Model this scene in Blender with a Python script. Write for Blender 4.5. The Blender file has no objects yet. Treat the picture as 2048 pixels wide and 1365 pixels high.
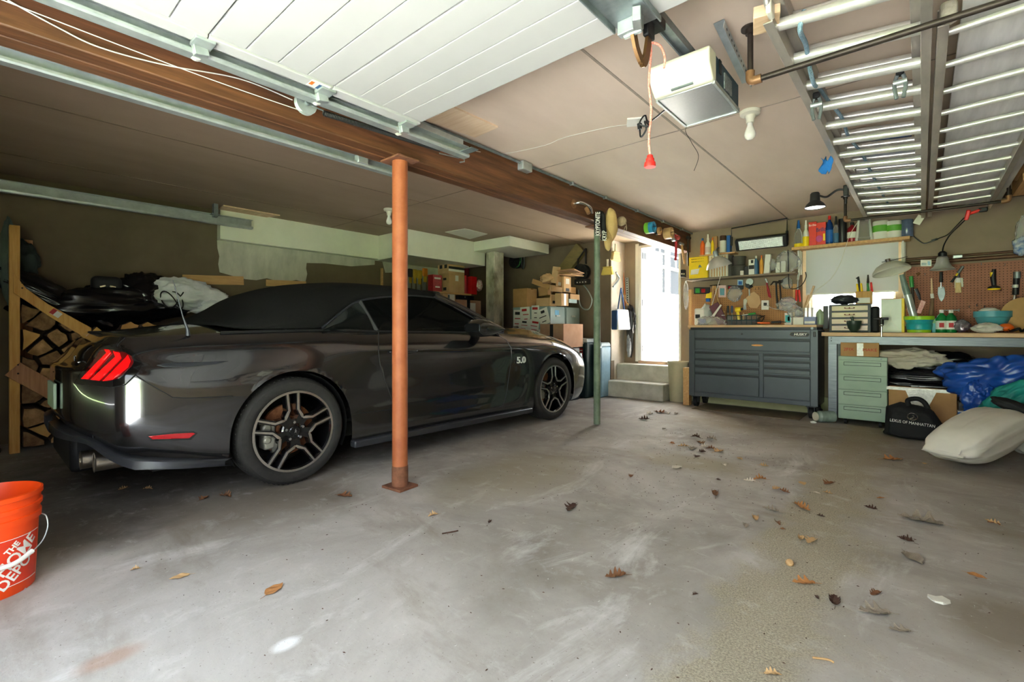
import bpy, bmesh, math, random
from mathutils import Vector, Matrix, Euler, noise
from mathutils.bvhtree import BVHTree
R = random.Random(7)
SC = bpy.context.scene
COL = SC.collection
PI = math.pi
# ---------------------------------------------------------------- camera geometry (2048 x 1365 frame)
FOC, HCX, HORIZ, CAMZ = 944.0, 1024.0, 658.0, 1.0
YAW = math.atan2(1843 - 1024, FOC)
SN, CS = math.sin(YAW), math.cos(YAW)
EYE = Vector((0, 0, CAMZ))
def ray(u, v):
    x = (u - HCX) / FOC
    return Vector((-SN + x * CS, CS + x * SN, -(v - HORIZ) / FOC))
def aX(u, v, X): d = ray(u, v); return EYE + d * (X / d.x)
def aY(u, v, Y): d = ray(u, v); return EYE + d * (Y / d.y)
def aZ(u, v, Z): d = ray(u, v); return EYE + d * ((Z - CAMZ) / d.z)
def mpp(u, Y): return (Y / ray(u, 600).y) / FOC      # metres per pixel at depth plane Y
# ---------------------------------------------------------------- materials
def lin(c):
    if isinstance(c, str):
        c = tuple(int(c[i:i + 2], 16) / 255 for i in (0, 2, 4))
    return tuple(((x / 12.92) if x <= .04045 else ((x + .055) / 1.055) ** 2.4) for x in c)
MATS = {}
def M(name, col=None, rough=.5, metal=0., var=.12, scale=14., bump=0., bscale=None, spec=.5, coat=0., alpha=1., trans=0., emit=0., stretch=None, col2=None, detail=4., ior=1.45, sheen=0.):
    if name in MATS: return MATS[name]
    m = bpy.data.materials.new(name); m.use_nodes = True; MATS[name] = m
    nt = m.node_tree; b = nt.nodes['Principled BSDF']
    c = lin(col)
    b.inputs['Roughness'].default_value = rough; b.inputs['Metallic'].default_value = metal
    b.inputs['Specular IOR Level'].default_value = spec; b.inputs['Coat Weight'].default_value = coat
    b.inputs['Coat Roughness'].default_value = .03
    b.inputs['Alpha'].default_value = alpha; b.inputs['Transmission Weight'].default_value = trans; b.inputs['IOR'].default_value = ior
    if sheen: b.inputs['Sheen Weight'].default_value = sheen
    if emit:
        b.inputs['Emission Color'].default_value = (*c, 1); b.inputs['Emission Strength'].default_value = emit
    tc = nt.nodes.new('ShaderNodeTexCoord'); mp = nt.nodes.new('ShaderNodeMapping')
    nt.links.new(tc.outputs['Object'], mp.inputs['Vector'])
    if stretch: mp.inputs['Scale'].default_value = stretch
    if var > 0 or col2:
        n = nt.nodes.new('ShaderNodeTexNoise'); n.inputs['Scale'].default_value = scale; n.inputs['Detail'].default_value = detail
        n.inputs['Roughness'].default_value = .62
        nt.links.new(mp.outputs[0], n.inputs['Vector'])
        r = nt.nodes.new('ShaderNodeValToRGB')
        c2 = lin(col2) if col2 else tuple(min(1, x * (1 + var)) for x in c)
        c1 = c if col2 else tuple(x * (1 - var) for x in c)
        r.color_ramp.elements[0].position = .32; r.color_ramp.elements[1].position = .7
        r.color_ramp.elements[0].color = (*c1, 1); r.color_ramp.elements[1].color = (*c2, 1)
        nt.links.new(n.outputs['Fac'], r.inputs[0]); nt.links.new(r.outputs[0], b.inputs['Base Color'])
    else:
        b.inputs['Base Color'].default_value = (*c, 1)
    if bump > 0:
        n2 = nt.nodes.new('ShaderNodeTexNoise'); n2.inputs['Scale'].default_value = bscale or scale * 3; n2.inputs['Detail'].default_value = 5
        nt.links.new(mp.outputs[0], n2.inputs['Vector'])
        bp = nt.nodes.new('ShaderNodeBump'); bp.inputs['Strength'].default_value = bump; bp.inputs['Distance'].default_value = .01
        nt.links.new(n2.outputs['Fac'], bp.inputs['Height']); nt.links.new(bp.outputs[0], b.inputs['Normal'])
    return m
def wood(name, c1, c2, axis='y', rough=.6, scale=6.):
    st = {'x': (.6, 8, 8), 'y': (8, .6, 8), 'z': (8, 8, .6)}[axis]
    return M(name, c1, rough, col2=c2, scale=scale, stretch=st, bump=.15, bscale=scale * 2)
def fab(name, c, bump=.25, rough=.9, bscale=60): return M(name, c, rough, bump=bump, bscale=bscale, spec=.25)
def gls(name, c='ffffff', rough=.02, a=.25, ior=1.45):
    """thin clear plastic or glass: see-through with a gloss"""
    if name in MATS: return MATS[name]
    m = bpy.data.materials.new(name); m.use_nodes = True; MATS[name] = m
    nt = m.node_tree; nt.nodes.clear()
    o = nt.nodes.new('ShaderNodeOutputMaterial'); t = nt.nodes.new('ShaderNodeBsdfTransparent'); g = nt.nodes.new('ShaderNodeBsdfPrincipled')
    g.inputs['Base Color'].default_value = (*lin(c), 1); g.inputs['Roughness'].default_value = rough
    t.inputs['Color'].default_value = (*lin(c), 1)
    x = nt.nodes.new('ShaderNodeMixShader'); f = nt.nodes.new('ShaderNodeFresnel'); f.inputs[0].default_value = ior
    ad = nt.nodes.new('ShaderNodeMath'); ad.operation = 'ADD'; ad.use_clamp = True; ad.inputs[1].default_value = a
    nt.links.new(f.outputs[0], ad.inputs[0]); nt.links.new(ad.outputs[0], x.inputs[0])
    nt.links.new(t.outputs[0], x.inputs[1]); nt.links.new(g.outputs[0], x.inputs[2]); nt.links.new(x.outputs[0], o.inputs[0])
    return m
# ---------------------------------------------------------------- objects
def tag(o, label=None, cat=None, group=None, kind=None):
    if label: o['label'] = label
    if cat: o['category'] = cat
    if group: o['group'] = group
    if kind: o['kind'] = kind
    return o
def thing(name, label, cat, loc=(0, 0, 0), rz=0., group=None, rot=None):
    o = bpy.data.objects.new(name, None); COL.objects.link(o); o.empty_display_size = .05
    o.location = loc; o.rotation_euler = rot or (0, 0, rz)
    return tag(o, label, cat, group)
class MB:
    """collects shapes in one bmesh and links them as ONE mesh object"""
    def __init__(s): s.bm = bmesh.new()
    def add(s, verts, faces, T=None):
        vs = [s.bm.verts.new(T @ Vector(v) if T else v) for v in verts]
        for f in faces:
            try: s.bm.faces.new([vs[i] for i in f])
            except ValueError: pass
        return s
    def box(s, c, d, rot=None, taper=None):
        x, y, z = d[0] / 2, d[1] / 2, d[2] / 2
        tx, ty = taper or (1, 1)
        v = [(-x, -y, -z), (x, -y, -z), (x, y, -z), (-x, y, -z), (-x * tx, -y * ty, z), (x * tx, -y * ty, z), (x * tx, y * ty, z), (-x * tx, y * ty, z)]
        T = Matrix.Translation(c)
        if rot is not None: T = T @ (rot.to_4x4() if isinstance(rot, Matrix) else Euler(rot).to_matrix().to_4x4())
        return s.add(v, [(3, 2, 1, 0), (4, 5, 6, 7), (0, 1, 5, 4), (1, 2, 6, 5), (2, 3, 7, 6), (3, 0, 4, 7)], T)
    def mm(s, a, b):
        a, b = Vector(a), Vector(b)
        return s.box((a + b) / 2, [abs(x) for x in (b - a)])
    def bar(s, p, q, w, h, up=(0, 0, 1)):
        """a square-edged bar from p to q"""
        p, q = Vector(p), Vector(q); d = q - p; L = d.length; d.normalize(); up = Vector(up)
        if abs(d.dot(up)) > .98: up = Vector((1, 0, 0))
        x = d.cross(up).normalized(); z = x.cross(d)
        m = Matrix((x, d, z)).transposed()
        return s.box((p + q) / 2, (w, L, h), m)
    def tube(s, pts, r, n=8, cap=True, closed=False):
        pts = [Vector(p) for p in pts]; rs = r if isinstance(r, (list, tuple)) else [r] * len(pts)
        rings = []; N = len(pts); prev = None
        for i, p in enumerate(pts):
            a = pts[(i - 1) % N] if (i or closed) else p; b = pts[(i + 1) % N] if (i < N - 1 or closed) else p
            d = (b - a)
            d = d.normalized() if d.length > 1e-9 else Vector((0, 0, 1))
            if prev is None:
                up = Vector((0, 0, 1)) if abs(d.z) < .9 else Vector((1, 0, 0))
                x = d.cross(up).normalized()
            else:
                x = prev - d * prev.dot(d)
                x = x.normalized() if x.length > 1e-6 else d.orthogonal().normalized()
            prev = x; y = d.cross(x)
            rings.append([s.bm.verts.new(p + (x * math.cos(2 * PI * k / n) + y * math.sin(2 * PI * k / n)) * rs[i]) for k in range(n)])
        for i in range(N if closed else N - 1):
            A, B = rings[i], rings[(i + 1) % N]
            for k in range(n):
                s.bm.faces.new((A[k], A[(k + 1) % n], B[(k + 1) % n], B[k]))
        if cap and not closed:
            s.bm.faces.new(rings[0][::-1]); s.bm.faces.new(rings[-1])
        return s
    def cyl(s, p, q, r, r2=None, n=20): return s.tube([p, q], [r, r if r2 is None else r2], n)
    def lathe(s, prof, c=(0, 0, 0), n=24, rot=None, sweep=2 * PI, cap=True):
        """prof: (radius, height) from bottom to top, turned about z at c"""
        T = Matrix.Translation(c)
        if rot is not None: T = T @ (rot.to_4x4() if isinstance(rot, Matrix) else Euler(rot).to_matrix().to_4x4())
        full = sweep > 6.28; rings = []
        for r, h in prof:
            if r < 1e-6: rings.append([s.bm.verts.new(T @ Vector((0, 0, h)))])
            else: rings.append([s.bm.verts.new(T @ Vector((r * math.cos(sweep * k / n), r * math.sin(sweep * k / n), h))) for k in range(n if full else n + 1)])
        for A, B in zip(rings, rings[1:]):
            m = max(len(A), len(B))
            for k in range(m if full else m - 1):
                f = []
                for q in ((A, k), (A, k + 1), (B, k + 1), (B, k)):
                    x = q[0][q[1] % len(q[0])] if len(q[0]) > 1 else q[0][0]
                    if x not in f: f.append(x)
                if len(f) > 2:
                    try: s.bm.faces.new(f)
                    except ValueError: pass
        if cap and full:
            if len(rings[0]) > 2: s.bm.faces.new(rings[0][::-1])
            if len(rings[-1]) > 2: s.bm.faces.new(rings[-1])
        return s
    def prism(s, poly, d, T=None):
        """poly (x, z) extruded along y by d, centred"""
        n = len(poly); T = T or Matrix()
        v = [(x, -d / 2, z) for x, z in poly] + [(x, d / 2, z) for x, z in poly]
        f = [tuple(range(n)), tuple(range(2 * n - 1, n - 1, -1))] + [(i + n, (i + 1) % n + n, (i + 1) % n, i) for i in range(n)]
        return s.add(v, f, T)
    def loft(s, a, b):
        """solid between two loops of equal length"""
        n = len(a)
        return s.add(list(a) + list(b), [tuple(range(n - 1, -1, -1)), tuple(range(n, 2 * n))] + [(i, (i + 1) % n, (i + 1) % n + n, i + n) for i in range(n)])
    def sph(s, c, r, n=16, m=10):
        r = (r, r, r) if not isinstance(r, (tuple, list)) else r
        st = len(s.bm.verts)
        rings = []
        for i in range(m + 1):
            t = PI * i / m
            if i in (0, m): rings.append([s.bm.verts.new((c[0], c[1], c[2] - r[2] * math.cos(t)))])
            else: rings.append([s.bm.verts.new((c[0] + r[0] * math.sin(t) * math.cos(2 * PI * k / n), c[1] + r[1] * math.sin(t) * math.sin(2 * PI * k / n), c[2] - r[2] * math.cos(t))) for k in range(n)])
        for A, B in zip(rings, rings[1:]):
            for k in range(n):
                f = []
                for q in ((A, k), (A, k + 1), (B, k + 1), (B, k)):
                    x = q[0][q[1] % len(q[0])] if len(q[0]) > 1 else q[0][0]
                    if x not in f: f.append(x)
                s.bm.faces.new(f)
        return s
    def grid(s, P, closed_u=False):
        """P[i][j] points"""
        V = [[s.bm.verts.new(p) for p in row] for row in P]
        for i in range(len(V) - 1):
            for j in range(len(V[0]) - 1):
                s.bm.faces.new((V[i][j], V[i][j + 1], V[i + 1][j + 1], V[i + 1][j]))
        return V
    def build(s, name, mat, parent=None, bevel=0., seg=2, smooth=True, ang=38, solid=0., sub=0, world=True, keep=False, disp=None, recalc=True):
        bm = s.bm
        if recalc: bmesh.ops.recalc_face_normals(bm, faces=bm.faces)
        if disp:
            amp, fr = disp
            for v in bm.verts:
                n = noise.noise_vector(v.co * fr)
                v.co += n * amp
        loc = Vector((0, 0, 0))
        if parent is None and not keep and len(bm.verts):
            xs = [v.co for v in bm.verts]
            lo = Vector([min(c[i] for c in xs) for i in range(3)]); hi = Vector([max(c[i] for c in xs) for i in range(3)])
            loc = Vector(((lo.x + hi.x) / 2, (lo.y + hi.y) / 2, lo.z))
            for v in bm.verts: v.co -= loc
        me = bpy.data.meshes.new(name); bm.to_mesh(me); bm.free()
        for mm_ in (mat if isinstance(mat, (list, tuple)) else [mat]): me.materials.append(mm_)
        if smooth:
            me.polygons.foreach_set('use_smooth', [True] * len(me.polygons))
            if ang < 180: me.set_sharp_from_angle(angle=math.radians(ang))
        o = bpy.data.objects.new(name, me); COL.objects.link(o); o.location = loc
        if parent:
            o.parent = parent
            if world and parent.type == 'EMPTY': o.matrix_parent_inverse = parent.matrix_basis.inverted()
        if solid:
            q = o.modifiers.new('s', 'SOLIDIFY'); q.thickness = solid; q.offset = 0
        if bevel:
            q = o.modifiers.new('b', 'BEVEL'); q.width = bevel; q.segments = seg; q.limit_method = 'ANGLE'; q.angle_limit = math.radians(40); q.harden_normals = False
        if sub:
            q = o.modifiers.new('u', 'SUBSURF'); q.levels = q.render_levels = sub
        return o
def struct(name, mb, mat, **k):
    return tag(mb.build(name, mat, keep=True, **k), kind='structure')
def single(name, mb, mat, label, cat, group=None, **k):
    return tag(mb.build(name, mat, **k), label, cat, group)
def dup(root, loc=None, rz=None, label=None, group=None, rot=None):
    r = root.copy(); COL.objects.link(r)
    if loc is not None: r.location = loc
    if rz is not None: r.rotation_euler = (0, 0, rz)
    if rot is not None: r.rotation_euler = rot
    if label: r['label'] = label
    if group: r['group'] = group
    for ch in list(root.children):
        c = ch.copy(); COL.objects.link(c); c.parent = r
        for g in ch.children:
            d = g.copy(); COL.objects.link(d); d.parent = c
    return r
def text(s, size, T, mat, parent, name='lettering', extr=.0006, bend=None, align='CENTER', sx=1., shear=0., bold=0., world=True):
    """letters in the xz plane facing -y before T; bend wraps them on a cylinder of that radius"""
    cu = bpy.data.curves.new('t', 'FONT'); cu.body = s; cu.size = size; cu.align_x = align; cu.align_y = 'CENTER'; cu.extrude = extr; cu.shear = shear; cu.offset = bold; cu.resolution_u = 3
    ob = bpy.data.objects.new('t', cu); COL.objects.link(ob)
    dg = bpy.context.evaluated_depsgraph_get(); dg.update()
    me = bpy.data.meshes.new_from_object(ob.evaluated_get(dg)); bpy.data.objects.remove(ob); bpy.data.curves.remove(cu)
    bm = bmesh.new(); bm.from_mesh(me); bpy.data.meshes.remove(me)
    if bend: bmesh.ops.subdivide_edges(bm, edges=[e for e in bm.edges if abs(e.verts[0].co.x - e.verts[1].co.x) > size * .1], cuts=2)
    for v in bm.verts:
        x, y, z = v.co.x * sx, -v.co.z, v.co.y
        if callable(bend): v.co = bend(x, y, z)
        else: v.co = (x, y, z)
        if not callable(bend): v.co = T @ v.co
    mb = MB(); mb.bm = bm
    return mb.build(name, mat, parent, smooth=False, world=world)
def pill(pts, c, seg=6): pass
def pchip(xs, ys, x):
    """monotone cubic through (xs, ys)"""
    n = len(xs)
    if x <= xs[0]: return ys[0]
    if x >= xs[-1]: return ys[-1]
    h = [xs[i + 1] - xs[i] for i in range(n - 1)]; d = [(ys[i + 1] - ys[i]) / h[i] for i in range(n - 1)]
    i = max(k for k in range(n - 1) if xs[k] <= x)
    def tan(k):
        if k == 0: return d[0]
        if k == n - 1: return d[-1]
        if d[k - 1] * d[k] <= 0: return 0
        w1, w2 = 2 * h[k] + h[k - 1], h[k] + 2 * h[k - 1]
        return (w1 + w2) / (w1 / d[k - 1] + w2 / d[k])
    t = (x - xs[i]) / h[i]; a, b = tan(i), tan(i + 1)
    return ys[i] * (2 * t**3 - 3 * t**2 + 1) + h[i] * a * (t**3 - 2 * t**2 + t) + ys[i + 1] * (3 * t**2 - 2 * t**3) + h[i] * b * (t**3 - t**2)
def smooth_line(pts, n):
    """centripetal-ish Catmull-Rom through pts, n samples per span"""
    pts = [Vector(p) for p in pts]; out = []
    for i in range(len(pts) - 1):
        p0 = pts[max(0, i - 1)]; p1 = pts[i]; p2 = pts[i + 1]; p3 = pts[min(len(pts) - 1, i + 2)]
        for k in range(n):
            t = k / n
            out.append(.5 * ((2 * p1) + (p2 - p0) * t + (2 * p0 - 5 * p1 + 4 * p2 - p3) * t * t + (3 * p1 - p0 - 3 * p2 + p3) * t**3))
    out.append(pts[-1]); return out
# ================================================================ camera, world, light
cd = bpy.data.cameras.new('camera'); cam = bpy.data.objects.new('camera', cd); COL.objects.link(cam)
cd.sensor_width = 36; cd.lens = 36 * FOC / 2048; cd.shift_y = -(682.5 - HORIZ) / 2048; cd.clip_start = .02
cam.location = EYE; cam.rotation_euler = (PI / 2, 0, YAW); SC.camera = cam
w = bpy.data.worlds.new('world'); SC.world = w; w.use_nodes = True
bg = w.node_tree.nodes['Background']
tcw = w.node_tree.nodes.new('ShaderNodeTexCoord'); sx = w.node_tree.nodes.new('ShaderNodeSeparateXYZ'); rw = w.node_tree.nodes.new('ShaderNodeValToRGB')
w.node_tree.links.new(tcw.outputs['Generated'], sx.inputs[0]); w.node_tree.links.new(sx.outputs['Z'], rw.inputs[0]); w.node_tree.links.new(rw.outputs[0], bg.inputs[0])
rw.color_ramp.elements[0].color = (.95, .98, 1, 1); rw.color_ramp.elements[1].color = (.66, .81, 1, 1); rw.color_ramp.elements[1].position = .8
bg.inputs[1].default_value = SKY = 3.9
SC.view_settings.view_transform = 'Standard'; SC.view_settings.look = 'None'; SC.view_settings.gamma = 1; SC.view_settings.use_curve_mapping = False
SC.view_settings.exposure = 1.02
SC.cycles.max_bounces = 14; SC.cycles.diffuse_bounces = 8; SC.cycles.glossy_bounces = 5; SC.cycles.transparent_max_bounces = 12; SC.cycles.transmission_bounces = 6
SC.cycles.use_denoising = True; SC.cycles.sample_clamp_indirect = 8; SC.cycles.caustics_reflective = False; SC.cycles.caustics_refractive = False
def portal(n, loc, rot, sx_, sy_):
    l = bpy.data.lights.new(n, 'AREA'); l.shape = 'RECTANGLE'; l.size = sx_; l.size_y = sy_; l.cycles.is_portal = True
    o = bpy.data.objects.new(n, l); COL.objects.link(o); o.location = loc; o.rotation_euler = rot; return o
sun = bpy.data.lights.new('sun', 'SUN'); sun.energy = 100; sun.angle = .05; sun.color = (1, 1, .97)
so = bpy.data.objects.new('sun', sun); COL.objects.link(so); so.rotation_euler = (math.radians(-8), math.radians(46), 0)
# ================================================================ room
CZ, LX, RX, FY = 2.34, -6.0, 1.05, -.42       # ceiling, side walls, front wall
BY, BLY, DY = 6.6, 6.33, 6.75                  # back walls: work side, car side, door
DX0, DX1 = -3.27, -2.62                       # door opening
CXW = aY(1222, 600, BLY).x                    # corner where the car side back wall ends
BMX0, BMX1 = -2.62, -2.43                     # wooden beam
BMZ = 2.065
OX0, OX1, OZ = -2.12, .62, 2.06               # open garage doorway
# --- materials
def concrete_floor():
    m = bpy.data.materials.new('concrete_floor'); m.use_nodes = True; nt = m.node_tree; b = nt.nodes['Principled BSDF']; L = nt.links.new
    tc = nt.nodes.new('ShaderNodeTexCoord'); P = tc.outputs['Object']
    def nz(sc, det=5, rough=.6, st=None, dist=0):
        n = nt.nodes.new('ShaderNodeTexNoise'); n.inputs['Scale'].default_value = sc; n.inputs['Detail'].default_value = det; n.inputs['Roughness'].default_value = rough; n.inputs['Distortion'].default_value = dist
        if st:
            mp = nt.nodes.new('ShaderNodeMapping'); mp.inputs['Scale'].default_value = st; L(P, mp.inputs[0]); L(mp.outputs[0], n.inputs['Vector'])
        else: L(P, n.inputs['Vector'])
        return n.outputs['Fac']
    def ramp(f, a, b_, c1, c2):
        r = nt.nodes.new('ShaderNodeValToRGB'); r.color_ramp.elements[0].position = a; r.color_ramp.elements[1].position = b_
        r.color_ramp.elements[0].color = (*lin(c1), 1); r.color_ramp.elements[1].color = (*lin(c2), 1); L(f, r.inputs[0]); return r.outputs[0]
    def mask(f, a, b_):
        r = nt.nodes.new('ShaderNodeMapRange'); r.inputs[1].default_value = a; r.inputs[2].default_value = b_; L(f, r.inputs[0]); return r.outputs[0]
    def math_(op, a, b_):
        n = nt.nodes.new('ShaderNodeMath'); n.operation = op; n.use_clamp = True
        for i, x in enumerate((a, b_)):
            if isinstance(x, (int, float)): n.inputs[i].default_value = x
            else: L(x, n.inputs[i])
        return n.outputs[0]
    def mix(f, c1, c2, bt='MIX'):
        n = nt.nodes.new('ShaderNodeMix'); n.data_type = 'RGBA'; n.blend_type = bt; n.clamp_factor = True
        for k, x in ((0, f), (6, c1), (7, c2)):
            if isinstance(x, (int, float)): n.inputs[k].default_value = x
            elif isinstance(x, tuple): n.inputs[k].default_value = (*x, 1)
            else: L(x, n.inputs[k])
        return n.outputs[2]
    def blob(x, y, rx, ry, soft=.55, wob=.35):
        """mask for stains and painted shade: a wobbly ellipse round (x, y)"""
        mp = nt.nodes.new('ShaderNodeMapping'); mp.vector_type = 'POINT'; mp.inputs['Location'].default_value = (-x / rx, -y / ry, 0); mp.inputs['Scale'].default_value = (1 / rx, 1 / ry, 0)
        L(P, mp.inputs[0]); ln = nt.nodes.new('ShaderNodeVectorMath'); ln.operation = 'LENGTH'; L(mp.outputs[0], ln.inputs[0])
        a = nt.nodes.new('ShaderNodeMath'); a.operation = 'MULTIPLY_ADD'; L(wob_n, a.inputs[0]); a.inputs[1].default_value = wob * 2; L(ln.outputs['Value'], a.inputs[2])
        return mask(a.outputs[0], 1 + wob, 1 + wob - soft)
    wob_n = nz(3.2, 6, .65, dist=.4)
    base = ramp(nz(.9, 8, .62, dist=.5), .33, .68, (.49, .465, .43), (.73, .71, .685))
    base = mix(mask(nz(2.4, 7, .7, (1, .35, 1), .6), .55, .72), base, lin((.79, .78, .765)))
    base = mix(mask(nz(1.7, 6, .66, (.5, 1.4, 1), .3), .56, .74), base, lin((.53, .495, .445)))
    # aggregate strip worn bare, greener and coarser, along the work side
    sxyz = nt.nodes.new('ShaderNodeSeparateXYZ'); L(P, sxyz.inputs[0])
    xw = nt.nodes.new('ShaderNodeMath'); xw.operation = 'MULTIPLY_ADD'; L(wob_n, xw.inputs[0]); xw.inputs[1].default_value = .55; L(sxyz.outputs[0], xw.inputs[2])
    stm = math_('MULTIPLY', mask(xw.outputs[0], -.34, -.24), mask(xw.outputs[0], .12, -.02))
    agg = ramp(nz(150, 3, .8), .38, .62, '6e6552', 'b7ad92')
    base = mix(math_('MULTIPLY', stm, .75), base, agg)
    for (x, y, rx, ry, c, f) in [(-1.3, 3.55, .55, .3, '8a8066', .8), (.2, 2.3, .2, .3, '6f6350', .7), (-.2, 4.7, 1.1, .7, '7d7264', .35), (.45, 3.4, .4, .5, '77705f', .4), (-4.35, 1.5, 1.62, 2.3, '443d36', .88), (-4.6, 5, 1.6, 1.2, '6b6258', .7),  # darkest ellipses, car side: old stain and door-pier shadow painted together
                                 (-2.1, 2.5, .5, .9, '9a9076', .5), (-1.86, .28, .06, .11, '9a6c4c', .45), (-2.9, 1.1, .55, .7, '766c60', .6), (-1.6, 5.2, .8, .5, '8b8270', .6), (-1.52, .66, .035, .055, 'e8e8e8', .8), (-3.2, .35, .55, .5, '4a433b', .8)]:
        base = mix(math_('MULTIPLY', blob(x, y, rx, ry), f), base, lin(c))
    base = mix(math_('MULTIPLY', mask(nz(7, 8, .75, (1, .7, 1), .8), .5, .66), .22), base, lin((.56, .53, .49)))
    base = mix(math_('MULTIPLY', mask(nz(9, 7, .7, (.7, 1, 1), .5), .56, .7), .25), base, lin((.85, .845, .835)))
    base = mix(mask(nz(85, 3, .75), .63, .72), base, lin('6d6458'))
    base = mix(mask(nz(60, 3, .8, (1, .6, 1)), .68, .76), base, lin('e2e0dc'))
    L(base, b.inputs['Base Color']); b.inputs['Roughness'].default_value = .72; b.inputs['Specular IOR Level'].default_value = .35
    bp = nt.nodes.new('ShaderNodeBump'); bp.inputs['Strength'].default_value = .12; bp.inputs['Distance'].default_value = .01; L(nz(60, 6, .7), bp.inputs['Height']); L(bp.outputs[0], b.inputs['Normal'])
    return m
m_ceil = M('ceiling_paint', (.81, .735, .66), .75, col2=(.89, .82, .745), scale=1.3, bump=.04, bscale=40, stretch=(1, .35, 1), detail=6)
m_ceil_dark = M('ceiling_seam', (.62, .565, .505), .8, var=.15)
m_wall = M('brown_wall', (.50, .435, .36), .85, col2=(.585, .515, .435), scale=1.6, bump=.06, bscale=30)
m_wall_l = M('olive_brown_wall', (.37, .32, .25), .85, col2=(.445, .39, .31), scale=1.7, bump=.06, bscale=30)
m_white = M('white_paint', 'e9e8da', .6, var=.05, scale=3)
m_primer = M('primer_patch', 'a9a69a', .85, col2='c6c3b5', scale=7, stretch=(1, 1, .4))
m_plast = M('pale_plaster', 'b5aca0', .8, col2='cbc3b8', scale=4, bump=.1)
m_conc = M('step_concrete', (.68, .67, .62), .85, col2=(.81, .80, .755), scale=6, bump=.25, bscale=50)
m_block = M('green_block', 'a4a27a', .8, col2='b9b78c', scale=5, bump=.15)
m_beam = wood('dark_beam', '452a18', '744a2e', 'y', .55, 4)
m_pole_conc = M('stained_concrete', '6a6654', .75, col2='d3cfbe', scale=6, bump=.3, bscale=14, stretch=(1, 1, .5))
m_tan = wood('tan_board', 'b98c58', 'd3a973', 'y', .6)
m_pale = wood('pale_board', 'cfae86', 'e2c7a2', 'x', .6)
m_olive = M('olive_plank', '6f6140', .7, col2='857449', scale=6, stretch=(1, 3, 3))
m_grnd = M('driveway_ground', (.66, .66, .655), .9, scale=3); m_lawn = M('lawn', '6f8a50', .95, col2='98ad70', scale=5)
# --- floor, ceiling, walls
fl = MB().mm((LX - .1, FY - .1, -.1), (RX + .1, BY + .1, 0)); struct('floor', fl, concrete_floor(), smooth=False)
struct('ceiling', MB().mm(((BMX0 + BMX1) / 2, FY - .2, CZ), (RX + .1, DY + .2, CZ + .1)), m_ceil, smooth=False)
m_ceil_l = M('shaded_ceiling_paint', (.56, .485, .395), .75, col2=(.645, .565, .475), scale=1.3, bump=.04, bscale=40, stretch=(1, .35, 1), detail=6)  # same ceiling paint, the car bay's dimness put into a darker colour
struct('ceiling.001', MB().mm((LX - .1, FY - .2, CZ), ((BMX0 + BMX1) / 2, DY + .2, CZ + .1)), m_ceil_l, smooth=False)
for i, (a, b) in enumerate([((LX, 3.14, CZ - .002), (BMX0, 3.15, CZ)), ((BMX1, 3.14, CZ - .002), (RX, 3.15, CZ)), ((-1.235, FY, CZ - .003), (-1.222, BY, CZ)), ((-3.995, FY, CZ - .003), (-3.98, BLY, CZ)), ((-5.29, FY, CZ - .003), (-5.275, 6.3, CZ)), ((.0, FY, CZ - .003), (.012, BY, CZ))]):
    struct('trim_%d' % (i + 1), MB().mm(a, b), m_ceil_dark if a[0] > -2.6 else M('shaded_ceiling_seam', (.47, .405, .325), .8), smooth=False)  # car bay seams carry the same painted-in shade
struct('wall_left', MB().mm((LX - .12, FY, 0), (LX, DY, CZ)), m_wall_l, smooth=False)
struct('wall_right', MB().mm((RX, FY, 0), (RX + .12, BY + .1, CZ)), m_wall, smooth=False)
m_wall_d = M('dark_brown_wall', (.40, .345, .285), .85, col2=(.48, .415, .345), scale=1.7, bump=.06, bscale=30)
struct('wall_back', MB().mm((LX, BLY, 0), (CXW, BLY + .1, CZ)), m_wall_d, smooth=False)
# work side back wall with its window hole
WX0, WX1, WZ0, WZ1 = aY(1606, 600, BY).x, aY(1808, 600, BY).x, 1.06, 1.98
wb = MB()
wb.mm((-2.5, BY, 0), (WX0, BY + .12, CZ)).mm((WX1, BY, 0), (RX, BY + .12, CZ)).mm((WX0, BY, 0), (WX1, BY + .12, WZ0)).mm((WX0, BY, WZ1), (WX1, BY + .12, CZ))
struct('wall_back.001', wb, m_wall, smooth=False)
struct('trim_8', MB().mm((-2.5, BY - .05, 0), (RX, BY - .001, .2)), m_block, smooth=False)
# door wall and its returns
wd = MB().mm((CXW - .1, DY, 0), (DX0, DY + .12, CZ)).mm((DX1, DY, 0), (-2.38, DY + .12, CZ)).mm((DX0, DY, 2.27), (DX1, DY + .12, CZ)).mm((DX0, DY, 0), (DX1, DY + .12, .5))
struct('wall_back.002', wd, m_wall, smooth=False)
struct('wall_back.003', MB().mm((CXW - .1, BLY + .1, 0), (CXW, DY, CZ)).mm((CXW - .004, BLY + .001, .52), (CXW + .004, DY, CZ)), m_plast, smooth=False)
struct('wall_back.004', MB().mm((-2.5, BY + .1, 0), (-2.4, DY, CZ)), m_wall, smooth=False)
# front wall: header, jambs, closed car side door behind the car
fw = MB().mm((LX, FY - .15, 0), (-5.72, FY, CZ)).mm((-2.85, FY - .15, 0), (OX0, FY, CZ)).mm((OX1, FY - .15, 0), (RX, FY, CZ)).mm((-5.72, FY - .15, OZ), (-2.85, FY, CZ)).mm((OX0, FY - .15, OZ), (OX1, FY, CZ))
struct('wall_front', fw, m_wall, smooth=False)
dl = MB()
for k in range(4): dl.mm((-5.72, FY - .1, k * .515), (-2.85, FY - .06, k * .515 + .505))
struct('door_1', dl, m_white, smooth=False)
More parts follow.
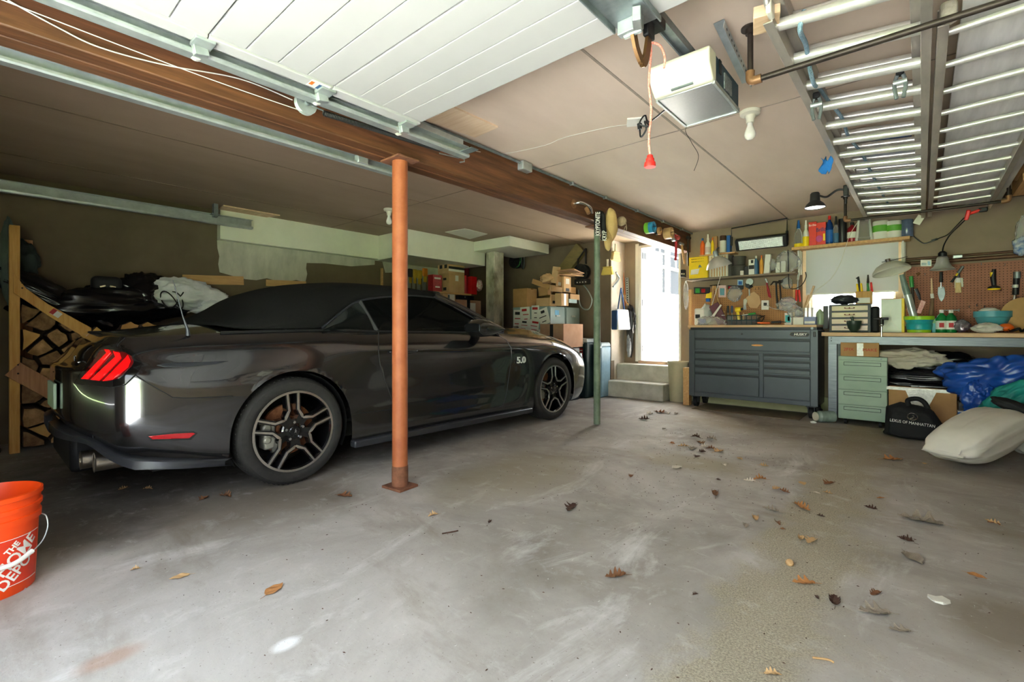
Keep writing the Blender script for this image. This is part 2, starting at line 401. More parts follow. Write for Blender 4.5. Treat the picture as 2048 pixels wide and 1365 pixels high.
# steps up to the yard door
st = MB().mm((-3.72, 6.2, 0), (-2.66, 6.62, .235)); struct('concrete_step', st, m_conc, bevel=.015)
st = MB().mm((CXW, 6.5, .0), (-2.56, DY, .47)); struct('concrete_step.001', st, m_conc, bevel=.015)
struct('trim_9', MB().mm((DX0, DY - .04, .47), (DX1, DY + .12, .515)), wood('sill_wood', 'a08068', 'c0a088', 'x'), bevel=.004)
# white soffits, dropped slab, concrete column, stair underside
sf = MB().mm((LX, 1.84, 2.0), (LX + .1, 3.9, CZ)); struct('ceiling_soffit', sf, m_white, bevel=.006)
sf = MB().mm((LX, 3.87, 1.99), (-5.2, 5.35, CZ)); struct('ceiling_soffit.001', sf, m_white, bevel=.006)
struct('ceiling_soffit.002', MB().mm((-5.2, 5.1, 2.19), (-4.47, 6.05, CZ)), m_white, bevel=.008)
struct('concrete_column', MB().mm((-5.12, 5.28, 0), (-4.94, 5.5, CZ - .15)), m_pole_conc, bevel=.01)
# irregular primed patch on the wall under the soffit
pp = []; rr = random.Random(3)
top = [(1.84, 2.0), (3.9, 2.0)]
pts = [(1.84, 2.0)] + [(1.84 + rr.uniform(-.03, .03) + .02, 2.0 - .36 * k / 4) for k in range(1, 5)] + [(1.9 + .95 * k / 8, 1.60 + rr.uniform(-.02, .02)) for k in range(1, 9)] + [(2.86 + rr.uniform(-.02, .02), 1.64 + .07 * k) for k in range(1, 4)] + [(3.1, 1.87), (3.5, 1.85 + .02), (3.87, 1.93), (3.87, 2.0)]
struct('trim_10', MB().loft([Vector((LX - .001, y, z)) for y, z in pts], [Vector((LX + .004, y, z)) for y, z in pts]), m_primer, smooth=False)
pts2 = [(4.0, 1.99)] + [(4.05 + .3 * k, 1.86 + rr.uniform(-.04, .03)) for k in range(5)] + [(5.28, 1.99)]
struct('trim_11', MB().loft([Vector((LX - .001, y, z)) for y, z in pts2], [Vector((LX + .004, y, z)) for y, z in pts2]), m_primer, smooth=False)
# olive sloped underside of the stairs on the back wall
ss = MB(); a = aY(1008, 600, 6.25); b = aY(1085, 495, 6.25)
ss.bar((-5.0, 6.24, 1.22), (-3.98, 6.24, 2.26), .1, .2); struct('trim_12', ss, m_olive, bevel=.004)
# wooden beam and conduit
bmm = MB(); n = 40
for i in range(2):
    bmm.mm((BMX0 + i * .097, FY, BMZ), (BMX0 + i * .097 + .093, BY + .0, CZ))
struct('support_beam', bmm, m_beam, bevel=.006, disp=None)
# tan and white patches on the ceilings
def zpatch(pxs, z, th, name, mat):
    a = [aZ(u, v, z) for u, v in pxs]
    return struct(name, MB().loft([p - Vector((0, 0, th)) for p in a], a), mat, smooth=False)
zpatch([(852, 238), (908, 212), (996, 252), (950, 272)], CZ, .012, 'trim_13', wood('pale_patch', 'e0c4a0', 'ecd6b8', 'x', .7))
zpatch([(890, 464), (930, 457), (975, 468), (940, 478)], CZ, .006, 'trim_14', m_white)
zpatch([(438, 417), (447, 410), (560, 430), (528, 434)], CZ, .012, 'trim_15', m_pale)
# ================================================================ outside
struct('ground_outside', MB().mm((-5, -7, -.12), (3.5, FY - .1, -.02)), m_grnd, smooth=False)
gl = MB().mm((-40, -60, -.14), (40, -7, -.03)).mm((-40, -7, -.14), (-5, 2, -.03)).mm((3.5, -7, -.14), (40, 30, -.03)); struct('lawn', gl, m_lawn, smooth=False)
struct('path_outside', MB().mm((-7, DY + .12, .3), (6, 16, .48)), M('patio', 'cfcac0', .9, scale=4), smooth=False)
# white sided house wall beyond the yard door
m_side = M('white_siding', 'f2f0ea', .6, var=.02)
sd = MB()
for k in range(26):
    z = .48 + k * .13
    sd.add([(-4.32, DY + .2, z), (-4.32, 15, z), (-4.28, 15, z), (-4.28, DY + .2, z), (-4.32, DY + .2, z + .13), (-4.32, 15, z + .13), (-4.3, 15, z + .13), (-4.3, DY + .2, z + .13)], [(0, 1, 2, 3), (4, 7, 6, 5), (0, 3, 7, 4), (1, 5, 6, 2), (3, 2, 6, 7), (0, 4, 5, 1)])
struct('wall_outside', sd, m_side, smooth=False)
m_sash = M('white_sash', 'f4f4f2', .4, var=.02); m_dglass = M('dark_pane', '0d0f11', .35, var=.1, spec=.08)
def house_window(n, y0, y1):
    f = MB(); x = -4.26
    for q, (a, b) in enumerate([((y0, 1.72), (y1, 1.78)), ((y0, 2.9), (y1, 2.98)), ((y0, 1.721), (y0 + .07, 2.979)), ((y1 - .07, 1.721), (y1, 2.979)), ((y0 + .01, 2.32), (y1 - .01, 2.38))]):
        f.mm((x - .03, a[0], a[1]), (x + .02 - .003 * (q > 1) - .003 * (q > 3), b[0], b[1]))
    f.mm((x - .02, (y0 + y1) / 2 - .012, 2.36), (x + .008, (y0 + y1) / 2 + .012, 2.92)).mm((x - .02, y0 + .02, 2.62), (x + .010, y1 - .02, 2.644))
    o = struct('window_%d' % n, f, m_sash, smooth=False)
    tag(MB().mm((x - .02, y0 + .05, 1.76), (x - .01, y1 - .05, 2.93)).build('pane', m_dglass, o, smooth=False))
house_window(2, 9.42, 10.12); house_window(3, 10.22, 11.1)
for k, (x, y, h) in enumerate([(-6.5, -22, 6), (3, -26, 7), (-16, -24, 8), (10, -20, 5.5)]):
    t = thing('garden_tree', ['leafy green tree across the lawn, shortest trunk', 'leafy green tree straight out past the driveway', 'tall leafy green tree beyond the driveway edge', 'small leafy green tree on the lawn by the drive'][k], 'tree', (x, y, -.03))
    MB().cyl((x, y, -.03), (x, y, h * .55), .2, .12).build('trunk', M('bark', '5a4a3a', .9), t)
    mb = MB()
    for q in range(9): mb.sph((x + R.uniform(-1.3, 1.3), y + R.uniform(-1.2, 1.2), h * .62 + R.uniform(-.9, 1.4)), R.uniform(.9, 1.5), 12, 8)
    mb.build('crown', M('tree_leaves', '3c5a28', .9, col2='5c7d3a', scale=6), t, disp=(.25, 1.7))
portal('portal_front', ((OX0 + OX1) / 2, FY - .16, OZ / 2), (math.radians(90), 0, 0), OX1 - OX0, OZ)
portal('portal_door', ((DX0 + DX1) / 2, DY + .14, 1.4), (math.radians(-90), 0, 0), DX1 - DX0, 1.8)
# ================================================================ the car
XC = -3.965
m_paint = M('dark_grey_paint', '505053', .17, .9, var=.03, scale=300, coat=1., spec=.6)
m_pblk = M('gloss_black_plastic', '0c0c0d', .12, var=0, coat=.6)
m_blk = M('matte_black_trim', '141414', .6, var=.1)
m_sat = M('satin_dark_skirt', '33353a', .35, .3, var=.05)
m_rub = M('tyre_rubber', '1d1c1b', .78, col2='2a2826', scale=20, bump=.1, bscale=80)
m_mach = M('machined_silver', 'c9c7c2', .28, .95, var=.06, scale=60)
m_chr = M('chrome', 'd8dadc', .12, 1., var=.02)
m_top = M('soft_top_canvas', '151514', .95, var=.2, scale=60, bump=.25, bscale=220, spec=.2)
m_red = M('red_lens', 'e0090b', .12, var=0, coat=.8, emit=.55); m_redd = M('deep_red_lens', '5a0406', .12, var=0, coat=.8)
m_redm = M('red_marker_lens', 'a8141a', .15, var=.1, coat=.8)
m_tint = gls('tinted_car_glass', '2c302f', .02, .10)
m_rust = M('rusty_disc', '7a4a32', .5, .6, col2='9b6a4a', scale=30); m_cal = M('cast_caliper', '9a978c', .5, .5)
m_seat = M('seat_leather', '1b1b1c', .55, var=.1)
car = thing('convertible_car', 'dark grey convertible with black soft top parked beside the woodpile', 'car', (XC, 2.8, 0))
AN = [.56, .72, 1.0, 1.377, 1.7, 2.05, 2.7, 3.4, 3.75, 4.214, 4.6, 4.86]
HW = [[.82, .87, .93, .94, .94, .935, .925, .925, .935, .93, .88, .80], [.88, .92, .95, .955, .95, .945, .94, .94, .945, .945, .915, .85],
      [.905, .935, .955, .96, .945, .925, .915, .925, .945, .955, .925, .88], [.90, .935, .96, .968, .945, .925, .915, .925, .95, .96, .93, .885],
      [.872, .90, .925, .938, .938, .93, .925, .93, .945, .95, .925, .875], [.84, .866, .890, .906, .925, .94, .94, .94, .94, .935, .905, .85],
      [.785, .815, .84, .852, .872, .882, .885, .885, .885, .87, .84, .79], [.70, .745, .765, .775, .78, .79, .80, .80, .79, .77, .73, .68]]
ZR = [[.312, .278, .238, .20, .195, .19, .18, .17, .17, .17, .17, .165], [.40, .36, .31, .29, .28, .275, .265, .26, .26, .255, .25, .25],
      [.51, .47, .45, .45, .45, .45, .44, .43, .43, .42, .41, .40], [.75, .63, .61, .60, .60, .60, .595, .59, .585, .57, .55, .53],
      [.79, .76, .745, .745, .74, .74, .735, .73, .725, .71, .67, .62], [.83, .82, .82, .825, .825, .825, .81, .80, .795, .785, .745, .68],
      [.90, .905, .91, .92, .925, .92, .91, .895, .885, .87, .81, .735], [.955, .962, .975, .985, .99, .98, .97, .955, .94, .925, .87, .79]]
DR = [2.12, 2.12, 2.10, 2.06, 2.02, 1.985, 2.01, 2.066]; DF = [3.33, 3.345, 3.385, 3.43, 3.47, 3.49, 3.46, 3.43]
RD = [.08, .02, 0, .0, .035, .07, .11, .155]; RK = [1, 1, .92, .72, .4, .08]
RHW = [0, .30, .58, .76, .86, .905]; RY = [.345, .35, .375, .425, .485, .56]
FHW = [.885, .85, .76, .56, .29, 0]; FYY = [4.86, 4.95, 5.03, 5.12, 5.17, 5.18]; FD = [.04, 0, 0, .01, .05, .09, .15, .24]
SS = [.72, .86, 1.0, 1.18, 1.377, 1.55, 1.75, 'R', 2.3, 2.7, 3.1, 'F', 3.68, 3.95, 4.214, 4.45, 4.65]
rows = []
for r in range(8):
    row = []
    for k in range(6):
        q = HW[r][0] / .905
        row.append((RHW[k] * q, RY[k] + RD[r] * RK[k], ZR[r][0] + (.012 if r > 1 else .055 if r else .11) * (1 - k / 5)))
    for s_ in SS:
        y = DR[r] if s_ == 'R' else DF[r] if s_ == 'F' else s_
        row.append((pchip(AN, HW[r], y), y, pchip(AN, ZR[r], y)))
    for k in range(6):
        q = HW[r][-1] / .885
        row.append((FHW[k] * q, FYY[k] - FD[r] * RK[5 - k], ZR[r][-1] + .01 * k / 5))
    rows.append(row)
NC = len(rows[0]); NS, NRR = 6, 5
def dense_row(pts, n):
    xs = list(range(len(pts))); out = []
    for i in range((len(pts) - 1) * n + 1): out.append(tuple(pchip(xs, [p[c] for p in pts], i / n) for c in range(3)))
    return out
dr = [dense_row(r, NS) for r in rows]
cols = list(zip(*dr)); dc = [dense_row(c, NRR) for c in cols]        # dc[col][row]
NCD, NRD = len(dc), len(dc[0])
WH = [(1.377, .343), (4.214, .343)]; AR = .388
def inside(p): return any(abs(p[1] - y) < AR and (p[2] < z or math.hypot(p[1] - y, p[2] - z) < AR) for y, z in WH) and p[0] > .6
def snap(p):
    for y, z in WH:
        if abs(p[1] - y) < AR + .01:
            dy, dz = p[1] - y, p[2] - z
            if dz < 0: return (p[0], y + math.copysign(AR, dy), p[2])
            l = max(1e-6, math.hypot(dy, dz)); return (p[0], y + dy / l * AR, z + dz / l * AR)
    return p
V = {}                                             # vertex key -> (hw, y, z)
Q = []                                             # (keys, region)
for i in range(NCD):
    for j in range(NRD): V[('b', i, j)] = dc[i][j]
iC5, iF5 = 5 * NS, (NC - 6) * NS
iA = (6 + 2) * NS; iDR = (6 + 7) * NS; iDF = (6 + 11) * NS
ins = {k: inside(p) for k, p in V.items()}
for i in range(NCD - 1):
    for j in range(NRD - 1):
        ks = [('b', i, j), ('b', i + 1, j), ('b', i + 1, j + 1), ('b', i, j + 1)]
        if all(ins[k] for k in ks): continue
        if j < 3 * NRR and i < iA + 4: reg = 'rear_bumper'
        elif i < 4.5 * NS and 3 * NRR <= j < 6.2 * NRR: reg = 'tail_panel'
        elif i < 4.5 * NS and j >= 6.2 * NRR: reg = 'trunk_lid'
        elif iDR <= i < iDF and j >= 1 * NRR: reg = 'door'
        elif i >= iF5 - NS and j < 6 * NRR: reg = 'front_bumper'
        else: reg = 'body'
        Q.append((ks, reg))
used = {k for ks, _ in Q for k in ks}
for k in used:
    if ins[k]: V[k] = snap(V[k])
# top skin
edge0 = [dc[i][-1] for i in range(iC5 + 1)]; edge1 = [dc[NCD - 1 - i][-1] for i in range(iC5 + 1)]
CRN = ([.5, .56, 1.0, 1.3, 3.3, 3.5, 4.2, 4.6, 4.86], [.03, .03, .06, .012, .012, .055, .085, .08, .04])
for i in range(iC5, iF5 + 1):
    E = dc[i][-1]
    for t in range(iC5 + 1):
        if t == iC5: V[('t', i, t)] = ('b', i, NRD - 1); continue
        if i == iC5: V[('t', i, t)] = ('b', t, NRD - 1); continue
        if i == iF5: V[('t', i, t)] = ('b', NCD - 1 - t, NRD - 1); continue
        a = (i - iC5) / (iF5 - iC5); f0 = edge0[t][0] / edge0[-1][0]; f1 = edge1[t][0] / edge1[-1][0]; f = f0 * (1 - a) + f1 * a
        w0 = max(0, 1 - (i - iC5) / 14) ** 1.5; w1 = max(0, 1 - (iF5 - i) / 22) ** 1.5
        y = E[1] + (edge0[t][1] - edge0[-1][1]) * w0 + (edge1[t][1] - edge1[-1][1]) * w1
        z = E[2] + pchip(*CRN, y) * (1 - f ** 2.4)
        if y > 3.6: z += .018 * math.exp(-((f - .62) / .16) ** 2) * min(1, (y - 3.6) / .3) * min(1, max(0, (5.0 - y) / .4))
        V[('t', i, t)] = (E[0] * f, y, z)
def vk(k):
    x = V[k]
    while isinstance(x[0], str): k = x; x = V[k]
    return k
for i in range(iC5, iF5):
    for t in range(iC5):
        ks = [vk(('t', i, t)), vk(('t', i + 1, t)), vk(('t', i + 1, t + 1)), vk(('t', i, t + 1))]
        c = [sum(V[k][q] for k in ks) / 4 for q in range(3)]
        if 1.25 < c[1] < 3.42 and c[0] < .735: continue
        reg = 'trunk_lid' if c[1] < 1.02 and c[0] < .66 else 'hood' if c[1] > 3.55 and c[0] < .66 else 'body'
        Q.append((ks, reg))
def half(sg, reg, mb):
    mp = {}
    for ks, r in Q:
        if r != reg: continue
        for k in ks:
            if k not in mp: h, y, z = V[k]; mp[k] = mb.bm.verts.new((XC + sg * h, y, z))
        try: mb.bm.faces.new([mp[k] for k in (ks if sg > 0 else ks[::-1])])
        except ValueError: pass
ALLB = MB()
for reg, mat in [('body', m_paint), ('rear_bumper', m_paint), ('tail_panel', m_pblk), ('trunk_lid', m_paint), ('front_bumper', m_paint), ('hood', m_paint)]:
    mb = MB(); half(1, reg, mb); half(-1, reg, mb); bmesh.ops.remove_doubles(mb.bm, verts=mb.bm.verts, dist=1e-4)
    mb.build(reg if reg != 'body' else 'body_shell', mat, car, ang=60)
drs = []
for sg in (1, -1):
    mb = MB(); half(sg, 'door', mb); drs.append(mb.build('door', m_paint, car, ang=60))
for reg in ('body', 'rear_bumper', 'tail_panel', 'trunk_lid', 'front_bumper', 'hood', 'door'): half(1, reg, ALLB)
# --- greenhouse
GL = ([1.04, 1.14, 1.3, 1.63, 1.8, 1.977, 2.357, 2.6, 2.83], [.63, .71, .755, .765, .715, .675, .625, .595, .565], [1.02, 1.0, .998, 1.008, 1.115, 1.215, 1.275, 1.295, 1.302])
GC = ([1.04, 1.12, 1.25, 1.42, 1.7, 2.1, 2.5, 2.83], [1.03, 1.075, 1.155, 1.272, 1.352, 1.388, 1.388, 1.362])
def Lp(y): return pchip(GL[0], GL[1], y), pchip(GL[0], GL[2], y)
FR = [1, .985, .95, .88, .76, .6, .42, .22, 0]; ZF = [0, .2, .42, .64, .8, .9, .96, .99, 1]
def section(y, sg):
    hw, z0 = Lp(y); y0 = y; zc = pchip(*GC, y)
    if y < 1.3: hw *= 1
    return [Vector((XC + sg * hw * f, y - (.05 * (1 - f * f) if y < 1.1 else 0), z0 + (zc - z0) * q)) for f, q in zip(FR, ZF)]
ys = [1.04 + (2.85 - 1.04) * k / 48 for k in range(49)]
G = [section(y, 1) + section(y, -1)[::-1][1:] for y in ys]
mb = MB(); mb.grid(G); mb.build('soft_top', m_top, car, ang=180, solid=.012)
GB = MB(); GB.grid(G); bvg = BVHTree.FromBMesh(GB.bm)
# rear window lies in the canvas
mb = MB(); P = []
for k in range(13):
    y = 1.11 + .34 * k / 12; row = []
    for q in range(13):
        x = (q / 12 * 2 - 1) * (.56 - .1 * k / 12)
        h = bvg.ray_cast(Vector((XC + x, y, 3)), Vector((0, 0, -1)))
        row.append(h[0] + h[1] * (.012 if h[1].z > 0 else -.012))
    P.append(row)
mb.grid(P); mb.build('rear_window', M('rear_window_glass', '55574a', .12, .6, var=0, coat=1.), car, ang=180, solid=.006)  # greenish colour stands in for the bright reflection in the glass
for sg in (1, -1):
    def glass(n, ylo, yhi):
        mb = MB(); P = []
        for k in range(21):
            a = k / 20; yb = ylo[0] + (ylo[1] - ylo[0]) * a; yt = yhi[0] + (yhi[1] - yhi[0]) * a
            hb, zb = .792, pchip(AN, ZR[7], yb) - .004
            ht, zt = TOPE(yt); row = []
            for q in range(7):
                t = q / 6; row.append(Vector((XC + sg * (hb + (ht - hb) * t + .02 * math.sin(PI * t)), yb + (yt - yb) * t, zb + (zt - zb) * t)))
            P.append(row)
        mb.grid(P); return mb.build(n, m_tint, car, ang=180)
    TY = [1.63, 1.72, 1.8, 1.977, 2.357, 2.6, 2.83, 3.0, 3.15, 3.42]
    def TOPE(y): return pchip(TY, [.775, .75, .72, .68, .63, .602, .572, .635, .695, .78], y), pchip(TY, [1.003, 1.06, 1.113, 1.21, 1.268, 1.286, 1.285, 1.2, 1.12, .985], y)
    glass('quarter_window', (1.63, 2.05), (1.632, 1.975)); glass('door_window', (2.075, 3.42), (1.995, 3.42))
    tr = [Vector((XC + sg * (TOPE(1.63 + 1.79 * k / 60)[0] + .006), 1.63 + 1.79 * k / 60, TOPE(1.63 + 1.79 * k / 60)[1] + .004)) for k in range(61)]
    MB().tube(tr, .008, 6).build('window_seal', m_sat, car)
    MB().bar((XC + sg * .80, 2.062, .985), (XC + sg * .69, 1.985, 1.212), .018, .026).build('window_divider', m_blk, car)
    MB().tube([Vector((XC + sg * (pchip(AN, HW[7], y) + .004), y, pchip(AN, ZR[7], y) + .002)) for y in [1.0 + k * .05 for k in range(49)]], .009, 6).build('belt_moulding', m_blk, car)
    # windscreen pillar
    pl = smooth_line([(XC + sg * .565, 2.80, 1.318), (XC + sg * .645, 3.02, 1.222), (XC + sg * .725, 3.22, 1.118), (XC + sg * .80, 3.47, .985)], 6)
    mb = MB(); rings = []
    for p in pl: rings.append([p + Vector((sg * a * .03, b * .045, c * .028)) for a, b, c in ((1, .2, -.6), (.8, .7, .5), (-.6, 1, .7), (-1, .3, 0), (-.2, -.6, -.9))])
    for A, B in zip(rings, rings[1:]): mb.add(A + B, [(k, (k + 1) % 5, (k + 1) % 5 + 5, k + 5) for k in range(5)])
    bmesh.ops.remove_doubles(mb.bm, verts=mb.bm.verts, dist=1e-5); mb.build('windscreen_pillar', m_paint, car, ang=80)
hd = MB(); hd.tube([Vector((XC + .575 * k / 8, 2.86 + .05 * (1 - (k / 8) ** 2), 1.318 + .042 * (1 - (k / 8) ** 2))) for k in range(-8, 9)], .026, 8); hd.build('windscreen_header', m_blk, car)
P = []
for k in range(9):
    a = k / 8; row = []
    for q in range(17):
        x = (q / 8 - 1); row.append(Vector((XC + x * (.57 + .17 * a), 2.88 + .62 * a + .14 * a * (1 - x * x) + .05 * (1 - x * x), 1.315 - .325 * a + .03 * (1 - x * x))))
    P.append(row)
mb = MB(); mb.grid(P); mb.build('windscreen', m_tint, car, ang=180)
MB().mm((XC - .72, 3.42, .955), (XC + .72, 3.62, .985)).build('cowl', m_blk, car, bevel=.01)
# --- interior
it = MB().mm((XC - .74, 1.2, .3), (XC + .74, 3.5, .42)).mm((XC - .72, 3.1, .5), (XC + .72, 3.5, .93)).mm((XC - .73, 1.15, .42), (XC + .73, 1.3, .95))
it.build('cabin_tub', m_seat, car, bevel=.03)
for sg in (1, -1):
    sb = MB().box((XC + sg * .37, 2.45, .52), (.5, .5, .18)).box((XC + sg * .37, 2.1, .84), (.5, .14, .62), (-.2, 0, 0)).box((XC + sg * .37, 2.01, 1.17), (.25, .1, .17), (-.15, 0, 0))
    sb.build('front_seat', m_seat, car, bevel=.05, seg=3)
MB().tube([(XC - .37 + .18 * math.cos(a), 2.95 + .05 * math.sin(a), .93 + .16 * math.sin(a)) for a in [2 * PI * k / 24 for k in range(24)]], .014, 8, closed=True).build('steering_wheel', m_seat, car)
# --- surface details found by casting onto the skin
bvb = BVHTree.FromBMesh(ALLB.bm); ALLB.bm.free()
bva = bvb
def onbody(u, v):
    h = bvb.ray_cast(EYE, ray(u, v).normalized()); return h[0], (h[1] if h[1] is None or h[1].dot(ray(u, v)) < 0 else -h[1])
def skin(poly, off=.003, th=.004, cell=2.0, hub=None):
    """a thin plate following the body inside the outline poly"""
    bm = bmesh.new(); vs = [bm.verts.new((u, v, 0)) for u, v in poly]; bm.faces.new(vs)
    us = [p[0] for p in poly]; vv = [p[1] for p in poly]
    for ax, lo, hi in ((0, min(us), max(us)), (1, min(vv), max(vv))):
        x = lo + cell
        while x < hi:
            co = Vector((x, 0, 0)) if ax == 0 else Vector((0, x, 0)); no = Vector((1, 0, 0)) if ax == 0 else Vector((0, 1, 0))
            bmesh.ops.bisect_plane(bm, geom=bm.verts[:] + bm.edges[:] + bm.faces[:], plane_co=co, plane_no=no); x += cell
    mb = MB(); bad = []
    for v in bm.verts:
        p, n = onbody(v.co.x, v.co.y)
        if p is None: bad.append(v); continue
        if hub: n = (p - Vector((hub[0], hub[1], p.z))).normalized()
        v.co = p + n * off; v.normal = n
    bmesh.ops.delete(bm, geom=bad, context='VERTS')
    mb.bm.free(); mb.bm = bm
    bmesh.ops.recalc_face_normals(bm, faces=bm.faces)
    return mb
def seam(pts, r=.0035, mat=None, name='panel_gap', n=8):
    out = []
    for a, b in zip(pts, pts[1:]):
        for k in range(n): out.append((a[0] + (b[0] - a[0]) * k / n, a[1] + (b[1] - a[1]) * k / n))
    out.append(pts[-1]); P = [onbody(u, v) for u, v in out]
    P = [p + nn * .0005 for p, nn in P if p is not None]
    return MB().tube(P, r, 6).build(name, mat or m_blk, car)
seam([(757, 664), (757, 705), (760, 730), (772, 768), (787, 806), (800, 830)]); seam([(990, 667), (1013, 681), (1022, 697), (1023, 715), (1014, 780), (1010, 798), (1006, 811), (998, 815)], .003, m_sat)
seam([(268, 749), (300, 769), (345, 795), (380, 797), (466, 793)], .003)
seam([(250, 676), (238, 688), (234, 696)], .003); seam([(705, 829), (800, 817)], .003); seam([(1063, 803), (1010, 815)], .0025)
HB = (XC + .5, .95)
tp = [(167, 758), (182, 760), (218, 763), (241, 757), (267, 733), (271, 724), (267, 713), (254, 705), (223, 699), (209, 697)]
skin([(150, 768), (222, 775), (250, 770), (276, 746), (285, 728), (281, 716), (262, 699), (225, 692), (205, 690), (190, 705)], .004, hub=HB).build('lamp_surround', m_pblk, car, solid=.006, ang=180)
lamp = skin(tp, .011, hub=HB).build('tail_lamp', m_redd, car, solid=.006, ang=180)
for a, b, c, d, e, f in [((172, 757), (184, 758), (229, 706), (226, 700), (217, 699), (221, 706)), ((190, 759), (206, 761), (249, 716), (246, 706), (234, 703), (238, 714)), ((213, 762), (232, 759), (262, 734), (267, 722), (262, 710), (252, 722))]:
    skin([a, b, c, d, e, f], .019, cell=2, hub=HB).build('lamp_bar', m_red, lamp, solid=.006, ang=180)
seam([(160, 768), (222, 775), (251, 770), (277, 746)], .003, m_sat, 'lamp_trim')
mk = skin([(297, 873), (305, 879), (378, 877), (390, 868), (386, 866), (345, 868)], .006).build('side_marker', m_redm, car, solid=.005, ang=180)
skin([(294, 871), (302, 882), (382, 880), (395, 867), (386, 863), (345, 865)], .003).build('marker_surround', m_blk, car, solid=.004, ang=180)
skin([(313, 731), (330, 727), (400, 725), (440, 723), (457, 723), (430, 729), (380, 734), (330, 735)], .003).build('fender_scoop', m_sat, car, solid=.004, ang=180)
# door handle, mirror, antenna, badge
p, n = onbody(806, 703)
hb = MB().sph((0, 0, 0), 1, 20, 12)
for v in hb.bm.verts: v.co = Vector((p.x + .012 + v.co.x * .02, p.y + v.co.y * .135, p.z + v.co.z * .022))
hb.build('door_handle', m_paint, drs[0], ang=180)
for sg in (1, -1):
    P = []
    for k in range(9):
        a = k / 8; y = 2.86 + .30 * a; w_ = [.5, .95, 1, .98, .93, .83, .68, .45, .12][k]; row = []
        for q in range(20):
            t = 2 * PI * q / 20; cx, cz = math.copysign(abs(math.cos(t)) ** .7, math.cos(t)), math.copysign(abs(math.sin(t)) ** .7, math.sin(t))
            row.append(Vector((XC + sg * (1.03 + .115 * cx * (1 if k else .9)), y, 1.008 + .078 * cz * w_ - .012 * a)))
        P.append(row)
    mb = MB(); mb.bm.faces.new([mb.bm.verts.new(p_ + Vector((0, .01, 0))) for p_ in P[0]])
    for A, B in zip(P, P[1:]): mb.add(A + B, [(q, (q + 1) % 20, (q + 1) % 20 + 20, q + 20) for q in range(20)])
    bmesh.ops.remove_doubles(mb.bm, verts=mb.bm.verts, dist=1e-5)
    mr = mb.build('door_mirror', m_paint, car, ang=60)
    MB().box((XC + sg * 1.03, 2.864, 1.006), (.17, .006, .075)).build('mirror_glass', M('mirror_dark', '4a4d50', .06, .9, var=0), mr, bevel=.002)
    MB().bar((XC + sg * .80, 3.12, .965), (XC + sg * .98, 3.05, .955), .1, .03).build('mirror_arm', m_blk, mr, bevel=.01)
p, n = onbody(376, 672)
top_ = aX(346, 560, p.x - .02)
MB().tube([p, p + Vector((0, -.002, .035)), p + (top_ - p) * .35, top_], [.013, .009, .004, .0025], 8).build('antenna', m_sat, car)
p, n = onbody(1041, 721)
text('5.0', .088, Matrix.Translation(p + Vector((.010, 0, 0))) @ Matrix.Rotation(PI / 2, 4, 'Z'), M('bright_badge', 'e4e4e2', .45, .3, var=.02), car, 'badge', .004, bold=.002, sx=1.3)
# side skirts, lower rear valance, exhaust, plate, parking sensor
for sg in (1, -1):
    mb = MB(); mb.prism([(-1.0, -.022), (1.0, -.04), (1.0, .012), (-1.0, .03)], .07, Matrix.Translation((XC + sg * .945, 2.77, .185)) @ Matrix.Rotation(PI / 2, 4, 'Z'))
    mb.build('side_skirt', m_sat, car, bevel=.012)
    for k, (y, z) in enumerate(WH):
        mb = MB(); A = [];
        for r_, h_ in ((AR + .012, 0.0), (AR - .01, -.06), (AR + .0, -.42)):
            A.append([Vector((XC + sg * ((.955 if k == 0 else .945) + h_), y + r_ * math.cos(PI * (q / 24 * 1.28 - .14)), z + r_ * math.sin(PI * (q / 24 * 1.28 - .14)))) for q in range(25)])
        mb.grid(A[1:]); mb.add([*A[2], Vector((XC + sg * .53, y, z))], [(q, q + 1, 25) for q in range(24)])
        mb.build('wheel_well', m_blk, car, ang=60)
vl = MB(); vp = []
for hw, y, z0, z1 in [(0, .33, .375, .44), (.3, .335, .385, .44), (.5, .355, .397, .435), (.58, .372, .40, .433), (.64, .395, .399, .431), (.70, .415, .394, .424), (.74, .435, .378, .408), (.78, .46, .35, .38), (.82, .49, .318, .352), (.86, .53, .288, .333), (.90, .575, .266, .318), (.945, .75, .24, .283), (.96, .97, .213, .245)]: vp.append((hw, y, z0, z1))
for sg in (1, -1):
    A = []
    for hw, y, z0, z1 in vp: A.append([Vector((XC + sg * hw, y + .03, z0)), Vector((XC + sg * (hw + .012), y - .012, z0 + .01)), Vector((XC + sg * (hw + .012), y - .012, z1)), Vector((XC + sg * hw, y + .03, z1 + .01))])
    vl.grid(A)
bmesh.ops.remove_doubles(vl.bm, verts=vl.bm.verts, dist=1e-4); vl.build('rear_valance', m_sat, car, ang=50, solid=.006)
MB().mm((XC - .40, .37, .19), (XC + .40, .5, .40)).mm((XC - .8, .62, .25), (XC + .8, .68, .42)).build('diffuser', m_blk, car, bevel=.03)
m_ex = M('brushed_exhaust', 'b5aea2', .3, 1., var=.15, scale=30)
for sg in (1, -1):
    for d in (.545, .66):
        mb = MB(); mb.lathe([(.036, -.2), (.048, -.2), (.048, .0), (.052, .004), (.044, .004), (.04, -.0), (.04, -.15), (0, -.15)], (XC + sg * d, .40 + (d - .545) * .35, .292), 24, (PI / 2, 0, 0), cap=False)
        mb.build('exhaust_tip', m_ex, car)
MB().mm((XC - .155, .325, .53), (XC + .155, .34, .68)).build('number_plate', M('plate_green', '9fb5a0', .4), car, bevel=.004)
MB().mm((XC - .6, .7, .17), (XC + .6, 4.95, .32)).mm((XC - .64, 2.0, .17), (XC + .64, 3.6, .33)).build('underbody', m_blk, car)
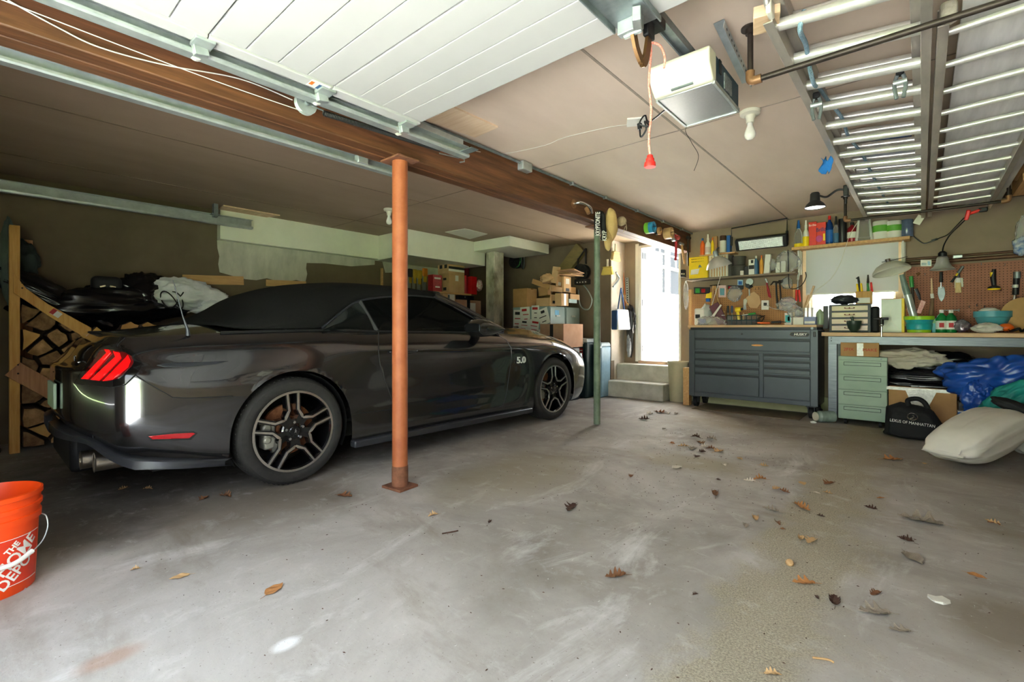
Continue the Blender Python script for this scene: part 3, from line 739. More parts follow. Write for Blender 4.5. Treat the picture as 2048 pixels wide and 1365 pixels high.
p, n = onbody(187, 874); MB().cyl(p - Vector((0, .004, 0)), p + Vector((0, -.001, 0)), .009).build('parking_sensor', m_sat, car)
text('GT', .05, Matrix.Translation((XC + .36, .395, .83)), m_chr, car, 'badge', .002)
for sg in (1, -1):
    P = [(XC + sg * .5, 5.02, .68), (XC + sg * .82, 4.87, .70), (XC + sg * .84, 4.84, .64), (XC + sg * .5, 5.05, .60)]
    MB().loft([Vector(q) + Vector((0, .07, 0)) for q in P], [Vector(q) - Vector((0, .05, 0)) for q in P]).build('headlamp', M('headlamp_lens', 'cfd4d6', .08, var=.1, coat=1.), car, bevel=.01)
MB().tube([(XC + .95 * math.sin(a), 4.2 + .98 * math.cos(a), .155) for a in [PI * (k / 24 - .5) * .6 for k in range(25)]], .018, 6).build('front_splitter', m_sat, car)
# --- wheels: axis along x, outer face towards +x
def wheel(sg, y):
    z = .343
    mb = MB(); RX_ = Euler((0, PI / 2, 0)).to_matrix()
    mb.lathe([(.236, -.215), (.243, -.1), (.236, -.04), (.236, -.012), (.244, -.002), (.2575, -.002), (.2575, -.02), (.25, -.03), (.252, -.215)], (0, 0, 0), 64, RX_, cap=False)
    w_ = mb.build('wheel', m_pblk, car, world=False, ang=30)
    MB().lathe([(.2445, -.001), (.2445, .0015), (.2585, .0015), (.2585, -.002)], (0, 0, 0), 64, RX_, cap=False).build('rim_edge', m_mach, w_, ang=30)
    pr = [(.255, -.235), (.30, -.24), (.332, -.226), (.3405, -.20), (.343, -.17), (.343, -.145), (.338, -.143), (.338, -.135), (.343, -.133), (.343, -.10), (.338, -.098), (.338, -.09), (.343, -.088), (.3425, -.05), (.339, -.026), (.331, -.008), (.318, .004), (.30, .009), (.285, .0095), (.272, .006), (.262, .0), (.257, -.006)]
    tb = MB().lathe(pr, (0, 0, 0), 72, RX_, cap=False)
    for k in range(72):
        a = 2 * PI * k / 72; c_, s_ = math.cos(a), math.sin(a)
        tb.box((-.047, c_ * .3402, s_ * .3402), (.034, .006, .009), Euler((a + .25, 0, 0)).to_matrix())
    tb.build('tyre', m_rub, w_, ang=25)
    for k in range(5):
        a0 = PI / 2 + math.radians(3) + k * 2 * PI / 5
        er, et = Vector((0, math.cos(a0), math.sin(a0))), Vector((0, -math.sin(a0), math.cos(a0)))
        for s_ in (1, -1):
            def q(r_, o_, x_): return er * r_ + et * o_ * s_ + Vector((x_, 0, 0))
            A = [(.246, .045, .024), (.14, .046, .014), (.108, .058, .015), (.07, .046, .018), (.04, .012, .0)]
            spk = MB(); f = []
            pts = [(.247, .050, .020, -.006), (.135, .046, .015, -.004), (.098, .062, .030, -.006), (.045, .040, .0, -.01)]
            for (r1, o1, i1, x1), (r2, o2, i2, x2) in zip(pts, pts[1:]):
                spk.loft([q(r1, o1, x1), q(r1, i1, x1), q(r1, i1 - .004, x1 - .045), q(r1, o1 + .004, x1 - .045)], [q(r2, o2, x2), q(r2, i2, x2), q(r2, i2 - .004, x2 - .045), q(r2, o2 + .004, x2 - .045)])
            spk.build('spoke', m_pblk, w_)
            fc = MB(); pf = [(.247, .040, .030, .0), (.135, .036, .023, .001), (.098, .058, .040, .0), (.078, .060, .050, -.003)]
            for (r1, o1, i1, x1), (r2, o2, i2, x2) in zip(pf, pf[1:]):
                fc.loft([q(r1, o1, x1), q(r1, i1, x1), q(r1, i1, x1 - .01), q(r1, o1, x1 - .01)], [q(r2, o2, x2), q(r2, i2, x2), q(r2, i2, x2 - .01), q(r2, o2, x2 - .01)])
            fc.build('spoke_face', m_mach, w_)
    MB().lathe([(.078, -.07), (.078, -.02), (.068, -.012), (.034, -.008), (.034, -.003), (.03, .001), (0, .002)], (0, 0, 0), 32, RX_, cap=False).build('hub', m_pblk, w_)
    for k in range(5):
        a = PI / 2 + math.radians(3) + k * 2 * PI / 5
        MB().cyl((-.03, .056 * math.cos(a), .056 * math.sin(a)), (-.002, .056 * math.cos(a), .056 * math.sin(a)), .0105, .009, 6).build('lug_nut', m_chr, w_)
    MB().prism([(-.011, -.012), (-.003, -.004), (.0, .013), (.005, .015), (.003, .004), (.011, .002), (.004, -.004), (.008, -.013), (0, -.007)], .002, Matrix.Translation((.003, 0, 0)) @ Matrix.Rotation(PI / 2, 4, 'Z')).build('hub_emblem', m_chr, w_)
    MB().lathe([(.05, -.13), (.165, -.13), (.165, -.105), (.09, -.105), (.09, -.075), (0, -.075)], (0, 0, 0), 40, RX_, cap=False).build('brake_disc', m_rust, w_)
    cb = MB().box((-.11, -.13, -.02), (.1, .07, .17), (0, 0, 0)).cyl((-.1, -.15, .03), (-.05, -.15, .03), .03).cyl((-.1, -.145, -.045), (-.055, -.145, -.045), .026)
    cb.build('caliper', m_cal, w_, bevel=.012)
    w_.location = Vector((XC + sg * .928, y, z)) - Vector(car.location)
    w_.rotation_euler = (0, 0, 0 if sg > 0 else PI)
for sg in (1, -1):
    for y, z in WH: wheel(sg, y)
# ================================================================ posts, doors, tracks, ladders, lamps
m_or = M('orange_primer', '98502e', .6, col2='ab633c', scale=9, bump=.08, bscale=60)
m_rusty = M('rusty_steel', '5f3c2a', .85, col2='8a5a40', scale=16, bump=.2)
m_grn = M('green_grey_paint', '5c6b58', .6, col2='7c8b78', scale=10, bump=.06)
m_galv = M('galvanised', 'b4bcbb', .36, .6, var=.14, scale=12)
m_galvd = M('galvanised_dark', '828b8d', .45, .6, var=.2, scale=18)
m_alu = M('ladder_aluminium', 'dedcd6', .32, .55, var=.1, scale=14, stretch=(1, .3, 1))
m_alud = M('worn_aluminium', 'b0a99f', .45, .5, var=.22, scale=10, stretch=(1, .25, 1))
m_iron = M('black_iron_pipe', '3a322d', .5, .6, var=.3, scale=9); m_brass = M('brown_elbow', '8a6444', .5, .4, var=.2)
m_wht = M('white_plastic', 'e9e7e0', .45, var=.03); m_crm = M('cream_plastic', 'd9d6c4', .5, var=.04)
m_black = M('black_plastic', '17171a', .45, var=.1); m_blackr = M('black_rubber', '121212', .7, var=.1)
m_bulb = M('frosted_bulb', 'f3f1ea', .2, var=.02, coat=.4); m_redp = M('red_plastic', 'd8281f', .4, var=.06)
def post(name, label, x, y, r, z1, mat, foot, sleeve=None):
    t = thing(name, label, 'post', (x, y, 0))
    MB().cyl((x, y, .012), (x, y, z1), r, n=32).build('pole', mat, t)
    MB().box((x, y, z1 + .006), (.19, .16, .012)).build('top_plate', m_rusty, t, bevel=.003)
    if foot:
        MB().box((x, y, .008), (.17, .15, .016), (0, 0, .1)).build('base_plate', m_rusty, t, bevel=.003)
        MB().lathe([(r + .003, .015), (r + .003, .12), (r + .001, .14)], (x, y, 0), 32, cap=False).build('rusted_foot', m_rusty, t)
    if sleeve: MB().cyl((x, y, .012), (x, y, sleeve), r * 1.12, n=32).build('outer_sleeve', mat, t)
    return t
post('support_post', 'orange painted steel post with rusty foot beside the car', -2.485, 1.786, .048, BMZ - .012, m_or, True)
post('support_post.001', 'slim green grey steel post past the car front', -2.545, 4.28, .031, BMZ - .012, m_grn, False, 1.32)
# --- overhead door, open, hung under the ceiling
DZ = 2.125; dX0, dX1, dY1 = -2.135, .62, 1.62
gd = thing('garage_door', 'white panelled overhead door rolled up flat under the ceiling', 'garage door', ((dX0 + dX1) / 2, .6, DZ))
for k in range(4):
    y1 = dY1 - k * .508; y0 = y1 - .504; mb = MB()
    mb.mm((dX0, y0, DZ + .006), (dX1, y1, DZ + .045))
    n = 4; h = (y1 - y0) / n
    for q in range(n): mb.box(((dX0 + dX1) / 2, y0 + (q + .5) * h, DZ + .004), (dX1 - dX0 - .16, h - .0035, .008))
    mb.mm((dX0, y0, DZ - .007), (dX0 + .07, y1, DZ + .01)).mm((dX1 - .07, y0, DZ - .007), (dX1, y1, DZ + .01))
    s_ = mb.build('door_section', M('white_steel_door', (.70, .70, .69), .5, var=.03, scale=3), gd, bevel=.003)
    if k == 1: MB().mm((dX0 + .01, y1 - .10, DZ - .009), (dX0 + .065, y1 - .012, DZ - .0065)).mm((dX0 + .066, y1 - .10, DZ - .009), (dX0 + .075, y1 - .012, DZ - .0065)).build('warning_sticker', M('sticker_white', 'ecebe6', .5, var=.03), s_); MB().mm((dX0 + .014, y1 - .06, DZ - .0098), (dX0 + .058, y1 - .018, DZ - .0085)).build('sticker_print', M('sticker_blue', '2f5f9a', .5, col2='1d2a3a', scale=200), s_); MB().mm((dX0 + .03, y1 - .098, DZ - .0098), (dX0 + .062, y1 - .082, DZ - .0085)).build('sticker_band', M('sticker_orange', 'd9762a', .5, var=.05), s_)
for sx_, x in ((-1, dX0 - .01), (1, dX1 + .01)):
    for y in (1.57, 1.10, .60, .09):
        mb = MB().box((x - sx_ * .03, y, DZ - .012), (.075, .07, .012)).box((x + sx_ * .005, y, DZ - .02), (.03, .05, .055), (.2, 0, 0)).cyl((x - .02, y, DZ - .022), (x + sx_ * .05, y, DZ - .022), .008)
        h_ = mb.build('roller_bracket', m_galv, gd, bevel=.002)
        MB().cyl((x + sx_ * .045, y, DZ - .022), (x + sx_ * .066, y, DZ - .022), .024).build('roller', m_wht, h_)
# stiffening strut, bracket plate and the curved opener arm at the middle of the door
ax_ = -.78
mb = MB(); mb.mm((ax_ - .075, 1.15, DZ - .012), (ax_ + .075, dY1 + .0, DZ - .008)).mm((ax_ - .08, 1.1, DZ - .035), (ax_ - .074, dY1 - .05, DZ - .008)).mm((ax_ + .074, 1.1, DZ - .03), (ax_ + .08, dY1, DZ - .008))
mb.build('operator_plate', m_galvd, gd, bevel=.002)
mb = MB(); mb.box((ax_ - .01, 1.56, DZ - .035), (.09, .03, .05)).cyl((ax_ - .04, 1.57, DZ - .06), (ax_ + .03, 1.57, DZ - .06), .009).box((ax_ + .03, 1.53, DZ - .04), (.03, .06, .05), (0, 0, .4)); mb.build('operator_bracket', m_galv, gd, bevel=.003)
# --- tracks
def track(label, x, y0, y1, z0, z1, s_, extra=None):
    t = thing('door_track', label, 'door track', (x, (y0 + y1) / 2, z0))
    pr = [(0, 0), (.05, 0), (.056, .008), (.056, .02), (.052, .02), (.052, .008), (.047, .004), (.004, .004), (.004, .075), (.05, .075), (.05, .08), (0, .08)]
    k = (z1 - z0) / .08
    mb = MB().prism([(p[0] * s_ , p[1] * k) for p in pr], y1 - y0, Matrix.Translation((x, (y0 + y1) / 2, z0)))
    mb.build('rail', m_galv, t, ang=30)
    return t
t1 = track('galvanised door track along the beam above the orange post, spring beside it', -2.215, FY, 2.08, 2.085, 2.155, 1)
MB().prism([(0, 0), (.04, 0), (.04, .004), (.004, .004), (.004, .06), (0, .06)], 2.5, Matrix.Translation((-2.222, .83, 2.152))).build('hanger_angle', m_galv, t1)
MB().mm((-2.2, 2.0, 2.1), (-2.06, 2.06, 2.105)).build('end_bracket', m_galvd, t1)
px_, py_ = -2.25, 1.075
pl_ = MB().lathe([(.012, -.012), (.05, -.012), (.052, -.01), (.042, -.004), (.042, .004), (.052, .01), (.05, .012), (.012, .012)], (px_ - .01, py_, 2.093), 28, (0, PI / 2, 0)).build('cable_pulley', m_galv, t1)
MB().cyl((px_ - .03, py_, 2.093), (px_ + .02, py_, 2.093), .012).build('pulley_axle', m_galvd, pl_)
mb = MB(); mb.tube([(px_ + .012 * math.cos(q * 1.05), 1.16 + q * .00135, 2.075 + q * .00006 + .012 * math.sin(q * 1.05)) for q in range(560)], .0036, 4); mb.build('extension_spring', m_blackr, t1)
MB().tube([(px_, 1.1, 2.09), (px_, 1.165, 2.087)], .004).tube([(px_, 1.91, 2.085), (px_, 2.07, 2.10), (px_ + .02, 2.10, 2.115), (px_, 2.12, 2.09), (px_, 2.08, 2.075)], .004).build('spring_hook', m_galvd, t1)
for dz in (.045, -.045): single('door_cable' if dz > 0 else 'door_cable.001', MB().tube(smooth_line([(px_, 1.07, 2.093 + dz), (px_ + .005, .55, 2.10 + dz * 1.2), (px_, FY + .02, 2.15 + dz * 1.4)], 8), .0018, 6), m_wht, ['lower thin steel cable running from the spring pulley to the door front', 'upper thin steel cable running from the spring pulley to the door front'][dz > 0], 'cable')
single('loose_wire', MB().tube(smooth_line([aX(15, 0, -2.42), aX(110, 52, -2.42), aX(200, 95, -2.42), aX(330, 130, -2.42), aX(480, 158, -2.42), aX(585, 200, -2.42)], 10), .0028, 6), m_wht, 'loose pale wire sagging across the side of the wooden beam', 'wire')
t2 = track('galvanised track under the car side edge of the wooden beam', -2.70, FY, 1.88, 2.025, 2.10, .9)
MB().box((-2.66, 1.62, 2.06), (.05, .07, .05)).build('joint_bracket', m_galv, t2, bevel=.004)
t3 = track('galvanised track on the far side of the car near the olive wall', -5.78, FY, 2.12, 2.13, 2.235, 1)
MB().mm((-5.76, 1.72, 2.2), (-5.70, 1.76, CZ)).mm((-5.77, 1.70, 2.225), (-5.70, 1.78, 2.235)).build('hanger_bracket', m_galvd, t3)
# --- opener
ox0, ox1, oy0, oy1 = -.915, -.655, 1.985, 2.41
op = thing('garage_opener', 'cream and blue garage door opener hanging from the ceiling', 'garage opener', ((ox0 + ox1) / 2, 2.2, 2.04))
mb = MB(); P = [(0, .015), (.055, 0), (.06, 0), (.06, .135), (0, .135), (-.012, .12), (-.012, .055)]
mb.prism([(oy0 + a, 2.04 + b) for a, b in [(0, .055), (.05, .0), (.09, .0), (.09, .128), (.012, .128), (0, .115)]], ox1 - ox0, Matrix.Translation(((ox0 + ox1) / 2, 0, 0)) @ Matrix.Rotation(PI / 2, 4, 'Z') @ Matrix.Scale(1, 4))
mb.build('front_cover', m_crm, op, bevel=.012, seg=3)
MB().mm((ox0 + .004, oy0 + .085, 2.046), (ox1 - .004, oy1, 2.165)).build('motor_case', M('opener_blue', '1f3f52', .45, .2, var=.08), op, bevel=.006)
MB().mm((ox0 + .012, oy0 + .07, 2.036), (ox1 - .012, oy1 - .004, 2.045)).build('light_panel', M('brushed_panel', 'aab0b4', .3, .8, col2='c4c8ca', scale=120, stretch=(1, 12, 1)), op, bevel=.003)
MB().mm((ox0, oy0 + .07, 2.032), (ox0 + .01, oy1, 2.05)).mm((ox1 - .01, oy0 + .07, 2.032), (ox1, oy1, 2.05)).mm((ox0, oy1 - .008, 2.032), (ox1, oy1, 2.05)).build('panel_rim', m_galv, op)
MB().mm((-.83, oy0 + .035, 2.045), (-.735, oy0 + .075, 2.052)).build('lamp_latch', m_galvd, op)
for k in range(5): MB().mm((ox1 - .003, oy0 + .13 + k * .006, 2.1 + .0), (ox1 + .001, oy0 + .133 + k * .006, 2.16)).build('vent_rib', m_black, op)
MB().mm((ox1 - .004, oy0 + .2, 2.06), (ox1 + .0015, oy0 + .3, 2.13)).build('rating_label', M('grey_label', '8f9598', .5, col2='4a5156', scale=90), op)
MB().mm((ax_ - .022, 1.3, 2.215), (ax_ + .022, 2.3, 2.235)).mm((ax_ - .024, 1.3, 2.2), (ax_ - .018, 2.3, 2.235)).mm((ax_ + .018, 1.3, 2.2), (ax_ + .024, 2.3, 2.235)).build('drive_rail', m_galvd, op)
tr = MB().mm((ax_ - .03, 1.62, 2.16), (ax_ + .03, 1.78, 2.2)).mm((ax_ - .012, 1.66, 2.10), (ax_ + .012, 1.72, 2.17)).build('trolley', m_black, op, bevel=.006)
arm = smooth_line([(ax_ - .005, 1.575, DZ - .06), (ax_ - .005, 1.60, 2.02), (ax_, 1.635, 1.985), (ax_, 1.665, 2.02), (ax_, 1.69, 2.105)], 6)
mb = MB()
for a, b in zip(arm, arm[1:]): mb.bar(a, b + (b - a) * .15, .032, .012, (1, 0, 0))
mb.build('curved_arm', M('bronze_arm', '6a4c2c', .4, .6, var=.1), op)
cl_ = [(ax_ + .004 * math.sin(k * 1.3), 1.70 + .003 * math.cos(k), 2.10 - .0445 * k) for k in range(11)]
cord = MB().tube(cl_, .0042, 6).tube(smooth_line([(ax_, 1.70, 2.09), (ax_ + .03, 1.72, 2.075), (ax_ + .045, 1.73, 2.03), (ax_ + .042, 1.73, 1.99)], 5), .0042, 6).build('pull_cord', M('red_white_cord', 'e8b9a8', .8, col2='d4402e', scale=160), op)
MB().lathe([(.021, 0), (.022, .006), (.02, .018), (.016, .02), (.0155, .032), (.012, .034), (.011, .044), (.006, .048), (0, .048)], (ax_, 1.70, 1.615), 20).build('cord_handle', m_redp, cord)
def perf(p, q, nm, lab, hw=.022):
    p, q = Vector(p), Vector(q); t = thing('hanger_strap', lab, 'bracket', q); d = (q - p)
    MB().bar(p, q, .045, .003).bar(p + Vector((.021, 0, -.02)), q + Vector((.021, 0, -.02)), .003, .04).build('angle', m_galv, t)
    n = int(d.length / .03)
    for k in range(1, n): MB().cyl(p + d * (k / n) + Vector((.0225, 0, -.02)), p + d * (k / n) + Vector((.0235, 0, -.02)), .006, n=8).build('slot', m_black, t)
perf((-.66, 2.12, 2.325), (-.635, 2.46, 2.19), '', 'perforated steel angle hanging the opener, ladder side')
perf((-.93, 2.30, 2.33), (-.925, 2.41, 2.17), '', 'perforated steel angle hanging the opener, beam side')
# outlet, plug and coiled cord
o = aZ(1272, 242, CZ)
t = thing('ceiling_outlet', 'square white outlet on the ceiling beside the opener', 'outlet', o)
MB().box(o - Vector((0, 0, .006)), (.115, .115, .012), (0, 0, .5)).build('cover_plate', m_wht, t, bevel=.003)
t = thing('extension_lead', 'black opener power cord coiled beside the ceiling outlet', 'cord', o + Vector((.02, .02, -.1)))
MB().cyl(o + Vector((.01, .03, -.012)), o + Vector((.012, .03, -.05)), .016, .013).build('plug', m_black, t)
MB().tube(smooth_line([o + Vector((.012, .03, -.045)), o + Vector((.02, .03, -.10)), o + Vector((.055, .03, -.06)), o + Vector((.06, .0, -.02)), o + Vector((.10, -.02, -.07)), o + Vector((.05, -.05, -.05)), o + Vector((.08, -.04, -.0)), o + Vector((.12, -.06, -.06)), (ox0 - .01, oy1 - .12, 2.12), (ox0 + .02, oy1 - .1, 2.14)], 8), .0055, 6).build('cable', m_black, t)
single('bell_wire', MB().tube(smooth_line([o + Vector((-.05, 0, -.01)), aZ(1215, 255, 2.33), aZ(1130, 275, 2.33), aZ(1085, 292, 2.328), aZ(1000, 308, 2.33), aX(940, 300, -2.41)], 8), .0018, 5), m_wht, 'thin white wire strung loosely across the ceiling to the beam', 'wire')
single('dangling_wire', MB().tube(smooth_line([(-.80, oy1 - .02, 2.05), aY(1372, 256, 2.42), aY(1383, 285, 2.42), aY(1397, 312, 2.42), aY(1388, 342, 2.42)], 8), .0014, 5), m_iron, 'thin dark wire dangling beneath the opener', 'wire')
# --- bulbs
def bulb(label, x, y):
    t = thing('ceiling_bulb', label, 'light bulb', (x, y, CZ - .17))
    MB().lathe([(.022, -.075), (.024, -.05), (.03, -.04), (.03, -.03), (.056, -.022), (.06, -.004), (.055, 0)], (x, y, CZ), 28).build('lampholder', m_crm, t)
    MB().lathe([(0, -.178), (.014, -.176), (.026, -.166), (.032, -.15), (.031, -.135), (.024, -.112), (.0165, -.092), (.0145, -.072)], (x, y, CZ), 24, cap=False).build('glass_bulb', m_bulb, t)
p = aZ(1500, 222, CZ); bulb('bare white bulb in a porcelain holder beside the opener', p.x, p.y)
p = aZ(778, 418, CZ); bulb('bare white bulb in a holder above the car roof', p.x, p.y)
# --- conduit on the beam
t = thing('conduit', 'grey steel conduit along the ceiling edge of the beam', 'conduit', (-2.405, 4, 2.32))
MB().tube([(-2.405, 1.7, CZ - .02), (-2.405, BY - .02, CZ - .02)], .011, 10).build('pipe', m_galvd, t)
for y in (3.6, 4.2, 4.9, 5.6, 6.2): MB().box((-2.405, y, CZ - .018), (.04, .02, .03)).build('strap', m_galv, t, bevel=.003)
MB().box((-2.405, 2.93, CZ - .04), (.06, .12, .07)).build('junction_box', m_galv, t, bevel=.005)
# --- ladders on iron pipes
def pipe_hanger(y, x0, x1, label, z=2.1):
    t = thing('ladder_pipe', label, 'pipe', ((x0 + x1) / 2, y, z))
    MB().tube([(x0, y, z), (x1, y, z)], .0125, 12).build('bar', m_iron, t)
    for x in (x0, x1):
        if x > RX - .2: continue
        MB().tube([(x, y, z + .02), (x, y, CZ - .006)], .0125, 12).build('drop', m_iron, t)
        MB().lathe([(.038, -.008), (.038, 0)], (x, y, CZ), 20).lathe([(.02, -.03), (.02, -.008)], (x, y, CZ), 16).build('flange', m_iron, t)
        s_ = 1 if x == x0 else -1
        MB().tube(smooth_line([(x, y, z + .045), (x, y, z + .012), (x + s_ * .012, y, z), (x + s_ * .045, y, z)], 5), .019, 12).build('elbow', m_brass, t)
pipe_hanger(2.28, -.575, RX, 'black iron pipe holding the ladders up beside the opener')
pipe_hanger(5.8, -.58, .56, 'thin iron pipe holding the ladder ends near the bench wall', 2.09)
def ladder(name, label, xl, xr, y0, y1, zl, zr, step, rr_, mat, rmat, h=.07, ph=.15, t=None):
    t = t or thing(name, label, 'ladder', ((xl + xr) / 2, y0, min(zl, zr)))
    for x, z, s_ in ((xl, zl, 1), (xr, zr, -1)):
        mb = MB().mm((x - .003, y0, z), (x + .003, y1, z + h)).mm((min(x, x + s_ * -.03), y0, z), (max(x, x + s_ * -.03), y1, z + .005)).mm((min(x, x + s_ * -.03), y0, z + h - .005), (max(x, x + s_ * -.03), y1, z + h))
        mb.build('side_rail', mat, t, bevel=.001)
    y = y0 + ph; k = 0
    while y < y1 - .05:
        MB().tube([(xl, y, zl + h * .5), (xr, y, zr + h * .5)], rr_, 12).build('rung', rmat, t); y += step; k += 1
    return t
la = ladder('extension_ladder', 'two-section aluminium extension ladder with wide rungs hung overhead', -.425, .0, 1.98, 6.30, 2.155, 2.115, .305, .023, m_alud, m_alu, ph=.10)
lb = ladder(None, None, -.395, -.03, 2.0, 6.32, 2.232, 2.195, .305, .022, m_alud, m_alu, ph=.0 + .20, t=la)
for x, z in ((-.425, 2.155), (.0, 2.115)): MB().box((x, 1.955, z + .035), (.02, .06, .055)).build('end_cap', m_crm, la, bevel=.006)
MB().tube([(-.43, 1.9, 2.25), (-.43, 1.93, 2.2), (-.43, 1.99, 2.19), (-.43, 2.02, 2.24), (-.43, 1.99, 2.29)], .012, 8).box((-.41, 1.96, 2.25), (.05, .09, .07)).build('rung_lock', M('cast_lock', 'a3a096', .5, .6), lb, bevel=.006)
single('wood_spacer', MB().box((-.455, 2.03, 2.205), (.09, .12, .045), (0, 0, .25)), m_pale, 'pale wood block wedged at the ladder end', 'wood block', bevel=.003)
lc = ladder('straight_ladder', 'aluminium ladder with thin round rungs hung overhead beneath the white board', .075, .46, 2.36, 6.30, 2.118, 2.13, .305, .0145, m_alud, m_alu, h=.065, ph=.13)
MB().box((.075, 2.36, 2.16), (.05, .05, .08)).build('rope_wrap', M('frayed_cloth', '9a9186', .95, bump=.6, var=.3), lc, bevel=.015, disp=None)
single('white_board', MB().mm((.115, 2.0, 2.2), (.56, 6.28, 2.218)), M('grey_white_board', 'c4c3c1', .75, col2='ecebe9', scale=3.2, stretch=(3.5, .35, 1)), 'long scuffed white board lying above the round rung ladder', 'board', bevel=.002)
single('olive_board', MB().mm((-.36, 4.1, 2.285), (-.05, 5.3, 2.30)), M('blue_board', '2f4e80', .7), 'blue board lying on top of the stacked ladders', 'board')
single('rolled_shade', MB().tube([(.62, 2.5, 2.30), (.62, 5.9, 2.30)], .03, 12), m_tan, 'long tan roll lying against the ceiling beside the white board', 'roll')
rp = [aY(1608, 22, 2.1), aZ(1600, 60, 2.145), aZ(1612, 90, 2.19), aZ(1618, 130, 2.17), aZ(1628, 168, 2.15), aZ(1640, 178, 2.22), aZ(1655, 200, 2.24), aZ(1683, 235, 2.22), aZ(1698, 275, 2.22), aZ(1722, 305, 2.22), aZ(1740, 340, 2.22), aZ(1760, 380, 2.22), aZ(1780, 415, 2.22)]
single('blue_rope', MB().tube(smooth_line(rp, 10), .009, 8), M('blue_rope', '6f92a6', .9, col2='9bb4c0', scale=90, bump=.8, bscale=150), 'twisted pale blue rope threaded through the ladder rungs', 'rope')
def clamp(label, u, v):
    p = aZ(u, v, 2.155); t = thing('spring_clamp', label, 'clamp', p)
    for s_ in (1, -1):
        MB().tube(smooth_line([p + Vector((s_ * .006, 0, .035)), p + Vector((s_ * .016, 0, .005)), p + Vector((s_ * .02, 0, -.03)), p + Vector((s_ * .012, .0, -.085))], 5), [.008] * 16, 8).build('jaw', m_galvd, t)
    MB().box(p + Vector((0, 0, .035)), (.03, .04, .03)).build('grip_pad', m_blackr, t, bevel=.006)
    MB().cyl(p + Vector((-.025, 0, -.01)), p + Vector((.025, 0, -.01)), .012).build('spring', m_galv, t)
clamp('metal spring clamp on a rung beside the ladder rail above the bulb', 1633, 206); clamp('metal spring clamp hanging from a rung beside the middle rail', 1800, 160)
rg = MB(); P = []
for k in range(9):
    a = k / 8; b = aZ(1652, 318, 2.13); P.append([b + Vector((-.03 + .06 * q / 6 + .012 * math.sin(a * 5 + q), .01 * math.sin(q * 1.7 + a * 4), -.09 * a + .015 * math.cos(q * 2))) for q in range(7)])
rg.grid(P); single('blue_rag', rg, fab('blue_rag', '2a6fb8'), 'small bright blue rag tucked on the ladder rail', 'rag', solid=.003, ang=180)
# desk lamp clamped to the ladder
t = thing('clamp_lamp', 'black desk lamp clamped to the overhead ladder, lit', 'lamp', aY(1628, 428, 4.6))
c0 = aZ(1692, 382, 2.14)
MB().box(c0, (.035, .05, .09)).cyl(c0 + Vector((0, 0, -.05)), c0 + Vector((0, 0, -.11)), .008).build('clamp', m_black, t, bevel=.006)
l0 = aY(1630, 398, 4.58)
MB().tube(smooth_line([c0 + Vector((0, 0, .01)), c0 + Vector((-.06, -.01, .015)), c0 + Vector((-.13, -.02, -.03)), l0 + Vector((.03, 0, .02))], 8), .009, 8).build('gooseneck', m_black, t)
MB().lathe([(.074, -.075), (.076, -.07), (.062, -.045), (.036, -.02), (.033, .04), (.026, .05), (0, .05)], l0, 28, cap=False).build('shade', m_black, t, solid=.002)
MB().lathe([(0, -.068), (.07, -.07), (.07, -.066), (0, -.062)], l0, 24).build('lamp_disc', M('lit_diffuser', 'fff6ea', .4, var=0, emit=4), t)
# second pipe/strip wood at the ceiling of the back wall
struct('trim_20', MB().bar(aY(1440, 455, BY - .02), aY(1605, 428, BY - .02), .04, .03), m_pale)
# ================================================================ woodpile, bags, shelf and cabinets on the car side
m_2x4 = wood('yellow_stud', 'c78f3e', 'dfae62', 'z', .6); m_2x4b = wood('reddish_stud', 'a3704a', 'bd8a62', 'z', .65)
m_end = M('log_end', '8a6740', .85, col2='c39a68', scale=16, bump=.5, bscale=60); m_end2 = M('log_end_brown', '6e4f33', .85, col2='a07c54', scale=16, bump=.5, bscale=60); m_end3 = M('log_end_pale', 'c9964f', .85, col2='ddb06a', scale=9, bump=.25, bscale=40)
m_bark = M('log_bark', '4a3a2c', .95, col2='6b543f', scale=14, bump=.7, bscale=30)
m_bagb = M('black_bin_liner', '0b0c10', .22, var=.1, spec=.6); m_bagw = M('white_carrier_bag', 'd9dce2', .35, col2='f0f1f4', scale=8)
m_card = M('cardboard', 'a57d50', .85, col2='b88f60', scale=5, bump=.05); m_card2 = M('pale_cardboard', 'bf9a6f', .85, col2='cfab82', scale=5); m_cardi = M('cardboard_pink', 'b0876a', .85, col2='c29b80', scale=5)
m_paper = M('white_paper', 'ecebe4', .7, var=.04); m_rprint = M('red_print', 'b8282c', .6, var=.05); m_kprint = M('black_print', '1c1c1e', .6, var=.05); m_tape = M('brown_tape', '8a6236', .25, var=.1); m_ctape = M('clear_tape', 'e2ddd0', .12, var=.1, spec=.8)
rt = thing('wood_rack', 'yellow two-by-four rack post with nailed braces at the woodpile end', 'wood rack', (-5.53, .264, 0))
a = aX(10, 455, -5.5).y; MB().mm((-5.57, .215, 0), (-5.48, .275, 1.83)).build('post', m_2x4, rt, bevel=.003)
P = [aX(26, 566, -5.475), aX(52, 590, -5.475), aX(95, 620, -5.475), aX(182, 670, -5.475)]
mb = MB(); wv = [.16, .10, .095, .12]; L_ = []
for p, w_ in zip(P, wv): L_.append((p + Vector((0, 0, w_ / 2)), p - Vector((0, 0, w_ / 2))))
for (a1, b1), (a2, b2) in zip(L_, L_[1:]):
    mb.loft([a1, b1, b1 + Vector((.028, 0, 0)), a1 + Vector((.028, 0, 0))], [a2, b2, b2 + Vector((.028, 0, 0)), a2 + Vector((.028, 0, 0))])
bmesh.ops.remove_doubles(mb.bm, verts=mb.bm.verts, dist=1e-5); br = mb.build('upper_brace', m_2x4, rt, bevel=.003)
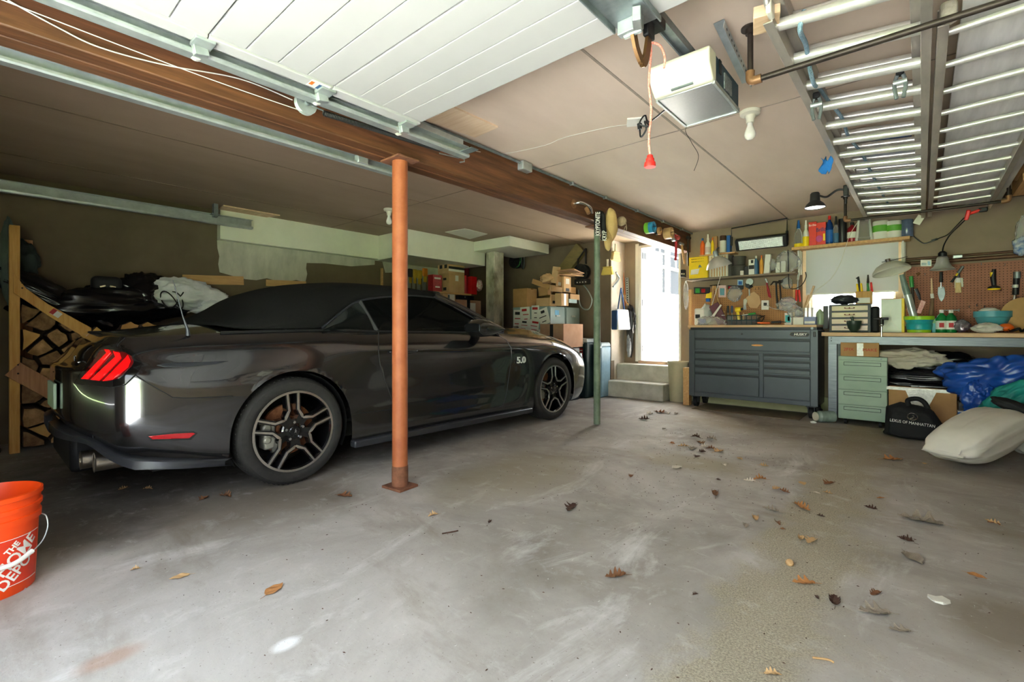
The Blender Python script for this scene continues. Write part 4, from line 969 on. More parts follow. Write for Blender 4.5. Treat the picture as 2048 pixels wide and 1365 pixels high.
s1 = aX(113, 628, -5.445); MB().box(s1, (.003, .06, .045), (math.radians(-38), 0, 0)).build('barcode_sticker', m_paper, br); MB().box(s1 + Vector((.0015, -.02, .018)), (.003, .03, .045), (math.radians(-38), 0, 0)).build('sticker_edge', m_rprint, br)
b0, b1 = aX(25, 738, -5.47), aX(135, 800, -5.47)
MB().bar(b0, b1, .025, .13, (0, 0, 1)).build('lower_brace', m_2x4b, rt, bevel=.003)
for p in [b0 + Vector((.013, .03, .03)), b0 + Vector((.013, .03, -.04)), P[0] + Vector((.028, .05, .0)), P[0] + Vector((.028, .05, -.04))]: MB().sph(p, .006, 8, 6).build('nail', m_iron, rt)
single('rack_post', MB().mm((-5.99, .30, 0), (-5.92, .375, 1.78)), m_2x4b, 'reddish stud against the olive wall behind the woodpile end', 'post', bevel=.003)
# split logs, end grain towards the car
ordn = ['bottom', 'second', 'third', 'fourth', 'fifth', 'sixth', 'seventh', 'eighth', 'ninth', 'tenth', 'eleventh']
cnt = ['first', 'second', 'third', 'fourth', 'fifth', 'sixth', 'seventh', 'eighth', 'ninth', 'tenth', 'eleventh', 'twelfth', 'thirteenth', 'fourteenth', 'fifteenth', 'sixteenth']
rl = random.Random(11)
def proj(p):
    p = Vector(p) - EYE; d = -SN * p.x + CS * p.y; return HCX + FOC * (CS * p.x + SN * p.y) / d, HORIZ - FOC * p.z / d
def clip(poly, m, n):
    out = []
    for a_, b_ in zip(poly, poly[1:] + poly[:1]):
        da, db = (a_[0] - m[0]) * n[0] + (a_[1] - m[1]) * n[1], (b_[0] - m[0]) * n[0] + (b_[1] - m[1]) * n[1]
        if da <= 0: out.append(a_)
        if da * db < 0: t_ = da / (da - db); out.append((a_[0] + (b_[0] - a_[0]) * t_, a_[1] + (b_[1] - a_[1]) * t_))
    return out
seeds = []
for row in range(12):
    for k in range(17):
        seeds.append((row, k, .35 + k * .138 + (row % 2) * .069 + rl.uniform(-.058, .058), .07 + row * .107 + rl.uniform(-.042, .042)))
for row, k, yc, zc in seeds:
    if row == 11 or k == 16: continue
    u, v = proj((-5.5, yc, zc)); lim = 1.2 - .6 * (yc - .3) if yc < .65 else 1.0
    if not (zc < lim and yc < 2.35): continue
    pl_ = [(.285, .03), (3, .03), (3, 2), (.285, 2)]
    for r2, k2, y2, z2_ in seeds:
        if (r2, k2) != (row, k) and abs(y2 - yc) < .5 and abs(z2_ - zc) < .5:
            dy, dz = y2 - yc, z2_ - zc; pl_ = clip(pl_, ((yc + y2) / 2 - dy * .05, (zc + z2_) / 2 - dz * .05), (dy, dz))
            if len(pl_) < 3: break
    if len(pl_) < 3: continue
    cy, cz = sum(p[0] for p in pl_) / len(pl_), sum(p[1] for p in pl_) / len(pl_)
    q_ = []
    for a_, b_ in zip(pl_, pl_[1:] + pl_[:1]):
        q_.append(a_)
        if math.hypot(a_[0] - b_[0], a_[1] - b_[1]) > .07: q_.append(((a_[0] + b_[0]) / 2 + rl.uniform(-.008, .008), (a_[1] + b_[1]) / 2 + rl.uniform(-.008, .004)))
    x1 = -5.515 + rl.uniform(-.08, .03); tl = rl.uniform(-.02, .02)
    sk_ = rl.uniform(.84, 1.0); q_ = [(cy + (a_ - cy) * sk_ * rl.uniform(.93, 1.04), cz + (b_ - cz) * sk_ * rl.uniform(.93, 1.04)) for a_, b_ in q_]
    A = [Vector((x1, a_, b_)) for a_, b_ in q_]; B = [Vector((-5.94, cy + (a_ - cy) * .94 + tl, cz + (b_ - cz) * .95)) for a_, b_ in q_]
    t = thing('firewood_log', 'split firewood log, %s course up, %s from the rack post' % (ordn[row], cnt[min(k, 15)]), 'log', (-5.72, cy, min(p[1] for p in q_)), group='split firewood logs in the woodpile')
    MB().loft(A, B).build('bark_sides', m_bark, t, bevel=.006, ang=30)
    cc = Vector((x1, cy, cz)); C = [cc + (p - cc) * .955 + Vector((.0008, 0, 0)) for p in A]
    MB().loft([p + Vector((.004, 0, 0)) for p in C], [p - Vector((.004, 0, 0)) for p in C]).build('cut_end', rl.choice([m_end, m_end2, m_end2, m_end3]), t, bevel=.002)
def blob(name, label, cat, c, r, mat, seed=0, amp=.25, fr=2.5, fine=.03, ff=9, flat=None, n=64, m=44, group=None, pinch=None, parent=None, shape=None):
    mb = MB().sph((0, 0, 0), 1, n, m); off = Vector((seed * 3.1, seed * 1.7, seed * 2.3))
    for v in mb.bm.verts:
        d = v.co.copy(); q = 1 + amp * noise.noise(d * fr * .6 + off) + amp * .5 * abs(noise.noise(d * fr * 1.5 + off * 2)) - fine * 2 * abs(noise.noise(d * ff * .5 + off)) + fine * noise.noise(d * ff + off)
        if pinch:
            a_ = max(0, d.dot(pinch[0])); q *= 1 + pinch[1] * max(0, a_ - .75) * 4
        p = Vector((d.x * r[0], d.y * r[1], d.z * r[2])) * q
        if shape: p = shape(p, d)
        p += Vector(c)
        if flat is not None and p.z < flat: p.z = flat + (p.z - flat) * .03
        v.co = p
    if parent: return mb.build(name, mat, parent, ang=180)
    return single(name, mb, mat, label, cat, group, ang=180)
blob('bin_bag', 'large glossy black bin bag slumped over the woodpile', 'bag', aX(215, 615, -5.73), (.2, .55, .20), m_bagb, 1, .3, 2.6, .05, 7)
blob('bin_bag.001', 'glossy black bin bag on the woodpile against the white carrier bag', 'bag', aX(288, 590, -5.8) + Vector((0, 0, 0)), (.2, .26, .21), m_bagb, 5, .3, 3, .06, 8)
blob('bin_bag.002', 'long black plastic sheet slumped down along the upper rack brace', 'bag', aX(110, 600, -5.70), (.16, .40, .13), m_bagb, 9, .3, 3, .05, 8, shape=lambda p, d: p + Vector((0, 0, -.55 * p.y)))
sd_ = thing('power_tool_case', 'black moulded case with two bright buckles on top of the bin bags', 'case', aX(212, 590, -5.68))
c = aX(213, 572, -5.68); MB().box(c, (.12, .22, .17)).build('body', m_blackr, sd_, bevel=.045, seg=4)
for dy in (-.035, .035): MB().box(c + Vector((.062, dy, -.01)), (.008, .045, .018), (.3 * (1 if dy < 0 else -1), 0, 0)).build('buckle', m_chr, sd_, bevel=.003)
wbg = blob('carrier_bag', 'white plastic carrier bag tied with a black cord on the woodpile', 'bag', aX(362, 590, -5.7), (.19, .30, .17), m_bagw, 3, .28, 2.8, .07, 7, pinch=(Vector((0, 1, -.1)).normalized(), .5))
for c_, k in ((aX(345, 600, -5.53), 0),):
    single('tie_string', MB().tube([c_ + Vector((.03 * math.sin(q * .5), .09 * math.sin(q * .21), .08 * math.cos(q * .33))) for q in range(44)], .006, 6), m_blackr, 'black cord knotted round the white carrier bag', 'cord')
blob('carrier_bag.001', 'small crumpled white bag end resting on the logs beside the car roof', 'bag', aX(418, 615, -5.65), (.13, .17, .08), m_bagw, 8, .3, 3, .09, 8)
def strip(u0, v0, u1, v1, th, label, nm='wall_cleat'):
    p, q = aX(u0, v0, LX + .012), aX(u1, v1, LX + .012); single(nm, MB().bar(p, q, .02, th), m_tan, label, 'board', bevel=.002)
strip(365, 559, 487, 562, .10, 'tan wood strip with a pale patch fixed to the olive wall above the carrier bag'); strip(532, 566, 612, 569, .075, 'tan wood strip on the olive wall beneath the grey primed patch', 'wall_cleat.001')
strip(763, 537, 763, 600, .06, 'short upright tan stud on the wall beside the orange post', 'wall_stud')
# by the rack post
t = thing('floor_pump', 'black tube with a yellow band standing beyond the rack post', 'pump', (-5.64, .06, 0))
MB().cyl((-5.64, .075, .05), (-5.64, .075, 1.30), .042).build('tube', m_black, t); MB().cyl((-5.64, .075, 1.28), (-5.64, .075, 1.305), .048).build('yellow_band', M('yellow_band', 'd2a93a', .5), t)
MB().cyl((-5.64, .075, 1.30), (-5.64, .075, 1.65), .010).build('rod', m_chr, t); MB().lathe([(.1, 0), (.1, .03), (.04, .06)], (-5.64, .075, 0)).build('foot', m_black, t)
text('LUMEON', .05, Matrix.Translation((-5.602, .055, 1.12)) @ Matrix.Rotation(PI / 2, 4, 'Z') @ Matrix.Rotation(-PI / 2, 4, 'Y'), m_galv, t)
blob('folded_tarp', 'grey green folded tarp hanging behind the yellow rack post', 'tarp', aX(17, 520, -5.62), (.05, .055, .34), M('grey_green_tarp', '4c5a55', .6), 4, .2, 2.5, .03)
blob('dark_cloth', 'dark green cloth draped over the reddish stud', 'cloth', aX(47, 520, -5.86), (.06, .10, .16), M('dark_green_cloth', '1d2a26', .6), 6, .3, 3, .05, shape=lambda p, d: p + Vector((0, 0, -.5 * p.y)))
# --- boxes by their picture corners: front-left, near edge, right edge
def box3(name, label, cat, ul, ue, ur, vt, vb, Y, mat, rz=0., rx=0., ry=0., bev=.004, group=None, parts=True, gap=.0):
    p = aY(ue, vb, Y); zt = aY(ue, vt, Y).z; x0 = aY(ul, vb, Y).x; y1 = aX(ur, vb, p.x).y
    d = (p.x - x0, max(.04, y1 - Y), zt - p.z); c = Vector(((p.x + x0) / 2, Y + d[1] / 2, p.z))
    t = thing(name, label, cat, c, rot=(rx, ry, rz), group=group)
    MB().box((0, 0, d[2] / 2), d).build('body', mat, t, bevel=bev, world=False)
    if parts and min(d) > .07:
        MB().mm((-d[0] / 2 - .0008, -.03, d[2] - .06 * d[2]), (d[0] / 2 + .0008, .03, d[2] + .001)).build('tape', m_tape, t, world=False)
        MB().mm((-.0025, -d[1] / 2 + .01, d[2] - .0008), (.0025, d[1] / 2 - .01, d[2] + .0012)).build('flap_joint', m_kprint, t, world=False)
    return t, d
def face(t, d, side, u, v, w_, h, mat, nm='label', dz=.001):
    """a flat print on a box face: side 'f' (towards the door) or 'r'"""
    if side == 'f': mb = MB().box((u * d[0], -d[1] / 2 - dz, v * d[2]), (w_ * d[0], .0015, h * d[2]))
    else: mb = MB().box((d[0] / 2 + dz, u * d[1], v * d[2]), (.0015, w_ * d[1], h * d[2]))
    return mb.build(nm, mat, t, world=False)
# shelf on the far wall
sh = thing('storage_shelf', 'dark two-tier shelf against the far wall before the concrete column', 'shelf', (-5.7, 4.8, .9))
for z, w_ in ((1.555, .025), (1.16, .025)): MB().mm((-5.99, 4.35, z - w_), (-5.42, 5.26, z)).build('shelf_board', m_tan, sh, bevel=.002)
MB().mm((-5.99, 4.3, .0), (-5.44, 4.35, 1.53)).build('side_panel', m_black, sh); MB().mm((-5.99, 5.2, 0), (-5.45, 5.26, 1.53)).build('side_panel', m_black, sh); MB().mm((-5.995, 4.35, .02), (-5.97, 5.2, 1.53)).build('back_panel', m_black, sh)
def onshelf(name, label, cat, u0, u1, vt, vb, X, mat, dx=.2, z=None, **k):
    a_ = aX(u0, vb, X); b_ = aX(u1, vb, X); zt = aX(u0, vt, X).z; z = z if z is not None else a_.z
    t = thing(name, label, cat, (X - dx / 2, (a_.y + b_.y) / 2, z)); d = (dx, b_.y - a_.y, zt - z)
    MB().box((0, 0, d[2] / 2), d).build('body', mat, t, bevel=.004, world=False)
    return t, d
t, d = onshelf('cardboard_box', 'tall tan cardboard box with a white arrow on the upper shelf', 'box', 898, 929, 547, 581, -5.45, m_card2, .24, 1.556); face(t, d, 'r', 0, .78, .2, .3, m_paper, 'arrow_print'); face(t, d, 'f', .1, .72, .3, .12, m_kprint, 'print'); face(t, d, 'f', .1, .2, .3, .16, m_kprint, 'print'); z2 = 1.556 + d[2]
t, d = onshelf('cardboard_box.001', 'cardboard box with a black and white band stacked on the tall shelf box', 'box', 897, 929, 523, 547, -5.45, m_card2, .25, z2 + .001); face(t, d, 'r', 0, .5, .98, .22, m_kprint, 'dark_band'); face(t, d, 'r', 0, .3, .98, .2, m_paper, 'pale_band'); face(t, d, 'f', -.2, .6, .25, .3, m_kprint, 'print'); face(t, d, 'f', .25, .6, .25, .3, m_kprint, 'print')
t, d = onshelf('red_carton', 'dark red carton at the shelf end beside the tan box', 'carton', 866, 884, 549, 581, -5.55, M('red_carton', '8e1a22', .4, col2='b8323a', scale=40), .12, 1.556); face(t, d, 'r', 0, .8, .7, .1, m_paper, 'print'); face(t, d, 'r', 0, .3, .5, .08, m_paper, 'print')
def vcan(name, label, cat, u, vt, vb, X, rpx, mat, cap=None, z=None, lab=None):
    p = aX(u, vb, X); s_ = (p - EYE).length / FOC * math.cos(0.0) * .98; r_ = rpx * s_; z = p.z if z is None else z; h = aX(u, vt, X).z - z
    t = thing(name, label, cat, (p.x - r_, p.y, z)); c = Vector((p.x - r_, p.y, z))
    MB().lathe([(r_ * .95, 0), (r_, .004), (r_, h * .9), (r_ * .8, h)], c, 24).build('can', mat, t)
    if cap: MB().lathe([(r_ * .7, h), (r_ * .7, h * 1.06), (r_ * .6, h * 1.08)], c, 20).build('lid', cap, t)
    if lab: MB().lathe([(r_ * 1.01, h * .25), (r_ * 1.01, h * .75)], c, 24, cap=False).build('label', lab, t)
    return t
vcan('thermos_flask', 'tall maroon cylinder on the upper shelf beside the tan box', 'flask', 937, 534, 582, -5.6, 6, M('maroon', '5a1018', .25), None, 1.556)
vcan('paint_can', 'red can on the upper shelf in front of the maroon cylinder', 'can', 933, 554, 582, -5.47, 4, M('bright_red_can', 'c21d2c', .3), m_redp, 1.556)
t, d = onshelf('snack_bag', 'red glossy bag standing at the shelf end beside the column', 'bag', 943, 954, 553, 582, -5.47, M('red_foil', 'cc1f22', .2), .12, 1.556)
blob('patterned_bag', 'small red and white bag leaning at the shelf end', 'bag', aX(957, 571, -5.47) + Vector((0, .02, 0)), (.05, .06, .095), M('patterned_foil', 'd8d4d0', .25, col2='b02832', scale=30), 2, .15, 3, .03, flat=1.557, n=32, m=22)
t, d = onshelf('cardboard_box.002', 'small tan box with a white and blue label on the lower shelf', 'box', 886, 911, 584, 612, -5.46, m_card2, .22, 1.161); face(t, d, 'r', .15, .6, .55, .8, m_paper, 'white_label'); face(t, d, 'r', -.05, .6, .15, .6, M('blue_print', '3f6f96', .5), 'blue_print')
t, d = onshelf('cardboard_box.003', 'wide tan box with a taped white sheet on the lower shelf', 'box', 913, 962, 599, 626, -5.46, m_cardi, .3, 1.161); face(t, d, 'r', .1, .6, .33, .5, m_paper, 'white_sheet'); z2 = 1.161 + d[2]
t, d = onshelf('tool_case', 'flat black case lying on the wide lower shelf box', 'case', 917, 948, 590, 599, -5.5, m_black, .25, z2 + .001); face(t, d, 'r', 0, .6, .2, .3, m_crm, 'latch')
my_ = M('yellow_card', 'c9a53a', .5)
for k, (u0, u1, vt, c_) in enumerate([(820, 828, 537, m_black), (829, 837, 538, my_), (838, 847, 540, my_), (849, 858, 536, M('orange_handle', 'd9822b', .5))]):
    a_, b_ = aX(u0, 585, LX + .08), aX(u1, 585, LX + .08); zt = aX(u0, vt, LX + .08).z
    t = thing('hand_saw', ['hand tool with a black handle hung against the wall closest to the orange post', 'hand saw in a yellow card sleeve, second out from the orange post', 'hand saw in a yellow card sleeve beside the orange handled one', 'hand saw with an orange handle hung closest to the shelf'][k], 'saw', (LX + .06, (a_.y + b_.y) / 2, 1.4))
    MB().mm((LX + .02, a_.y, 1.45), (LX + .03, b_.y - .02, zt - .1)).build('blade', m_galv, t); MB().mm((LX + .015, a_.y, zt - .13), (LX + .055, b_.y, zt)).build('handle', c_, t, bevel=.012)
    MB().mm((LX + .03, a_.y + .02, zt - .22), (LX + .034, b_.y - .01, zt - .09)).build('sleeve', my_, t)
# --- filing cabinets along the car side back wall
m_cab = M('blue_grey_cabinet', '8fa3a4', .5, .1, var=.06, scale=3); FCY, FCX = 5.45, -4.01
for k, lab in ((0, 'blue grey filing cabinet facing the yard door, nearer the car'), (1, 'blue grey filing cabinet next to the brown back wall')):
    y0 = FCY + k * .40; t = thing('filing_cabinet', lab, 'cabinet', (FCX - .35, y0 + .19, 0))
    MB().mm((FCX - .7, y0, 0), (FCX - .012, y0 + .385, 1.325)).build('case', m_cab, t, bevel=.006)
    for q in range(4):
        dr_ = MB().mm((FCX - .012, y0 + .012, .02 + q * .325), (FCX, y0 + .373, .335 + q * .325)).build('drawer', m_cab, t, bevel=.004)
        MB().mm((FCX, y0 + .14, .2 + q * .325), (FCX + .012, y0 + .24, .225 + q * .325)).build('handle', m_galv, dr_, bevel=.003)
    if k == 0: MB().mm((FCX, y0 + .12, 1.2), (FCX + .002, y0 + .22, 1.27)).build('blue_sticker', M('blue_sticker', '6fb2d8', .5), t)
rp_ = random.Random(5)
for k, (u0, u1, v0, v1, red, rz_) in enumerate([(1027, 1042, 620, 655, 1, .03), (1041, 1060, 614, 645, 1, -.05), (1038, 1060, 640, 662, 1, .08), (1063, 1078, 611, 642, 0, .02), (1077, 1098, 617, 650, 0, -.3), (1060, 1078, 640, 665, 1, .12), (1027, 1046, 652, 676, 1, -.1), (1046, 1064, 658, 680, 1, .06), (1064, 1082, 660, 684, 1, -.05)]):
    a_, b_ = aY(u0, v1, FCY - .004), aY(u1, v0, FCY - .004); c = (a_ + b_) / 2
    t = thing('paper_sheet', 'white printed sheet stuck on the cabinet side, ' + ['top corner beside the dark gap', 'with a black picture, second along the top', 'beneath the black picture sheet', 'tall one in the middle of the top', 'tilted blank one near the cabinet edge', 'with a red block in the middle', 'lowest one beside the dark gap', 'with red writing, low, second from the gap', 'with red writing, lowest nearest the carton'][k], 'paper', c, rot=(0, rz_, 0))
    w_, h = abs(b_.x - a_.x), abs(b_.z - a_.z)
    MB().box((0, -.002 * (k % 3), 0), (w_, .001, h)).build('sheet', m_paper, t, world=False)
    for q in range(3): MB().box((rp_.uniform(-.08, .08) * w_, -.0012 - .002 * (k % 3), h * (.3 - q * .3)), (w_ * rp_.uniform(.3, .75), .001, h * (.16 if q == 0 else .05))).build('print', [m_kprint, m_rprint][red if q else k % 2], t, world=False)
zc_ = 1.327
def pile(label, ul, ue, ur, vt, vb, Y, mat=m_card, **k):
    t, d = box3('cardboard_box', label, 'box', ul, ue, ur, vt, vb, Y, mat, **k)
    if abs(t.location.z - zc_) < .09: t.location.z = zc_
    return t, d
pile('open topped cardboard box on the filing cabinets beside the sloped plank', 1026, 1054, 1074, 569, 607, 5.5)
pile('low cardboard box on the cabinets with a white flap, middle of the heap', 1072, 1099, 1106, 592, 609, 5.48, m_card2)
t, d = pile('cardboard box with a taped bright side facing the yard door', 1110, 1123, 1137, 584, 609, 5.49, m_card2); face(t, d, 'r', 0, .5, .3, .95, m_ctape, 'tape_strip')
t, d = pile('upright narrow cardboard box with a barcode label near the cabinet edge', 1099, 1101, 1113, 586, 609, 5.46, m_card2, ry=.06); face(t, d, 'r', 0, .35, .4, .25, m_kprint, 'barcode')
pile('flat long cardboard box tilted across the top of the heap', 1062, 1098, 1102, 562, 572, 5.55, m_card, ry=.33)
pile('cardboard box leaning above the white flapped one', 1077, 1096, 1102, 573, 591, 5.56, m_card, ry=-.1)
pile('bright cardboard box lying across the middle of the heap', 1099, 1101, 1125, 570, 583, 5.52, m_card2, ry=.0)
pile('open cardboard box tilted at the very top of the heap', 1101, 1113, 1117, 533, 566, 5.58, m_card2, ry=.18)
t, d = pile('slim bright carton leaning against the topmost open box', 1111, 1113, 1124, 552, 574, 5.56, m_card2, ry=.1); face(t, d, 'r', 0, .3, .5, .3, m_paper, 'label')
t, d = pile('tall cardboard box with a bright side and dark label under the flattened sheets', 1124, 1128, 1142, 553, 584, 5.62, m_card2); face(t, d, 'r', 0, .15, .5, .2, m_kprint, 'dark_label'); face(t, d, 'r', 0, .7, .5, .35, m_paper, 'white_label')
pile('small cardboard box behind the tall labelled one', 1140, 1141, 1152, 574, 587, 5.9, m_card)
pile('wide low cardboard box on the cabinets closest to the hose reel', 1139, 1141, 1159, 588, 599, 5.7, m_card2)
box3('plastic_tray', 'blue grey plastic tray under the wide low cardboard box', 'tray', 1137, 1138, 1154, 598, 606, 5.66, m_cab)
for k in range(6):
    p = aY(1140, 551 - k * 1.6, 5.75); single('flat_cardboard', MB().box((p.x + .02 * math.sin(k * 2), p.y, p.z), (.26, .34, .006), (.06 * math.sin(k), .05 * math.cos(k * 2), .3 * math.sin(k * 1.7))), [m_card2, m_cardi, m_card][k % 3], 'flattened cardboard sheet, %s from the top of the stack over the tall box' % cnt[5 - k], 'cardboard', 'flattened cardboard sheets on the heap')
blob('crumpled_paper', 'ball of crumpled brown packing paper in the box heap', 'paper', aY(1095, 558, 5.6), (.11, .11, .075), m_card2, 7, .3, 3, .12, 10, n=40, m=28)
# big carton on the dark crate, bins
t, d = pile('large cardboard carton with a bright side standing before the filing cabinets', 1080, 1127, 1166, 648, 696, 5.27, m_cardi, parts=False); face(t, d, 'f', .0, .55, .14, .85, m_kprint, 'dark_tape'); face(t, d, 'f', .3, .3, .1, .15, m_kprint, 'print'); zb = t.location.z
single('storage_crate', MB().box((t.location.x + .02, t.location.y - .02, (zb - .002) / 2), (.34, .40, zb - .002)), m_black, 'dark crate under the large bright carton, mostly hidden by the car', 'crate', bevel=.02)
def bin_(label, x0, x1, y0, y1, h, mat, lid, sticker=True):
    t = thing('wheeled_bin', label, 'bin', ((x0 + x1) / 2, (y0 + y1) / 2, 0)); c = ((x0 + x1) / 2, (y0 + y1) / 2, h / 2)
    MB().box(c, ((x1 - x0) * .86, (y1 - y0) * .86, h), taper=(1.12, 1.12)).build('tub', mat, t, bevel=.02, seg=3)
    MB().box((c[0], c[1], h + .03), (x1 - x0, y1 - y0, .06), taper=(.82, .82)).build('lid', lid, t, bevel=.018, seg=3)
    for s_ in (-1, 1): MB().mm((c[0] + s_ * (x1 - x0) * .3 - .02, y0 - .03, h - .02), (c[0] + s_ * (x1 - x0) * .3 + .02, y0 + .03, h + .01)).build('latch', lid, t, bevel=.006)
    if sticker:
        s_ = MB().mm((x1 - .075, y0 - .002 + .01, h - .26), (x1 - .19, y0 + .02, h - .08)).build('warning_sticker', m_rprint, t)
        for q in range(4): MB().mm((x1 - .085, y0 + .006, h - .24 + q * .04), (x1 - .18, y0 + .02, h - .225 + q * .04)).build('sticker_line', m_paper, s_)
bin_('dark blue green bin with a grey lid and red sticker behind the car nose', -3.99, -3.60, 5.78, 6.2, .80, M('bin_teal', '1d3338', .5), M('bin_lid', '8b979c', .45))
bin_('pale blue bin tucked beside the concrete step', -3.585, -3.49, 5.98, 6.28, .74, M('bin_pale', '7fa0b0', .5), M('bin_lid2', '9fb0b8', .45), False)
# --- hose reels
def reel(label, u, v, Y, r_, col, hose, green=False):
    c = aY(u, v, Y); t = thing('hose_reel', label, 'hose reel', c + Vector((0, 0, -r_)))
    A = Euler((PI / 2, 0, 0)).to_matrix()
    MB().lathe([(r_, -.01), (r_ * 1.0, .01), (r_ * .5, .012), (r_ * .48, .09), (r_, .095), (r_, .105)], c, 32, A).build('drum', col, t)
    for k in range(6): MB().bar(c + Vector((0, -.108, 0)), c + Vector((r_ * .9 * math.cos(k * PI / 3), -.108, r_ * .9 * math.sin(k * PI / 3))), .012, .012, (0, 1, 0)).build('spoke', col, t)
    MB().tube([c + Vector((r_ * (.86 - .05 * (k // 40)) * math.cos(k * 2 * PI / 40), -.02 - .04 * ((k // 20) % 2), r_ * (.86 - .05 * (k // 40)) * math.sin(k * 2 * PI / 40))) for k in range(160)], .013, 8).build('hose', hose, t)
    return c, t
c, t = reel('black and green cord reel high on the wall beside the column', 1036, 524, 6.15, .115, m_black, M('green_hose', '2a6a34', .5))
MB().box(c + Vector((.0, -.02, .1)), (.16, .14, .07)).build('bracket', m_black, t, bevel=.01); MB().tube([c + Vector((.16 + .03 * math.cos(k * .52), -.06, -.02 + .12 * math.sin(k * .52))) for k in range(14)], .01, 6).build('looped_cord', m_black, t); MB().tube([c + Vector((-.1 - .02 * math.sin(k * .4), -.1, .05 - .05 * k)) for k in range(6)], .012, 6).build('green_tail', M('green_hose'), t) if False else None
c, t = reel('black hose reel hung on a bracket on the brown wall', 1167, 545, 6.22, .12, m_black, m_blackr)
MB().bar(c + Vector((.06, -.03, .12)), c + Vector((.06, -.03, .36)), .03, .02).bar(c + Vector((-.08, -.03, .2)), c + Vector((.06, -.03, .36)), .02, .02).bar(c + Vector((-.08, -.03, .1)), c + Vector((-.08, -.03, .22)), .02, .02).build('bracket', m_black, t, bevel=.004)
MB().mm(c + Vector((-.12, -.08, -.19)), c + Vector((.1, .05, -.11))).build('control_box', m_black, t, bevel=.01)
for k in range(4): MB().cyl(c + Vector((-.06 + .05 * k, -.082, -.16)), c + Vector((-.06 + .05 * k, -.088, -.16)), .01).build('button', m_wht, t)
single('grey_tube', MB().tube(smooth_line([aY(1162, 565, 6.28), aY(1175, 580, 6.28), aY(1184, 600, 6.28), aY(1178, 618, 6.28), aY(1166, 617, 6.28), aY(1159, 605, 6.28), aY(1157, 580, 6.3)], 8), .011, 8), m_galv, 'grey flexible tube looping below the black hose reel', 'tube')
# --- brooms, bag, umbrellas by the yard door
m_straw = M('straw_bristle', 'd9b878', .9, col2='efd9a6', scale=60, stretch=(6, 6, .5), bump=.6); m_ybr = M('yellow_bristle', 'e3c94f', .9, col2='efe08a', scale=60, stretch=(6, 6, .5), bump=.6)
def broom(label, p, w_, h, mat, col, rz):
    t = thing('hand_broom', label, 'broom', p, rz=rz)
    MB().box((0, 0, h * .35), (w_, .06, h * .7), taper=(.7, .7)).build('bristles', mat, t, world=False, bevel=.01); MB().box((0, 0, h * .74), (w_ * .72, .06, h * .12)).build('head', col, t, world=False, bevel=.01)
    MB().tube([(0, 0, h * .78), (0, 0, h * 1.15), (0, 0, h * 1.5)], [.018, .014, .017], 10).build('handle', m_crm, t, world=False)
p = aY(1215, 550, 6.3); broom('yellow bristled hand broom hung on the wall edge before the door', p, .20, .155, m_ybr, m_ybr, 0)
p = aX(1231, 522, CXW + .05); broom('natural straw whisk hung on the pale return wall by the door', p, .24, .17, m_straw, m_straw, PI / 2)
single('wall_hook', MB().tube(smooth_line([aX(1232, 545, CXW + .03), aX(1238, 555, CXW + .03), aX(1236, 562, CXW + .03), aX(1226, 574, CXW + .03)], 6), .012, 8), m_galvd, 'bent grey bracket on the pale return wall above the tote bag', 'bracket')
p0 = aX(1227, 660, CXW + .10); p1 = aX(1252, 620, CXW + .10); t = thing('tote_bag', 'white and navy tote bag hanging on the pale wall by the door', 'bag', (p0.x, (p0.y + p1.y) / 2, p0.z))
yb0, yb1, zb0, zb1 = p0.y, p1.y, p0.z, p1.z
mb = MB(); mb.box(((p0.x + .03), (yb0 + yb1) / 2, (zb0 + zb1) / 2), (.10, yb1 - yb0, zb1 - zb0), taper=(.5, .92)); mb.build('body', M('white_canvas', 'e6e9ee', .8, var=.05), t, bevel=.02, seg=3)
MB().mm((p0.x - .03, yb0 - .012, zb0), (p0.x + .06, yb0 + .03, zb1 - .02)).build('navy_side', M('navy_canvas', '23406a', .8), t, bevel=.012)
hk = Vector((p0.x + .02, (yb0 + yb1) / 2, zb1 + .32))
for s_ in (-1, 1): MB().tube(smooth_line([(p0.x + .02, (yb0 + yb1) / 2 + s_ * .10, zb1 - .01), (p0.x + .02, (yb0 + yb1) / 2 + s_ * .05, zb1 + .16), hk], 6), .011, 6).build('strap', M('navy_canvas'), t)
t = thing('umbrella', 'folded black umbrella with a tan crook handle by the door', 'umbrella', aY(1262, 718, DY - .07))
a_, b_ = aY(1258, 612, DY - .07), aY(1262, 716, DY - .07)
MB().tube([b_, b_ + (a_ - b_) * .12, b_ + (a_ - b_) * .5, b_ + (a_ - b_) * .85, a_], [.006, .03, .055, .04, .012], 9).build('canopy', m_blackr, t)
MB().tube(smooth_line([a_, aY(1250, 600, DY - .08), aY(1250, 592, DY - .08), aY(1246, 588, DY - .08), aY(1241, 591, DY - .08), aY(1240, 598, DY - .08)], 6), .011, 8).build('handle', m_tan, t)
blob('black_jacket', 'black waterproof jacket hanging beside the door frame', 'jacket', aY(1262, 640, DY - .07), (.075, .05, .22), m_bagb, 4, .3, 3, .08, 9, n=40, m=28)
blob('umbrella_sleeve', 'grey shiny umbrella sleeve hanging below the jacket', 'umbrella', aY(1258, 690, DY - .10), (.035, .03, .20), M('grey_nylon', '9aa0a8', .35, col2='5d6068', scale=12), 6, .2, 3, .06, n=28, m=24)
single('orange_rope', MB().tube(smooth_line([aY(1243, 492, DY - .03), aY(1245, 530, DY - .03), aY(1249, 575, DY - .03), aY(1250, 612, DY - .03)], 6), .009, 6), M('orange_cord', 'cf6a30', .5), 'orange cord hanging straight down the wall beside the door', 'cord')
t = thing('steel_level', 'pale slotted metal rule hung on the wall beside the door frame', 'level', aY(1257, 612, DY - .03)); p = aY(1254, 556, DY - .03); q = aY(1256, 612, DY - .03)
MB().bar(p, q, .045, .012, (0, 1, 0)).build('blade', m_galv, t)
